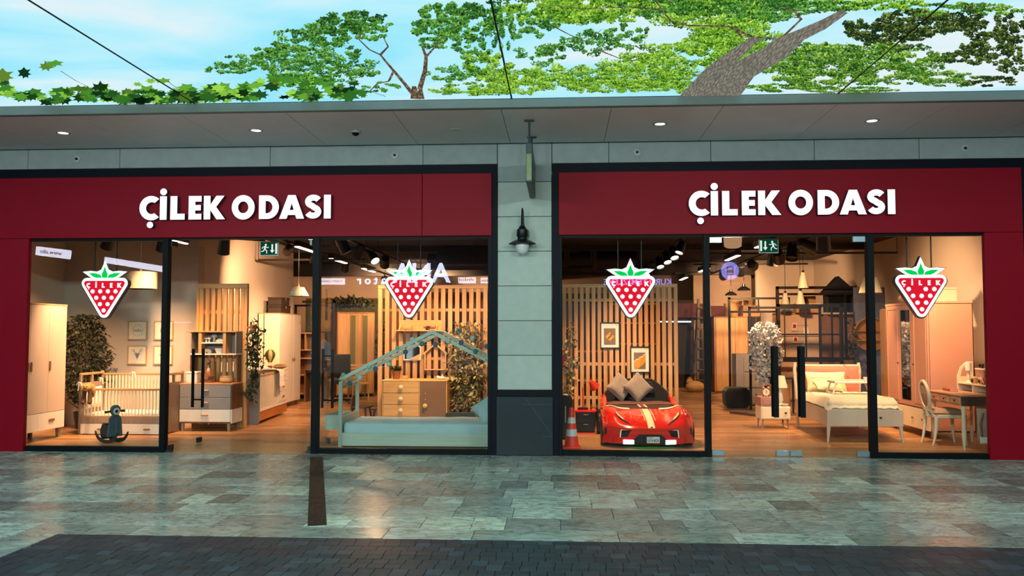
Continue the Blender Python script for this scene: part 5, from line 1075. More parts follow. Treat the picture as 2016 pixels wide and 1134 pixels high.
def setcush(name, label, loc, rot, w, m, grp=None):
    t = T(name, label, 'cushion', loc, group=grp, rot=rot); P('cover', t, m, cushion(w, w, .18, 16, .13), smooth=True)
    P('piping', t, m, tube([(-w*.44,0,-w*.44),(0,0,-w*.44),(w*.44,0,-w*.44),(w*.44,0,0),(w*.44,0,w*.44),(0,0,w*.44),(-w*.44,0,w*.44),(-w*.44,0,0),(-w*.44,0,-w*.44)], .006, 5)); return t
setcush('cushion', 'grey furry cushion on its corner, left of two on the car bed', (.93, 2.36, .735), (R(-22), R(42), R(6)), .365, m_cgrey, 'grey cushions on the car bed')
setcush('cushion', 'grey furry cushion on its corner, overlapping the other on car bed', (1.20, 2.26, .735), (R(-24), R(47), R(-4)), .37, m_cgrey, 'grey cushions on the car bed')

slatwall('slat_wall', 'pine slat wall with two framed road prints behind the car bed', (.03, 2.86, 0), 1.88, 2.39, 20, .062, (.5, 1.05, 2.1))
def frame2(x, z, label, kind):
    t = T('framed_poster', label, 'picture', (x, 2.822, z), group='road sign posters'); P('frame', t, m_blackm, prism([(-.16,-.215),(.16,-.215),(.16,.215),(-.16,.215)], -.018, .012, [[(-.142,-.197),(.142,-.197),(.142,.197),(-.142,.197)]]), bev=.002)
    pr = P('print', t, mat('poster_white', '#eae2d2', .7, var=.005), bx(-.143,.143,0,.01,-.198,.198)); P('photo_area', pr, mat('poster_grey', '#7d6a5c', .8, var=.05), bx(-.10,.09,-.002,-.0003,-.155,.115))
    P('poster_mark', pr, m_ink, bx(.09,.125,-.001,-.0003,.165,.172), bx(-.13,-.11,-.001,-.0003,-.18,-.172)); return pr
y_ = mat('sign_yellow', '#d79a24', .6)
pr = frame2(.805, 1.545, 'black framed poster of yellow diamond road sign, upper of two', 0)
P('diamond', pr, y_, prism([(-.075,-.02),(0,.055),(.075,-.02),(0,-.095)], -.004, -.0021)); P('bend_arrow', pr, m_blackm, prism([(-.03,-.065),(-.03,-.03),(-.005,-.015),(.012,0),(.012,.012),(.0,.012),(.018,.034),(.036,.012),(.024,.012),(.024,-.01),(.0,-.03),(-.018,-.04),(-.018,-.065)], -.006, -.0041))
pr = frame2(1.29, 1.15, 'black framed poster of cracked yellow road line, lower of two', 1)
P('road_line', pr, y_, prism([(-.10,-.155),(-.04,-.155),(.02,-.10),(.05,-.085),(.09,-.02),(.09,.09),(.06,.075),(.045,.045),(.0,.04),(-.03,.0),(-.06,.0),(-.1,-.04)], -.004, -.0021)); P('line_edge', pr, m_carwhite, prism([(-.1,-.03),(-.06,.012),(-.03,.012),(0,.05),(.04,.055),(.058,.085),(.09,.1),(.09,.09),(.06,.075),(.045,.045),(.0,.04),(-.03,.0),(-.06,.0),(-.1,-.04)], -.0045, -.0021))
t = T('bookcase', 'light wood bookcase seen through the slats behind the car bed', 'bookcase', (.25, 3.55, 0))
for x in (0, .52, .55, 1.38): P('side_panel', t, m_pine, bx(x, x+.025, 0, .3, 0, 2.1 if x > .53 else 1.28))
P('back_panel', t, mat('rust_back', '#7d3a20', .85), bx(.56, 1.4, .3, .32, 0, 2.1), bx(0, .54, .3, .32, .5, .8))
for z in (.3, .75, 1.25): P('shelf', t, m_pineh, bx(0, .54, 0, .3, z, z+.03))
for z in (.3, .66, 1.02, 1.38, 1.74, 2.07): P('shelf', t, m_pineh, bx(.56, 1.4, 0, .3, z, z+.028))
S('wall_behind_slats.001', mat('brown_back', '#5a4436', .9), bx(-.1, 1.75, 4.3, 4.36, 0, 2.3))

t = T('bedside_cabinet', 'black two drawer bedside cabinet with red top beside the car bed', 'cabinet', (.385, 2.35, 0))
P('carcass', t, m_cardark, taper(-.16,.16,0,.34,.02,.335,.86), bev=.006); P('top_panel', t, m_carred, bx(-.175,.175,-.012,.35,.337,.372), bev=.008); P('plinth', t, m_carred, bx(-.14,.14,.0,.32,0,.018))
for z0, z1 in ((.04,.17),(.18,.325)): d = P('drawer', t, m_cardark, bx(-.13,.13,-.012+(.335-z0)*.06,.02,z0,z1), bev=.003); P('handle', d, m_steel, bx(-.03,.045,-.02+(.335-z0)*.06,-.01+(.335-z0)*.06,z1-.03,z1-.02))
m_lred = mat('lamp_red', '#c2311a', .35, spec=.5)
t = T('desk_lamp', 'red desk lamp with tilted shade on the bedside cabinet', 'lamp', (.35, 2.5, .374)); P('base', t, m_cardark, lathe([(.085,0),(.085,.02),(.03,.03)], n=20), smooth=True); P('stem', t, m_lred, tube([(0,0,.02),(0,0,.34)], .011, 8)); P('neck', t, m_steel, tube([(0,0,.34),(.01,0,.40),(.05,-.01,.43),(.11,-.02,.425)], .005, 6))
P('lamp_shade', t, m_lred, tf(lathe([(.02,.09),(.03,.085),(.085,-.05),(.08,-.05),(.028,.075)], n=20), (.165,-.03,.385), (R(28), R(-38), 0)), smooth=True); P('bulb', t, m_milk, tf(ell((0,0,-.01), (.05,.05,.04), 10, 6), (.165,-.03,.385), (R(28), R(-38), 0)), smooth=True)
m_cone = mat('cone_orange', '#e0311a', .45, var=.02); m_conew = mat('cone_white', '#cfd3d6', .4, var=.02)
t = T('traffic_cone', 'orange traffic cone with two white bands beside the car bed', 'cone', (.145, .70, 0))
P('cone_body', t, m_cone, lathe([(.112,.025),(.10,.04),(.028,.55),(.022,.555),(.018,.55)], n=28), smooth=True); P('base', t, m_cone, bx(-.125,.125,-.125,.125,0,.025), bev=.006)
k = lambda z: .10-(z-.04)*(.072/.51)+.0015
for z0, z1 in ((.17,.265),(.345,.425)): P('reflective_band', t, m_conew, lathe([(k(z0),z0),(k(z1),z1),(k(z1)-.004,z1),(k(z0)-.004,z0)], n=28), smooth=True)
t = T('tall_bin', 'black rounded upright case behind the cone at the window edge', 'bin', (.02, 1.75, 0)); P('body', t, m_cardark, prism(rrect(-.13,.15,0,.68,.10), -.15, .15), bev=.02, smooth=True); P('trim', t, m_steel, bx(.04,.055,-.156,-.15,.25,.5))
ivy('leafy_climber', 'pale leafy climbing plant at the left edge of the car display', (.13, 2.60, 0), [(-.02,1.72,.55,.05),(.05,1.6,.75,.05),(.0,1.2,.4,.04)], 60, .075, ((.06,.06,.02),(.42,.38,.18)), .045)
t = T('red_bag', 'red hanging bag at the left edge of the slat wall', 'bag', (.07, 2.775, .98)); P('bag_body', t, mat('bag_red', '#8d1412', .7), tf(cushion(.14,.34,.1,8,.05), (0,0,.17)), smooth=True); P('strap', t, m_blackm, tube([(-.04,0,.32),(0,0,.45),(.04,0,.32)], .008, 6))

# ================================================================ RIGHT BAY: behind the closed doors
t = T('bedside_table', 'white bedside table with pink raised drawer left of the bed', 'bedside table', (3.55, 3.2, 0), 0)
m_rose = mat('rose_lacquer', '#b08172', .5, var=.02)
P('carcass', t, m_cream, bx(-.24,.24,0,.40,.155,.365), bev=.003); P('raised_box', t, m_rose, bx(-.24,.0,0.0,.40,.367,.515), bev=.003)
d = P('drawer', t, m_cream, bx(-.225,.225,-.012,.01,.17,.35), bev=.003); P('heart_knob', d, m_case, *[tf(s_, (.16,-.02,.26), (0,0,0)) for s_ in (prism([(0,-.02),(.022,.005),(.012,.018),(0,.008),(-.012,.018),(-.022,.005)], -.006, .008),)], *[tf(s_, (-.04,-.02,.26), (0,0,0)) for s_ in (prism([(0,-.02),(.022,.005),(.012,.018),(0,.008),(-.012,.018),(-.022,.005)], -.006, .008),)])
d = P('drawer', t, m_rose, bx(-.20,-.03,-.01,.01,.395,.49), bev=.003); P('knob', d, m_case, ell((-.06,-.02,.44), .013, 8, 6))
for x in (-.2, .2):
    for y in (.04, .36): P('leg', t, m_taupe, tube([(x,y,.155),(x*1.06,y,0)], [.018,.011], 8))
t = T('alarm_clock', 'pale twin bell alarm clock on the pink drawer', 'clock', (3.42, 3.32, .517)); P('body', t, mat('clock_pink', '#c9937b', .4), lathe([(.055,0),(.065,.012),(.065,.05),(.05,.055)], (0,-.03,.078), 22, 'y'), smooth=True); P('dial', t, m_cream, lathe([(.056,-.003),(.001,-.004)], (0,-.03,.078), 20, 'y')); P('hands', t, m_blackm, bar((0,-.036,.078),(0,-.036,.115),.005), bar((0,-.036,.078),(.02,-.036,.085),.005))
for s in (-1,1): P('bell', t, mat('clock_pink', '#c9937b', .4), ell((s*.04,-.01,.15), (.028,.028,.02), 10, 6), smooth=True); P('foot', t, m_case, tube([(s*.035,-.01,.03),(s*.05,-.01,0)], .007, 6))
t = T('table_lamp', 'white table lamp with pleated shade beside the bed', 'lamp', (3.68, 3.4, .367)); P('base', t, m_white, lathe([(.065,0),(.07,.015),(.03,.04),(.05,.10),(.045,.16),(.02,.25),(.015,.32)], n=18), smooth=True)
n=32; P('lamp_shade', t, mat('shade_cream', '#e0d6c0', .8, var=.02), ([( (r*(1+.02*(k%2)))*cos(2*pi*k/n), (r*(1+.02*(k%2)))*sin(2*pi*k/n), z) for r, z in ((.115,.30),(.07,.50)) for k in range(n)], [(k,(k+1)%n,n+(k+1)%n,n+k) for k in range(n)]), fix=False)
t = T('bowl', 'small white dish under the pleated lamp', 'bowl', (3.72, 3.28, .367)); P('bowl', t, m_white, lathe([(.03,0),(.06,.03),(.055,.035),(.025,.012),(.001,.012)], n=14), smooth=True); P('rim', t, m_cream, lathe([(.06,.03),(.062,.034),(.058,.037)], n=14))
t = T('pouf', 'black round pouf in front of the oak wardrobe', 'pouf', (3.70, 7.1, 0)); P('seat', t, m_fab, prism(rrect(-.255,.255,0,.43,.12,6), -.24, .24), bev=.07, seg=3, smooth=True); P('seam', t, m_cardark, tube([(-.257,-.17,.22),(0,-.243,.22),(.257,-.17,.22)], .006, 5))
t = T('branch_log', 'pale log lying on the floor behind the bedside table', 'log', (3.35, 5.35, .04)); P('log', t, mat('log_bark', '#6f5741', .9, var=.1), tube([(-.05,.35,0),(.15,.1,.01),(.35,-.15,0)], [.03,.04,.035], 10), smooth=True); P('cut_end', t, m_cream, lathe([(.034,0),(.001,.001)], (.352,-.155,0), 10, 'y'))

m_beige = mat('bed_beige', '#d3bfa8', .5, var=.015); m_sheet = mat('cream_sheet', '#eadcbc', .9, var=.03, scale=9, bump=.12, sheen=.2); m_rosefab = mat('rose_velvet', '#bb7a62', .85, var=.04, scale=6, sheen=.4)
t = T('single_bed', 'cream single bed with rose padded headboard and tapered legs', 'bed', (3.86, 1.5, 0))
BW, BL = 1.08, 2.05; sk = .055                                # the head stands slightly to the right
def sx(y): return sk*y
P('foot_board', t, m_beige, bx(0, BW, 0, .03, .235, .475), bev=.004)
P('side_board', t, m_beige, *[([(x+sx(y)+dx, y, z) for y in (.03, BL) for dx, z in ((0,.235),(.03,.235),(.03,.475),(0,.475))], [(0,1,2,3),(7,6,5,4),(0,4,5,1),(1,5,6,2),(2,6,7,3),(3,7,4,0)]) for x in (0,)]); P('side_board', t, m_beige, *[([(x+sx(y)+dx, y, z) for y in (.03, BL) for dx, z in ((0,.235),(.03,.235),(.03,.475),(0,.475))], [(0,1,2,3),(7,6,5,4),(0,4,5,1),(1,5,6,2),(2,6,7,3),(3,7,4,0)]) for x in (BW-.03,)])
for x, s in ((.03, -1), (BW-.03, 1)):
    P('leg', t, m_beige, tube([(x, .03, .25), (x+s*.01, .02, .12), (x+s*.025, .0, 0)], [.032, .022, .012], 10), smooth=True)
    P('head_post', t, m_beige, tube([(x+sx(BL)-s*.0, BL, 0), (x+sx(BL)+s*.01, BL+.02, .6), (x+sx(BL)+s*.03, BL+.04, .95), (x+sx(BL)+s*.02, BL+.05, 1.08)], [.022, .03, .03, .024], 10), smooth=True)
P('heart_cutout', t, m_case, tf(prism([(0,-.022),(.022,.005),(.012,.018),(0,.008),(-.012,.018),(-.022,.005)], -.004, 0), (.76, 0, .36)))
P('head_board', t, m_beige, bx(sx(BL)+.05, sx(BL)+BW-.05, BL+.01, BL+.035, .3, 1.05), bev=.004); P('head_rail', t, m_cream, tube([(sx(BL)+.03, BL+.0, 1.03), (sx(BL)+BW-.03, BL+.0, 1.03)], .018, 8))
P('head_cushion', t, m_rosefab, tf(cushion(1.0, .56, .11, 12, .0), (sx(BL)+BW/2, BL-.045, .75)), smooth=True)
P('bow', t, m_rosefab, tube([(sx(BL)+.8,BL-.03,1.04),(sx(BL)+.87,BL-.08,.98),(sx(BL)+.93,BL-.08,.90)], [.02,.016,.01], 6), tube([(sx(BL)+.86,BL-.08,1.0),(sx(BL)+.86,BL-.1,.85)], [.016,.008], 6), tube([(sx(BL)+.1,BL-.03,1.02),(sx(BL)+.07,BL-.08,.9)], [.018,.008], 6), smooth=True)
P('button', t, m_rose, *[ell((sx(BL)+x, BL-.098, z), .014, 8, 5) for x in (.25,.54,.83) for z in (.86,.65)])
mp = pad(.035, BW-.035, .035, BL-.03, .40, .60, .06); mp = ([(x+sx(y)*.95, y, z) for x, y, z in mp[0]], mp[1]); P('mattress', t, m_sheet, mp, smooth=True)
def cover():
    v, f = [], []; nx, ny = 28, 20
    for j in range(ny+1):
        for i in range(nx+1):
            a = i/nx*2-1; b = j/ny; y = .02 + b*1.45; x = BW/2 + a*(BW/2-.0) + sx(y); e = max(0, abs(a)-.86)/.14; fr = max(0, .10-b)/.10
            z = .628 - .13*e**1.6 - .13*fr**1.5 + .006*sin(a*22+b*9)*(1-e) + .004*sin(a*31)*fr + .004*sin(b*19)*e
            v.append((x - .0*e, y - .02*fr + .006*sin(a*40)*fr, z))
    f = [(j*(nx+1)+i, j*(nx+1)+i+1, (j+1)*(nx+1)+i+1, (j+1)*(nx+1)+i) for j in range(ny) for i in range(nx)]
    return v, f
P('bed_cover', t, m_sheet, cover(), smooth=True, fix=False)
m_pillow = mat('pillow_cream', '#f0dcae', .9, var=.02, scale=10, bump=.1, sheen=.2)
def pill(label, loc, rot, w, h, th):
    q = T('pillow', label, 'pillow', loc, group='pillows on the rose bed', rot=rot); P('pillow_cover', q, m_pillow, cushion(w, h, th, 14, .08), smooth=True)
    P('pleat', q, m_pillow, *[tube([(-w*.38, -th*.42-.004*abs(i), h*.07*i), (0, -th*.52, h*.07*i), (w*.38, -th*.42, h*.07*i)], .006, 5) for i in (-2,0,2)], smooth=True); return q
pill('large cream pillow leaning on the rose headboard', (4.40, 3.28, .77), (R(-22), 0, 0), .66, .36, .15); pill('small cream pillow lying in front of the large pillow', (4.33, 2.98, .735), (R(-62), R(6), R(12)), .46, .30, .13)
t = T('bed_tray', 'white bed tray table with folding legs standing on the bed', 'tray', (4.56, 2.55, .632)); P('tray_top', t, m_white, bx(-.31,.31,-.18,.18,.17,.19), bev=.004); P('tray_rim', t, m_white, bx(-.31,.31,.165,.18,.19,.215), bx(-.31,-.295,-.18,.18,.19,.205), bx(.295,.31,-.18,.18,.19,.205), bev=.003)
for s in (-1,1):
    P('leg', t, m_white, *[bar((s*.27,y,.17),(s*.33,y,0),.022) for y in (-.15,.15)], bar((s*.325,-.15,.02),(s*.325,.15,.02),.018))
t = T('mug', 'small white cup on the right end of the bed tray', 'cup', (4.79, 2.55, .824)); P('cup', t, m_white, lathe([(.03,0),(.038,.07),(.034,.07),(.028,.006),(.001,.006)], n=16), smooth=True); P('handle', t, m_white, tube([(.035,0,.055),(.06,0,.045),(.055,0,.02),(.033,0,.015)], .006, 6), smooth=True)

m_salm = mat('salmon_lacquer', '#bc8a76', .5, var=.015, scale=2)
t = T('wardrobe', 'salmon three door wardrobe with mirror and cream base drawers', 'wardrobe', (5.50, 3.55, 0), -90)
w, dp, h, zb = 1.62, .66, 2.05, .11                          # local x runs towards the camera, front faces -X
P('carcass', t, m_salm, bx(0,.02,.02,dp,zb,h), bx(w-.02,w,.02,dp,zb,h), bx(0,w,dp-.015,dp,zb,h), bx(0,w,.02,dp,zb,zb+.02), bx(0,w,.02,dp,.43,.445), bev=.003); P('top_panel', t, m_salm, bx(-.01,w+.01,-.012,dp,h-.02,h+.015), bev=.004)
dw = (w-.03)/3
for i in range(3):
    a = .015+i*dw; b = a+dw
    d = P('door', t, m_salm, bx(a+.002,b-.002,-.006,.018,.45,h-.024), bev=.003)
    if i == 1: P('mirror_glass', d, m_mirror, bx(a+.11,b-.09,-.012,-.0065,.53,h-.1)); P('mirror_edge', d, m_case, bx(a+.085,a+.11,-.012,-.0065,.53,h-.1))
    else: P('door_panel', d, m_salm, prism([(a+.05,.5),(b-.05,.5),(b-.05,h-.075),(a+.05,h-.075)], -.014, -.0065, [[(a+.062,.512),(b-.062,.512),(b-.062,h-.087),(a+.062,h-.087)]]))
    if i != 1: P('knob', d, m_case, lathe([(.006,-.006),(.006,-.02),(.016,-.03),(.001,-.04)], (b-.03 if i == 0 else a+.03, 0, 1.1), 12, 'y'))
for i in range(2):
    a = .015+i*(w-.03)/2; d = P('drawer', t, m_cream, bx(a+.002,a+(w-.03)/2-.002,-.006,.018,zb+.01,.427), bev=.003)
    for q in (.22,.58): P('knob', d, m_tan, lathe([(.008,-.006),(.008,-.02),(.02,-.03),(.001,-.04)], (a+q,0,.27), 12, 'y'))
for x in (.05,w-.1):
    for y in (.05,dp-.1): P('leg', t, m_salm, bx(x,x+.05,y,y+.05,0,zb))
setcush('cushion', 'beige cushion leaning on top of the salmon wardrobe', (5.86, 3.36, 2.35), (R(-12), R(30), R(30)), .38, m_linen); setcush('cushion', 'rose cushion lying on top of the salmon wardrobe', (5.72, 2.98, 2.165), (R(82), 0, R(20)), .34, mat('rose_cloth', '#b98d72', .9))
tb = T('storage_box', 'pale box on top of the salmon wardrobe behind the sign', 'box', (5.95, 2.7, 2.067)); P('box_body', tb, m_cream, bx(-.2,.25,-.2,.35,0,.2), bev=.006); P('box_lid', tb, m_cream, bx(-.21,.26,-.21,.36,.2,.235), bev=.006)
t = T('wardrobe', 'tall oak wardrobe between the bed and the salmon wardrobe', 'wardrobe', (6.14, 5.55, 0), -90); P('carcass', t, m_oakv, bx(0,.55,.02,.7,.06,2.05), bev=.004); P('door', t, m_oakv, bx(.01,.27,-.01,.018,.08,2.03), bev=.003); P('door', t, m_oakv, bx(.28,.54,-.01,.018,.08,2.03), bev=.003); P('plinth', t, m_case, bx(.02,.53,.06,.66,0,.06))

# desk, chair, what is on the desk
m_ivory = mat('ivory_paint', '#e3d0b4', .45, var=.02); m_peach = wood('peach_wood', '#c9997a', '#b98768', 'y', rnd=0)
t = T('writing_desk', 'ivory writing desk with small drawers and turned legs by window', 'desk', (5.42, .74, 0))
P('desk_top', t, m_peach, bx(-.02,.62,-.02,1.0,.725,.752), bev=.008)
P('apron', t, m_peach, bx(0,.02,.0,.98,.60,.725), bx(.02,.6,.96,.98,.60,.725), bx(.58,.6,.02,.96,.60,.725), bev=.003); P('end_apron', t, mat('desk_dark', '#5a3a2b', .6), bx(.0,.6,-.002,.02,.60,.724))
for i in range(3):
    d = P('drawer', t, m_peach, bx(-.012,.0,.04+i*.315,.32+i*.315,.615,.71), bev=.003); P('drawer_frame', d, m_peach, bx(-.018,-.012,.07+i*.315,.29+i*.315,.63,.636), bx(-.018,-.012,.07+i*.315,.29+i*.315,.69,.696)); P('knob', d, m_case, ell((-.026,.18+i*.315,.663), .012, 8, 6))
for x in (.03,.56):
    for y in (.03,.94): P('leg', t, m_ivory, tube([(x,y,.62),(x,y,.56),(x,y,.50),(x,y,.2),(x,y,.08),(x,y,0)], [.032,.032,.024,.03,.018,.012], 12), smooth=True)
t = T('desk_hutch', 'ivory desk shelf with arched ends on the writing desk', 'shelf', (5.80, .76, .754))
P('end_panel', t, m_ivory, prism([(-.02,0),(.2,0),(.2,.42),(.12,.42),(.03,.34),(-.02,.2)], .88, .905, [[(.02,.2),(.15,.2),(.15,.38),(.12,.38),(.05,.31)]])); P('end_panel', t, m_ivory, prism([(-.02,0),(.2,0),(.2,.42),(.12,.42),(.03,.34),(-.02,.2)], .0, .025)); P('shelf', t, m_ivory, bx(-.02,.2,.025,.88,.10,.12), bev=.003); P('back_panel', t, m_ivory, bx(.185,.2,.025,.88,0,.2)); P('divider', t, m_ivory, bx(-.015,.185,.44,.46,0,.10))
def things_on_desk():
    z = .876
    q = T('candle_jar', 'white candle on tall ivory stand on the desk shelf', 'candle', (5.88, 1.52, z)); P('stand', q, m_ivory, lathe([(.04,0),(.02,.03),(.028,.09),(.018,.15),(.03,.17)], n=14), smooth=True); P('candle', q, m_linen, lathe([(.04,.17),(.04,.29),(.001,.29)], n=16), smooth=True)
    q = T('toy_camera', 'small wooden toy camera on the desk shelf', 'toy', (5.85, 1.28, z)); P('body', q, m_oakv, bx(-.03,.03,-.05,.05,0,.085), bev=.008); P('lens', q, m_case, lathe([(.025,-.045),(.025,-.03),(.001,-.03)], (0,0,.04), 12, 'x')); P('button', q, m_white, bx(-.01,.01,-.03,-.01,.085,.1))
    q = T('toy_camera', 'second smaller wooden toy camera beside the first', 'toy', (5.88, 1.14, z)); P('body', q, m_oakh, bx(-.03,.03,-.045,.04,0,.075), bev=.008); P('lens', q, m_case, lathe([(.02,-.042),(.02,-.03),(.001,-.03)], (0,0,.035), 12, 'x'))
    q = T('storage_box', 'pink box with black bow on the desk shelf', 'box', (5.90, 1.2, z+.09)); P('box_body', q, m_rose, bx(-.02,.07,-.12,.12,0,.10), bev=.004); P('box_lid', q, m_cream, bx(-.025,.075,-.125,.125,.10,.125), bev=.004); P('bow', q, m_cardark, tube([(0,-.06,.13),(.02,-.02,.17),(.02,.03,.13),(.02,.07,.17)], [.008,.02,.012,.02], 6), smooth=True)
    q = T('makeup_pouch', 'dark red cosmetic pouch at the near end of desk shelf', 'pouch', (5.87, .98, z)); P('pouch', q, mat('pouch_red', '#9c2a24', .6), prism([(-.09,0),(.09,0),(.075,.09),(-.075,.09)], -.03, .03, plane='yz'), bev=.01); P('brush', q, m_white, tube([(-.035,.02,.02),(-.045,.07,.11)], .006, 6)); P('zip', q, m_case, bx(-.005,.005,-.075,.075,.09,.094))
    q = T('book', 'pink book lying on the far end of the writing desk', 'book', (5.62, 1.52, .754)); P('cover', q, mat('book_pink', '#c9675a', .6), bx(-.06,.06,-.11,.11,0,.006), bx(-.06,.06,-.11,.11,.026,.032), bx(-.06,-.056,-.11,.11,0,.032)); P('pages', q, m_linen, bx(-.055,.057,-.107,.107,.006,.026))
things_on_desk()
t = T('medallion_chair', 'ivory chair with oval padded back facing the writing desk', 'chair', (5.28, 1.33, 0), 0)
# seat towards +x, back at -x
oval = [(a, b) for a, b in circ(0, 0, .155, 28, .215)]; inn = [(a, b) for a, b in circ(0, 0, .118, 28, .175)]
bk = lambda s_: tf(s_, (-.055, .11, .705), (0, R(-8), 0))
P('back_frame', t, m_ivory, bk(prism(oval, -.02, .02, [inn], plane='yz')), bev=.006, smooth=True); P('back_pad', t, mat('rose_brocade', '#b58f76', .85, var=.06, scale=14), bk(tf(ell((0,0,0), (.022,.122,.18), 18, 10), (0,0,0))), smooth=True); P('button', t, m_case, bk(ell((-.026,0,0), .009, 8, 5)))
P('back_neck', t, m_ivory, tube([(-.03,.11,.50),(-.01,.11,.40)], [.03,.035], 8), bar((-.035,.05,.51),(.02,-.04,.42),.03), bar((-.035,.17,.51),(.02,.26,.42),.03))
P('seat', t, mat('rose_brocade', '#b58f76', .85, var=.06, scale=14), tf(cushion(.44,.44,.12,12,-.02), (.21,.11,.46), (pi/2,0,0)), smooth=True); P('seat_frame', t, m_ivory, prism(rrect(-.01,.44,-.12,.34,.06), .385, .435, plane='xy'), bev=.008)
for x, y, dx in ((.02,-.08,-.06),(.02,.30,-.06),(.40,-.08,.03),(.40,.30,.03)): P('leg', t, m_ivory, tube([(x,y,.40),(x+dx*.1,y,.25),(x+dx*.5,y,.1),(x+dx,y,0)], [.03,.024,.018,.013], 10), smooth=True)
t = T('backpack', 'pale fabric backpack hanging at the near end of the writing desk', 'backpack', (5.72, .66, .16)); P('bag_body', t, mat('bag_beige', '#b59c88', .95, var=.05, scale=12), tf(cushion(.30,.42,.12,10,.02), (0,0,.21)), smooth=True); P('strap', t, mat('bag_beige2', '#8f7766', .95), tube([(-.09,-.05,.36),(-.14,-.075,.22),(-.12,-.06,.05)], .014, 6), tube([(.09,-.05,.36),(.14,-.075,.22),(.12,-.06,.05)], .014, 6)); P('hook', t, m_steel, tube([(0,0,.42),(0,.02,.455),(0,.068,.455)], .006, 6)); P('fringe', t, m_linen, tf(cushion(.26,.10,.05,8,0), (0,-.03,.0)), smooth=True)
t = T('pendant_lamp', 'cream pleated pendant shade behind the black door post', 'lamp', (4.98, 2.8, 2.23)); P('lamp_shade', t, mat('shade_pale', '#efd9ab', .8, var=.01), ([((r*(1+.015*(k%2)))*cos(2*pi*k/40), (r*(1+.015*(k%2)))*sin(2*pi*k/40), z) for r, z in ((.175,0),(.10,.25)) for k in range(40)], [(k,(k+1)%40,40+(k+1)%40,40+k) for k in range(40)]), fix=False); P('cord', t, m_linen, tube([(0,0,.2),(0,0,1.3)], .005, 6))  # shade has a plain pale cream colour

# ================================================================ RIGHT BAY: rear
t = T('wardrobe', 'oak two door wardrobe with round knobs beyond the pouf', 'wardrobe', (4.48, 11.4, 0))
P('carcass', t, m_oakd, bx(-.45,-.41,0,.6,.02,2.0), bx(.41,.43,0,.6,.02,2.0), bx(-.45,.43,.58,.6,.02,2.0), bx(-.45,.43,0,.6,1.98,2.0), bx(-.45,.43,.02,.6,0,.04))
for a, b, kx in ((-.405,.095,.055),(.10,.41,.14)): d = P('door', t, m_oakv, bx(a,b,-.02,0,.04,1.97), bev=.003); P('knob', d, m_tan, lathe([(.012,-.02),(.03,-.035),(.028,-.05),(.001,-.055)], (kx,0,.98), 14, 'y'))
S('wall_red', mat('brick_red_band', '#4a130d', .8), bx(4.15, 5.3, 13.2, 13.3, 0, 2.33), bx(2.2, 4.15, 13.24, 13.3, 2.0, 2.4))
m_wick = mat('wicker', '#c79a5e', .8, var=.1, scale=30, stretch=(1,1,6), bump=.4)
def basket(x, y, z, w, h, label):
    t = T('basket', label, 'basket', (x, y, z), group='baskets on the oak wardrobe'); P('basket_body', t, m_wick, lathe([(w*.42,0),(w*.5,h),(w*.47,h),(w*.4,.02),(.001,.02)], n=20), smooth=True); P('rim', t, m_oakh, lathe([(w*.5,h-.01),(w*.53,h),(w*.5,h+.015),(w*.47,h)], n=20), smooth=True)
basket(4.55, 11.7, 2.001, .40, .34, 'large pale wicker basket on the oak wardrobe'); 
t = T('crate', 'wooden crate with heart cut-out beside the wicker basket', 'crate', (4.85, 11.6, 2.001)); P('crate_side', t, m_oakh, bx(-.02,0,0,.3,0,.3), bx(.40,.42,0,.3,0,.3)); P('crate_front', t, m_oakh, bx(-.02,.42,-.02,0,0,.09), bx(-.02,.42,-.02,0,.1,.19), bx(-.02,.42,-.02,0,.2,.3)); P('heart', t, m_case, tf(prism([(0,-.03),(.03,.008),(.016,.026),(0,.012),(-.016,.026),(-.03,.008)], -.026, -.0205), (.2,0,.23)))
basket(5.0, 11.75, 2.302, .26, .12, 'shallow wicker basket on top of the wooden crate'); basket(4.72, 11.75, 2.302, .24, .10, 'small round wicker basket left on top of the crate')
def metalframe(x0, x1, y, z0, z1, label, bars=(), d=.05):
    t = T('metal_frame', label, 'frame', (x0, y, 0), group='black metal display frames'); w = x1-x0
    P('post', t, m_blackm, bx(0,d,0,d,0,z1)); P('post', t, m_blackm, bx(w-d,w,0,d,0,z1)); P('top_bar', t, m_blackm, bx(0,w,0,d,z1-d,z1)); P('lower_bar', t, m_blackm, bx(d,w-d,0,d,z0,z0+d))
    for b in bars: P('cross_bar', t, m_blackm, bx(*b))
    return t
metalframe(3.88, 5.35, 6.6, .98, 2.12, 'black metal display frame just behind the white tree', [(.72,.74,.01,.03,1.03,2.07),(.05,1.42,.01,.03,1.5,1.515)], .045)
metalframe(4.56, 5.92, 7.0, .97, 2.18, 'black metal display frame in front of the card wall', [(.58,.61,.01,.04,1.02,2.13),(1.12,1.15,.01,.04,1.02,2.13),(.05,1.31,.01,.04,1.53,1.56)], .06)
metalframe(4.85, 6.62, 8.2, .97, 2.62, 'tallest black metal display frame before the brown wardrobe', [(.05,1.72,0,.05,2.42,2.47),(1.5,1.55,0,.05,1.0,2.42)], .06)
metalframe(4.0, 5.45, 9.32, 2.05, 2.42, 'low wide black metal rail frame before the oak wardrobe', [(.7,.73,.01,.04,2.1,2.37)], .05)
t = T('wardrobe', 'pale rose wardrobe with photo cards pinned on strings', 'wardrobe', (5.0, 8.6, 0))
P('carcass', t, m_rose, bx(.0,.02,.02,.6,.03,2.02), bx(.90,.92,.02,.6,.03,2.02), bx(0,.92,.58,.6,.03,2.02), bx(0,.92,0,.6,2.0,2.03), bx(0,.92,.04,.6,0,.04)); P('door', t, mat('pale_rose', '#cfae93', .5, var=.02), bx(.005,.16,-.015,.015,.05,1.995)); P('door', t, mat('pale_rose', '#cfae93', .5, var=.02), bx(.165,.915,-.015,.015,.05,1.995))
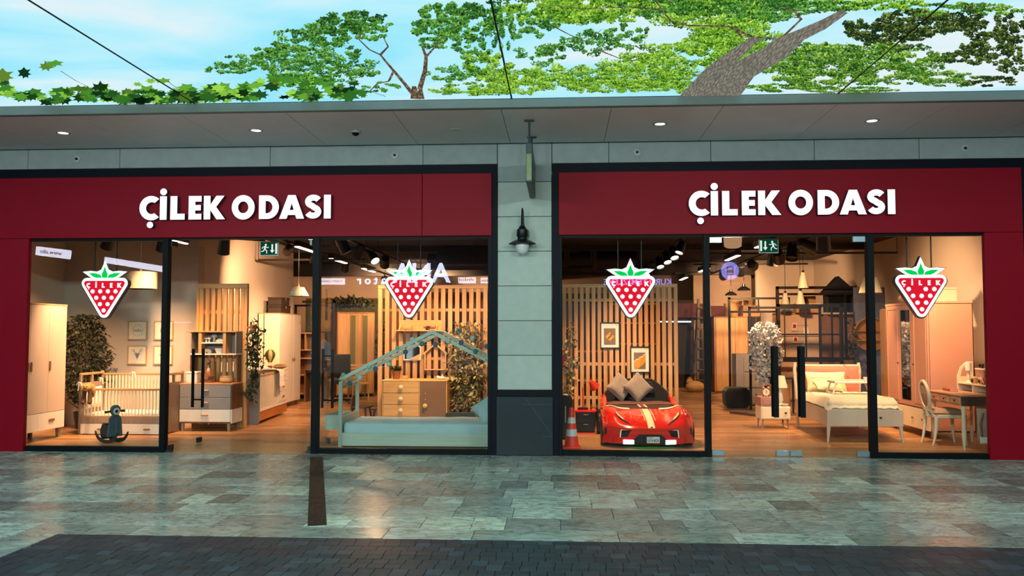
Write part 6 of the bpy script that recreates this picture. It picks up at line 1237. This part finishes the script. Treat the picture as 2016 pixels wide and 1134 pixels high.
for z in (1.74, 1.60, 1.46, 1.33): P('string', t, m_case, bx(.28,.66,-.022,-.018,z,z+.006))
for x, z, m, r in ((.34,1.72,mat('card_red','#a52a20',.6),.15),(.60,1.62,m_cream,-.1),(.36,1.42,mat('card_red','#a52a20',.6),0),(.58,1.31,m_cream,.5)):
    c_ = P('photo_card', t, m_paper, tf(bx(-.055,.055,-.004,0,-.075,.075), (x,-.024,z), (0,r,0))); P('card_picture', c_, m, tf(bx(-.035,.035,-.007,-.0045,-.04,.05), (x,-.024,z), (0,r,0)))
t = T('wardrobe', 'dark rose brown wardrobe right of the photo card wardrobe', 'wardrobe', (5.96, 8.7, 0)); P('carcass', t, mat('rose_brown', '#86604f', .55), bx(0,.86,.02,.55,.03,2.0)); P('door', t, mat('rose_brown', '#86604f', .55), bx(.005,.42,-.005,.018,.05,1.98), bev=.003); P('door', t, mat('rose_brown', '#86604f', .55), bx(.43,.855,-.005,.018,.05,1.98), bev=.003)
S('wall_blue', mat('blue_panel', '#6b7390', .8), bx(6.26, 6.88, 7.3, 7.36, 0, 2.55))
t = T('round_mirror_cabinet', 'round gold rimmed wall cabinet on the blue panel', 'cabinet', (6.56, 7.28, 1.55)); P('rim', t, mat('gold_rim', '#c98d33', .4, metal=.3), lathe([(.36,0),(.36,-.08),(.335,-.08),(.335,0)], (0,0,0), 36, 'y'), smooth=True); P('back_panel', t, mat('amber_panel', '#b97a22', .6), lathe([(.335,-.005),(.001,-.006)], n=30, axis='y')); P('shelf', t, m_oakh, bx(-.33,.33,-.075,-.01,.06,.075), bx(-.31,.31,-.075,-.01,-.14,-.125), bx(-.02,0,-.075,-.01,-.3,.3))
ivy('hanging_ivy', 'thin dark ivy hanging by the round gold cabinet', (6.16, 7.18, 0), [(-.02,1.8,1.0,.04),(.03,1.6,1.05,.05)], 55, .09, ((.012,.018,.012),(.05,.07,.035)), .05)
t = T('house_shelf', 'dark navy house shaped shelf top behind the metal frames', 'shelf', (6.0, 8.35, 2.04))
P('house_body', t, mat('navy_board', '#141c2c', .7), prism([(0,0),(.62,0),(.62,.42),(.72,.42),(.28,.82),(-.12,.40),(0,.40)], 0, .25), bev=.004); P('back_board', t, m_cardark, bx(.05,.55,-.01,0,.02,.35))
t = T('toy_radio', 'pale wooden toy radio on a box behind the metal frame', 'radio', (5.62, 8.5, 2.245)); P('radio_body', t, m_oakh, bx(-.19,.19,0,.15,0,.17), bev=.008); P('speaker', t, m_case, bx(-.17,-.03,-.008,0,.03,.14)); P('dial', t, m_cream, lathe([(.03,-.016),(.001,-.018)], (-.10,0,.085), 12, 'y'))
tb = T('storage_box', 'tan box under the wooden toy radio', 'box', (5.6, 8.45, 2.031)); P('box_body', tb, m_oakh, bx(-.25,.3,0,.3,0,.19), bev=.004); P('box_lid', tb, m_cream, bx(-.255,.305,-.005,.305,.19,.213), bev=.003)
t = T('bolster', 'pale blue bolster cushion lying on the photo card wardrobe', 'cushion', (5.25, 8.8, 2.031)); P('bolster_cover', t, mat('blue_cloth', '#7d93a8', .9), tube([(-.26,0,.085),(-.24,0,.085),(.24,0,.085),(.26,0,.085)], [.05,.085,.085,.05], 14), smooth=True); P('end_button', t, m_case, ell((-.262,0,.085), .02, 8, 5))

# white blossom tree
t = T('blossom_tree', 'white blossom tree standing among the black metal frames', 'tree', (4.07, 6.1, 0))
br = [tube([(0,0,0),(.02,0,.4),(-.01,.02,.75),(.02,0,1.1),(.0,0,1.5)], [.04,.032,.028,.02,.01], 8)]
for i in range(14):
    a = random.uniform(0,2*pi); z = random.uniform(.7,1.4); br.append(tube([(0,0,z-.12),(cos(a)*.12,sin(a)*.12,z),(cos(a)*.25,sin(a)*.25,z+random.uniform(-.05,.12))], [.012,.008,.004], 5))
P('trunk', t, mat('dark_bark', '#3a281c', .9), *br); P('base', t, m_potb, lathe([(.16,0),(.16,.03),(.05,.05)], n=16))
lv = []
for i in range(1700):
    z = random.uniform(.55,1.78); k = (z-.55)/1.23; r = .08+.24*min(1,k*2.2)*(1 if k<.72 else max(.05, 1-((k-.72)/.28)**2)**.5); a = random.uniform(0,2*pi); q = random.random()**.45; off = -.12*(1-k) if i % 7 == 0 else 0
    c = (cos(a)*r*q*1.05+.02+off, sin(a)*r*q, z); s = random.uniform(.05,.095); lv.append((c, s, s*.8, rdir(), rdir(), cmix((.66,.61,.56),(.9,.86,.80),random.random())))
leafmesh('blossoms', t, lv, vcol('blossom', .9), kind='stuff')
t = T('cabinet', 'grey cabinet with drawers behind the white blossom tree', 'cabinet', (4.0, 7.45, 0)); P('carcass', t, m_grey, bx(-.22,.35,0,.45,.03,1.12), bev=.004); P('plinth', t, m_case, bx(-.2,.33,.03,.42,0,.03))
for i in range(3): d = P('drawer', t, m_grey, bx(-.06,.34,-.014,0,.06+i*.34,.37+i*.34), bev=.003); P('knob', d, m_case, ell((.20,-.024,.25+i*.34), .016, 8, 6))
t = T('desk', 'dark narrow table beside the white blossom tree', 'table', (4.3, 5.55, 0)); P('table_top', t, m_case, bx(-.2,.3,0,.4,.68,.71)); P('leg', t, m_case, bx(-.18,-.15,.03,.06,0,.68), bx(.25,.28,.03,.06,0,.68)); P('leg', t, m_case, bx(-.18,-.15,.34,.37,0,.68), bx(.25,.28,.34,.37,0,.68))
t = T('round_chair', 'tan tub chair behind the bedside table', 'chair', (4.05, 5.0, 0)); P('shell', t, mat('tub_tan', '#9a7a5c', .85), lathe([(.18,.05),(.22,.35),(.2,.62),(.17,.62),(.18,.36),(.001,.34)], n=20), smooth=True); P('leg', t, m_case, bx(-.15,-.12,-.1,-.07,0,.08), bx(.12,.15,-.1,-.07,0,.08), bx(-.015,.015,.12,.15,0,.08))
for x, z, s, lb in ((4.56, 2.62, .62, 'larger black dome pendant lamp above the oak wardrobe'), (4.24, 2.50, .56, 'smaller black dome pendant lamp left of the other')):
    t = T('pendant_lamp', lb, 'lamp', (x, 10.2, z), group='black dome pendants'); P('lamp_shade', t, mat('dome_black', '#10110f', .18, spec=.8), lathe([(.27*s,0),(.24*s,.07*s),(.12*s,.15*s),(.06*s,.18*s),(.055*s,.26*s),(.03*s,.28*s),(.01,.28*s)], n=24), smooth=True); P('inner_shade', t, m_steel, lathe([(.26*s,.001),(.2*s,.05*s),(.05*s,.1*s)], n=20), smooth=True); P('cord', t, m_cable, tube([(0,0,.25),(0,0,3.55-z)], .008, 5))
for k, (x, z, sz, lb) in enumerate(((5.28, 2.55, 1.0, 'topmost of three stacked cone pendants above photo cards'), (5.30, 2.18, .95, 'middle cone pendant hanging below the topmost cone'), (5.02, 2.16, .9, 'lowest cone pendant left of the middle one'))):
    t = T('pendant_lamp', lb, 'lamp', (x, 7.9-.3*(k == 0)+.2*(k == 2), z), group='cream cone pendants'); P('lamp_shade', t, m_cream, lathe([(.115*sz,0),(.045*sz,.34*sz),(.03,.34*sz),(.1*sz,.005)], n=20), smooth=True); P('socket', t, m_case, lathe([(.03,.33*sz),(.025,.39*sz)], n=10)); P('cord', t, m_cable, tube([(0,0,.33*sz),(0,0,3.55-z)], .006, 5))
t = T('step_ladder', 'tall step ladder standing at the back of the shop', 'ladder', (3.95, 12.5, 0)); m_alu = mat('ladder_alu', '#4a3d32', .6)
for s in (-1,1): P('rail', t, m_alu, bar((s*.26,-.45,0),(s*.14,0,2.5),.06)); P('rear_rail', t, m_alu, bar((s*.26,.5,0),(s*.14,.02,2.5),.05))
for i in range(8): P('rung', t, m_alu, bx(-.26+i*.013,.26-i*.013,-.45+.05*i-.04,-.45+.05*i+.04,.28*(i+1),.28*(i+1)+.03))
t = T('sack', 'pale crumpled sack at the foot of the step ladder', 'sack', (3.55, 11.6, 0)); P('sack_body', t, mat('sack_cloth', '#b08c5c', .95, bump=.5), ell((0,0,.14), (.26,.2,.16), 14, 8), ell((-.14,.0,.26), (.10,.1,.12), 10, 6), smooth=True); P('sack_tie', t, m_tan, lathe([(.05,.33),(.06,.36),(.04,.4)], (-.14,0,0), 8))
t = T('light_tube', 'bluish white light tube on the dark back wall', 'lamp', (2.95, 13.15, 1.88)); P('tube', t, emit('cool_tube', (.55,.75,1), 2.5), tube([(-.6,0,0),(.75,0,0)], .02, 8)); P('holder', t, m_blackm, bx(-.62,.77,.02,.085,-.02,.02))
# ================================================================ SHOP CEILING: tracks, spots, ducts, linear lamps
m_lens = emit('spot_lens', (1, .86, .66), 9); m_lin = emit('linear_glow', (1, .74, .48), 11)
def track(name, label, p, q, hang=True):
    t = T('light_track', label, 'track', p); d = V(q)-V(p)
    P('rail', t, m_blackm, bar((0,0,0), tuple(d), .045, .04))
    n = max(2, int(d.length/2.2))
    if hang: P('hanger', t, m_blackm, *[tube([tuple(d*i/n), tuple(d*i/n + V((0,0,3.55-p[2])))], .006, 4) for i in range(n+1)])
    return t
ZT = 3.2
track('a', 'black lighting track running back beside the left side wall', (-4.83, 1.5, ZT), (-4.83, 14.5, ZT))
track('b', 'black lighting track with bright spots above the house bed', (-3.66, 1.2, ZT), (-3.66, 14.5, ZT))
track('c', 'black lighting track behind the sign of the car bed window', (2.08, 3.0, ZT), (2.08, 14.5, ZT))
track('d', 'black lighting track with dark spots over the closed doors', (4.19, 1.5, ZT), (4.19, 14.5, ZT))
track('e', 'long black cross track nearest above the rose bed', (2.9, 6.35, ZT), (6.8, 6.35, ZT)); track('f', 'middle black cross track high above the metal frames', (3.2, 9.4, ZT+.02), (5.9, 9.4, ZT+.02), False); track('g', 'farthest black cross track above the oak wardrobe', (3.2, 12.6, ZT+.02), (6.2, 12.6, ZT+.02), False)
track('h', 'short black cross track above the open glass doors', (-6.1, 5.6, ZT-.15), (-3.9, 5.6, ZT-.15)); track('i', 'black track by the front left of the open doors', (-6.9, 1.0, 3.12), (-4.9, 2.6, 3.12)); track('j', 'thin black cross track above the slat wall', (-4.2, 7.0, ZT-.25), (0.4, 7.0, ZT-.25))
NSPOT = 0
def spot(x, y, z, aim, label, on=True, lit=0, s=1, col=WARM, ang=88, grp='track spotlights'):
    global NSPOT
    t = T('track_spot', label, 'spotlight', (x, y, z), group=grp)
    d = (V(aim)-V((x, y, z-.14))).normalized(); rot = d.to_track_quat('Z', 'Y').to_euler()
    P('adaptor', t, m_blackm, bx(-.03,.03,-.05,.05,-.03,.0), tube([(0,0,-.03),(0,0,-.09)], .014, 6))
    if z != ZT: P('hanger', t, m_blackm, tube([(0,0,-.01),(0,0,3.55-z)], .009, 6), bx(-.05,.05,-.05,.05,3.54-z,3.552-z))
    b = P('spot_body', t, m_blackm, lathe([(.045*s,-.11*s),(.065*s,-.10*s),(.075*s,.02*s),(.08*s,.11*s),(.07*s,.115*s),(.066*s,.09*s)], n=16), smooth=True); b.location = (0,0,-.14); b.rotation_euler = rot
    l = P('lens', b, m_lens if on else m_cardark, lathe([(.066*s,.095*s),(.001,.097*s)], n=14))
    if lit:
        light('spot_beam', 'SPOT', V((x,y,z-.14))+d*.14*s, lit, col, aim=aim, parent=t, spot_size=R(ang), spot_blend=1.0, shadow_soft_size=.06)
    return t
GL = 'track spots on the house bed side'; GR = 'dark track spots over the closed doors'; GC = 'bright track spots behind the car bed sign'
K = 1.95
# front left room
spot(-6.75, 1.12, 3.10, (-7.7, 1.7, 1.2), 'black spotlight high in the left window aimed at the wardrobe', True, 300*K, 1.1)
spot(-6.1, 1.5, 3.10, (-6.95, 2.5, .6), 'black spotlight in the left window aimed at the crib', True, 330*K, 1.1)
spot(-5.3, 1.9, 3.10, (-5.75, 2.55, .9), 'black spotlight above the open doors aimed at the dresser', True, 125*K, 1.2)
spot(-4.83, 3.6, ZT, (-6.25, 5.8, 2.3), 'track spotlight aimed at the side wall above the white crib', True, 330*K, 1.0)
spot(-4.83, 5.2, ZT, (-5.9, 6.4, 1.0), 'track spotlight aimed at the white wardrobe', True, 190*K, 1.0)
spot(-4.83, 7.6, ZT, (-5.6, 9.0, 1.2), 'track spotlight farther back by the side wall', True, 110*K)
spot(-4.83, 11.8, ZT, (-6.6, 15.9, 2.6), 'track spotlight farthest back aimed at the rear wall', True, 380*K)  # extra spot added to brighten the deep left wall
spot(-1.9, 1.3, 3.3, (-2.4, 2.9, .8), 'spotlight just inside the glass above the light dresser', True, 200*K, 1, grp=GL)
spot(-1.2, 1.3, 3.3, (-1.5, 3.0, 1.0), 'spotlight just inside the glass above the leafy climber', True, 170*K, 1, grp=GL)
# house bed: the row of spots
for i, (y, aim, e) in enumerate(((2.9, (-2.4, 3.2, .7), 200), (4.0, (-5.2, 4.5, .5), 250), (5.15, (-1.7, 3.0, .5), 140), (6.3, (-4.6, 9.6, 1.2), 160), (8.6, (-5.0, 11.4, 2.0), 220), (10.6, (-4.2, 15.9, 2.9), 420), (12.4, (-1.0, 15.9, 2.6), 260))):  # sixth spot is added to brighten the rear wall
    spot(-3.66, y, ZT, aim, ('first', 'second', 'third', 'fourth', 'fifth', 'sixth', 'seventh')[i] + ' spotlight back along the track over the house bed', i < 3, e*K, 1.25, grp=GL)
# car bed
spot(.6, .9, 3.3, (1.15, 2.0, .7), 'spotlight just inside the glass above the car bed', True, 380*K, 1, grp=GC)
spot(2.08, 3.6, ZT, (1.2, 2.8, .8), 'first lit spotlight on the track behind the car bed sign', True, 130*K, 1, grp=GC)
for i, y in enumerate((4.6, 5.6, 6.8, 8.0, 9.6, 11.4)):
    spot(2.08, y, ZT, (2.6, y-1.8, 0) if i != 3 else (3.2, 9.0, 0), ('second', 'third', 'fourth', 'fifth', 'sixth', 'seventh')[i] + ' lit spotlight back along the track behind the car bed sign', True, (0, 60, 0, 140, 0, 90)[i], 1.1, grp=GC)
# right rooms
for i, (y, aim, e) in enumerate(((2.6, (4.5, 3.6, .8), 260), (3.5, (6.9, 4.3, 1.9), 300), (4.4, (3.6, 3.4, .4), 150), (5.4, (5.4, 8.6, 1.3), 300), (5.75, (4.0, 6.2, 1.3), 240), (7.6, (6.0, 12.3, 2.6), 420), (8.8, (4.5, 11.4, 1.2), 320), (10.9, (4.8, 13.6, 2.6), 200))):
    spot(4.19, y, ZT, aim, ('nearest', 'second', 'third', 'fourth', 'fifth', 'sixth', 'seventh', 'eighth')[i] + ' dark spotlight back along the track over the closed doors', i in (4, 7), e*K, 1.45, grp=GR)
spot(4.55, 1.0, 3.3, (5.0, 2.4, .5), 'spotlight in the right window above the bed end', True, 230*K, 1.2, grp=GR); spot(5.35, .9, 3.3, (6.4, 2.2, 1.3), 'spotlight in the right window above the writing desk', True, 260*K, 1.2, grp=GR)
GN = 'linear ceiling lamps'
def linear(x, y, z, label, ln=1.2, w=.09):
    t = T('linear_lamp', label, 'lamp', (x, y, z), group=GN); P('housing', t, m_blackm, bx(-w/2-.012, w/2+.012, 0, ln, .0, .10), bev=.01); P('diffuser', t, m_lin, bx(-w/2, w/2, .01, ln-.01, -.015, 0), bev=.01)
    P('hanger', t, m_blackm, *[tube([(0, q, .1), (0, q, 3.55-z)], .004, 4) for q in (.15, ln-.15)])
linear(-4.62, 5.6, 3.08, 'linear lamp nearest behind the left black door post'); linear(-4.6, 8.3, 3.08, 'second linear lamp back along the left room'); linear(-4.55, 3.2, 3.08, 'linear lamp above the open doors beside the exit sign'); linear(-5.9, .8, 3.0, 'linear lamp above the framed prints', 1.1, .06)
linear(3.48, 2.9, 3.1, 'linear lamp beside the right exit sign'); linear(3.48, 5.6, 3.1, 'second linear lamp back in the right room'); linear(3.48, 9.0, 3.1, 'third linear lamp back in the right room'); linear(3.48, 12.4, 3.1, 'farthest linear lamp in the right room')
linear(-.6, 9.5, 3.15, 'linear lamp far back under the dark ceiling', .9)
def duct(name, label, pts, r, n=14):
    t = T('air_duct', label, 'duct', (0,0,0)); P('duct_pipe', t, m_duct, tube(pts, r, n), smooth=True); P('flange', t, m_blackm, *[tube([tuple(V(a).lerp(V(b), .48)), tuple(V(a).lerp(V(b), .52))], r*1.08, n) for a, b in zip(pts[:-1], pts[1:])])
duct('a', 'dark round air duct crossing above the house bed slat wall', [(-3.2, 9.2, 3.3), (1.8, 9.2, 3.3)], .2); duct('b', 'dark bent pipe under the ceiling above the car bed slats', [(.15, 8.2, 3.5), (.15, 8.2, 3.05), (.75, 8.2, 3.05), (.75, 8.2, 3.45)], .07, 10); duct('c', 'dark air duct running back under the ceiling', [(-1.0, 9.6, 3.35), (-1.0, 15.5, 3.35)], .16)
t = T('air_unit', 'dark box shaped air unit under the ceiling centre', 'air unit', (1.2, 9.5, 3.1)); P('unit_body', t, mat('unit_navy', '#12151f', .6), bx(-.7,.7,0,.8,0,.43), bev=.01); P('grille', t, m_blackm, *[bx(-.6,.6,-.012,0,.06+i*.06,.09+i*.06) for i in range(6)])
t = T('air_unit', 'dark box shaped air unit above the strawberry sign of the house bed', 'air unit', (-2.2, 7.8, 3.13)); P('unit_body', t, mat('unit_navy', '#12151f', .6), bx(-.6,.6,0,.7,0,.4), bev=.01); P('grille', t, m_blackm, *[bx(-.5,.5,-.012,0,.06+i*.06,.09+i*.06) for i in range(5)])
S('trim_3', m_duct, bx(-8.7, 7.0, 12.9, 13.1, 3.2, 3.55), bx(-8.7, 7.0, 7.9, 8.0, 3.42, 3.55))
S('wall_dark', mat('dark_back', '#2e2520', .9), bx(-3.9, 3.8, 13.4, 13.5, 0, 2.5))
t = T('ceiling_lamp', 'peach drum lamp under the ceiling by the right exit sign', 'lamp', (3.25, 5.0, 3.18)); P('lamp_shade', t, emit('peach_lit', (.8,.42,.22), .55), lathe([(.10,0),(.16,.03),(.17,.2),(.15,.22)], n=22), smooth=True); P('cap', t, m_blackm, lathe([(.05,.22),(.05,.37)], n=10))

# ================================================================ SHOPS ACROSS THE HALL (seen only as reflections in the glass)
m_plate = emit('sign_plate_white', (.80,.82,1), 24, 'NONE'); m_let = emit('far_letters', (.62,.70,1), 34, 'NONE'); m_purple = emit('far_ink', (.16,.12,.35), 1, 'NONE'); m_bluel = emit('far_blue', (.3,.32,1), 20, 'NONE'); m_bluedk = emit('far_blue_dark', (.02,.03,.5), 1, 'NONE'); m_redl = emit('far_red', (1,.08,.05), 6, 'NONE')
YF = -15.0; RZ = (pi/2, 0, pi)
S('wall_opposite', mat('hall_wall', '#2b2e30', .7), bx(-13, 12, YF-.5, YF-.3, 2.6, 4.3))
# points of the reflected picture: x and z of a sign on the plane y = -YF behind the glass
def farsign(label, x, z, loc_y=YF):
    return T('far_shop_sign', label, 'sign', (x, loc_y, z))
t = farsign('lit capital letters of a shop across the hall, mirrored in glass', -4.35, 3.40); P('rail', t, m_blackm, bx(-1.2, .9, -.29, -.2, -.4, -.34))
text('letter_face', t, m_let, 'ANA', .84, (-.0, 0, 0), RZ, .02, 'CENTER', .02)
t = farsign('smaller lit letters of a shop across the hall', -5.93, 3.20); P('rail', t, m_blackm, bx(-.55, .55, -.19, -.12, -.2, -.16)); text('letter_face', t, m_let, 'a t o r', .36, (0, 0, 0), RZ, .02, 'CENTER', .008)
t = farsign('white lit box sign with dark capitals across the hall', -7.2, 3.18); P('sign_box', t, m_plate, bx(-.38, .38, -.2, 0, -.095, .095)); text('lettering', t, m_purple, 'KADIN  ERKEK', .105, (0, .01, 0), RZ, .004)
t = farsign('narrow white lit box sign across the hall', -2.92, 3.20); P('sign_box', t, m_plate, bx(-.27, .27, -.2, 0, -.09, .09)); P('lettering', t, m_purple, *[bx(-.24+i*.06, -.21+i*.06, 0, .01, -.02, .03+.03*(i % 3 == 0)) for i in range(8)])
t = farsign('second narrow white lit box sign across the hall', -2.33, 3.195); P('sign_box', t, m_plate, bx(-.16, .16, -.2, 0, -.085, .085)); P('lettering', t, m_purple, *[bx(-.13+i*.055, -.10+i*.055, 0, .01, -.05, .02) for i in range(5)])
t = farsign('white lit box sign with a web address across the hall', -12.6, 3.56, -9.0); t.rotation_euler = (0, R(7), 0); P('sign_box', t, m_plate, bx(-.40, .40, -.2, 0, -.11, .11)); text('lettering', t, m_purple, 'www.ebe', .15, (0, .01, 0), RZ, .004); P('hanger', t, m_blackm, bx(-.3, -.28, -.15, -.13, .1, 1.16), bx(.28, .3, -.15, -.13, .1, 1.22))
t = farsign('blue lit letters of a dry cleaner across the hall', 2.37, 3.12); P('rail', t, m_blackm, bx(-1.0, 1.0, -.29, -.2, -.2, -.16)); text('letter_face', t, m_bluel, 'KURU TEMİZLEME', .255, (0, 0, 0), RZ, .01, 'CENTER', .006)
t = farsign('round blue lit logo sign with a red line across the hall', 5.19, 3.46); P('disc', t, m_bluel, lathe([(.275, 0), (.001, .002)], n=32, axis='y')); P('logo_mark', t, m_bluedk, prism(rrect(-.1, .1, -.13, .13, .03), .004, .01, [rrect(-.075, .075, -.105, -.03, .02), rrect(-.075, .075, .0, .105, .02)]), prism(circ(0, -.02, .1, 20, .05), .008, .012, [circ(0, -.02, .07, 20, .025)]))
P('lettering', t, m_redl, *[bx(-.3+i*.05, -.265+i*.05, 0, .006, -.42, -.36) for i in range(12)])
t = farsign('long pale light box of the hall, mirrored above the crib', -10.45, 3.24, -9.0); t.rotation_euler = (0, R(9), 0); P('strip', t, m_plate, bx(-.8, .66, -.3, 0, -.07, .08)); P('hanger', t, m_blackm, bx(-.5, -.48, -.2, -.18, .08, 1.43), bx(.48, .5, -.2, -.18, .08, 1.56))
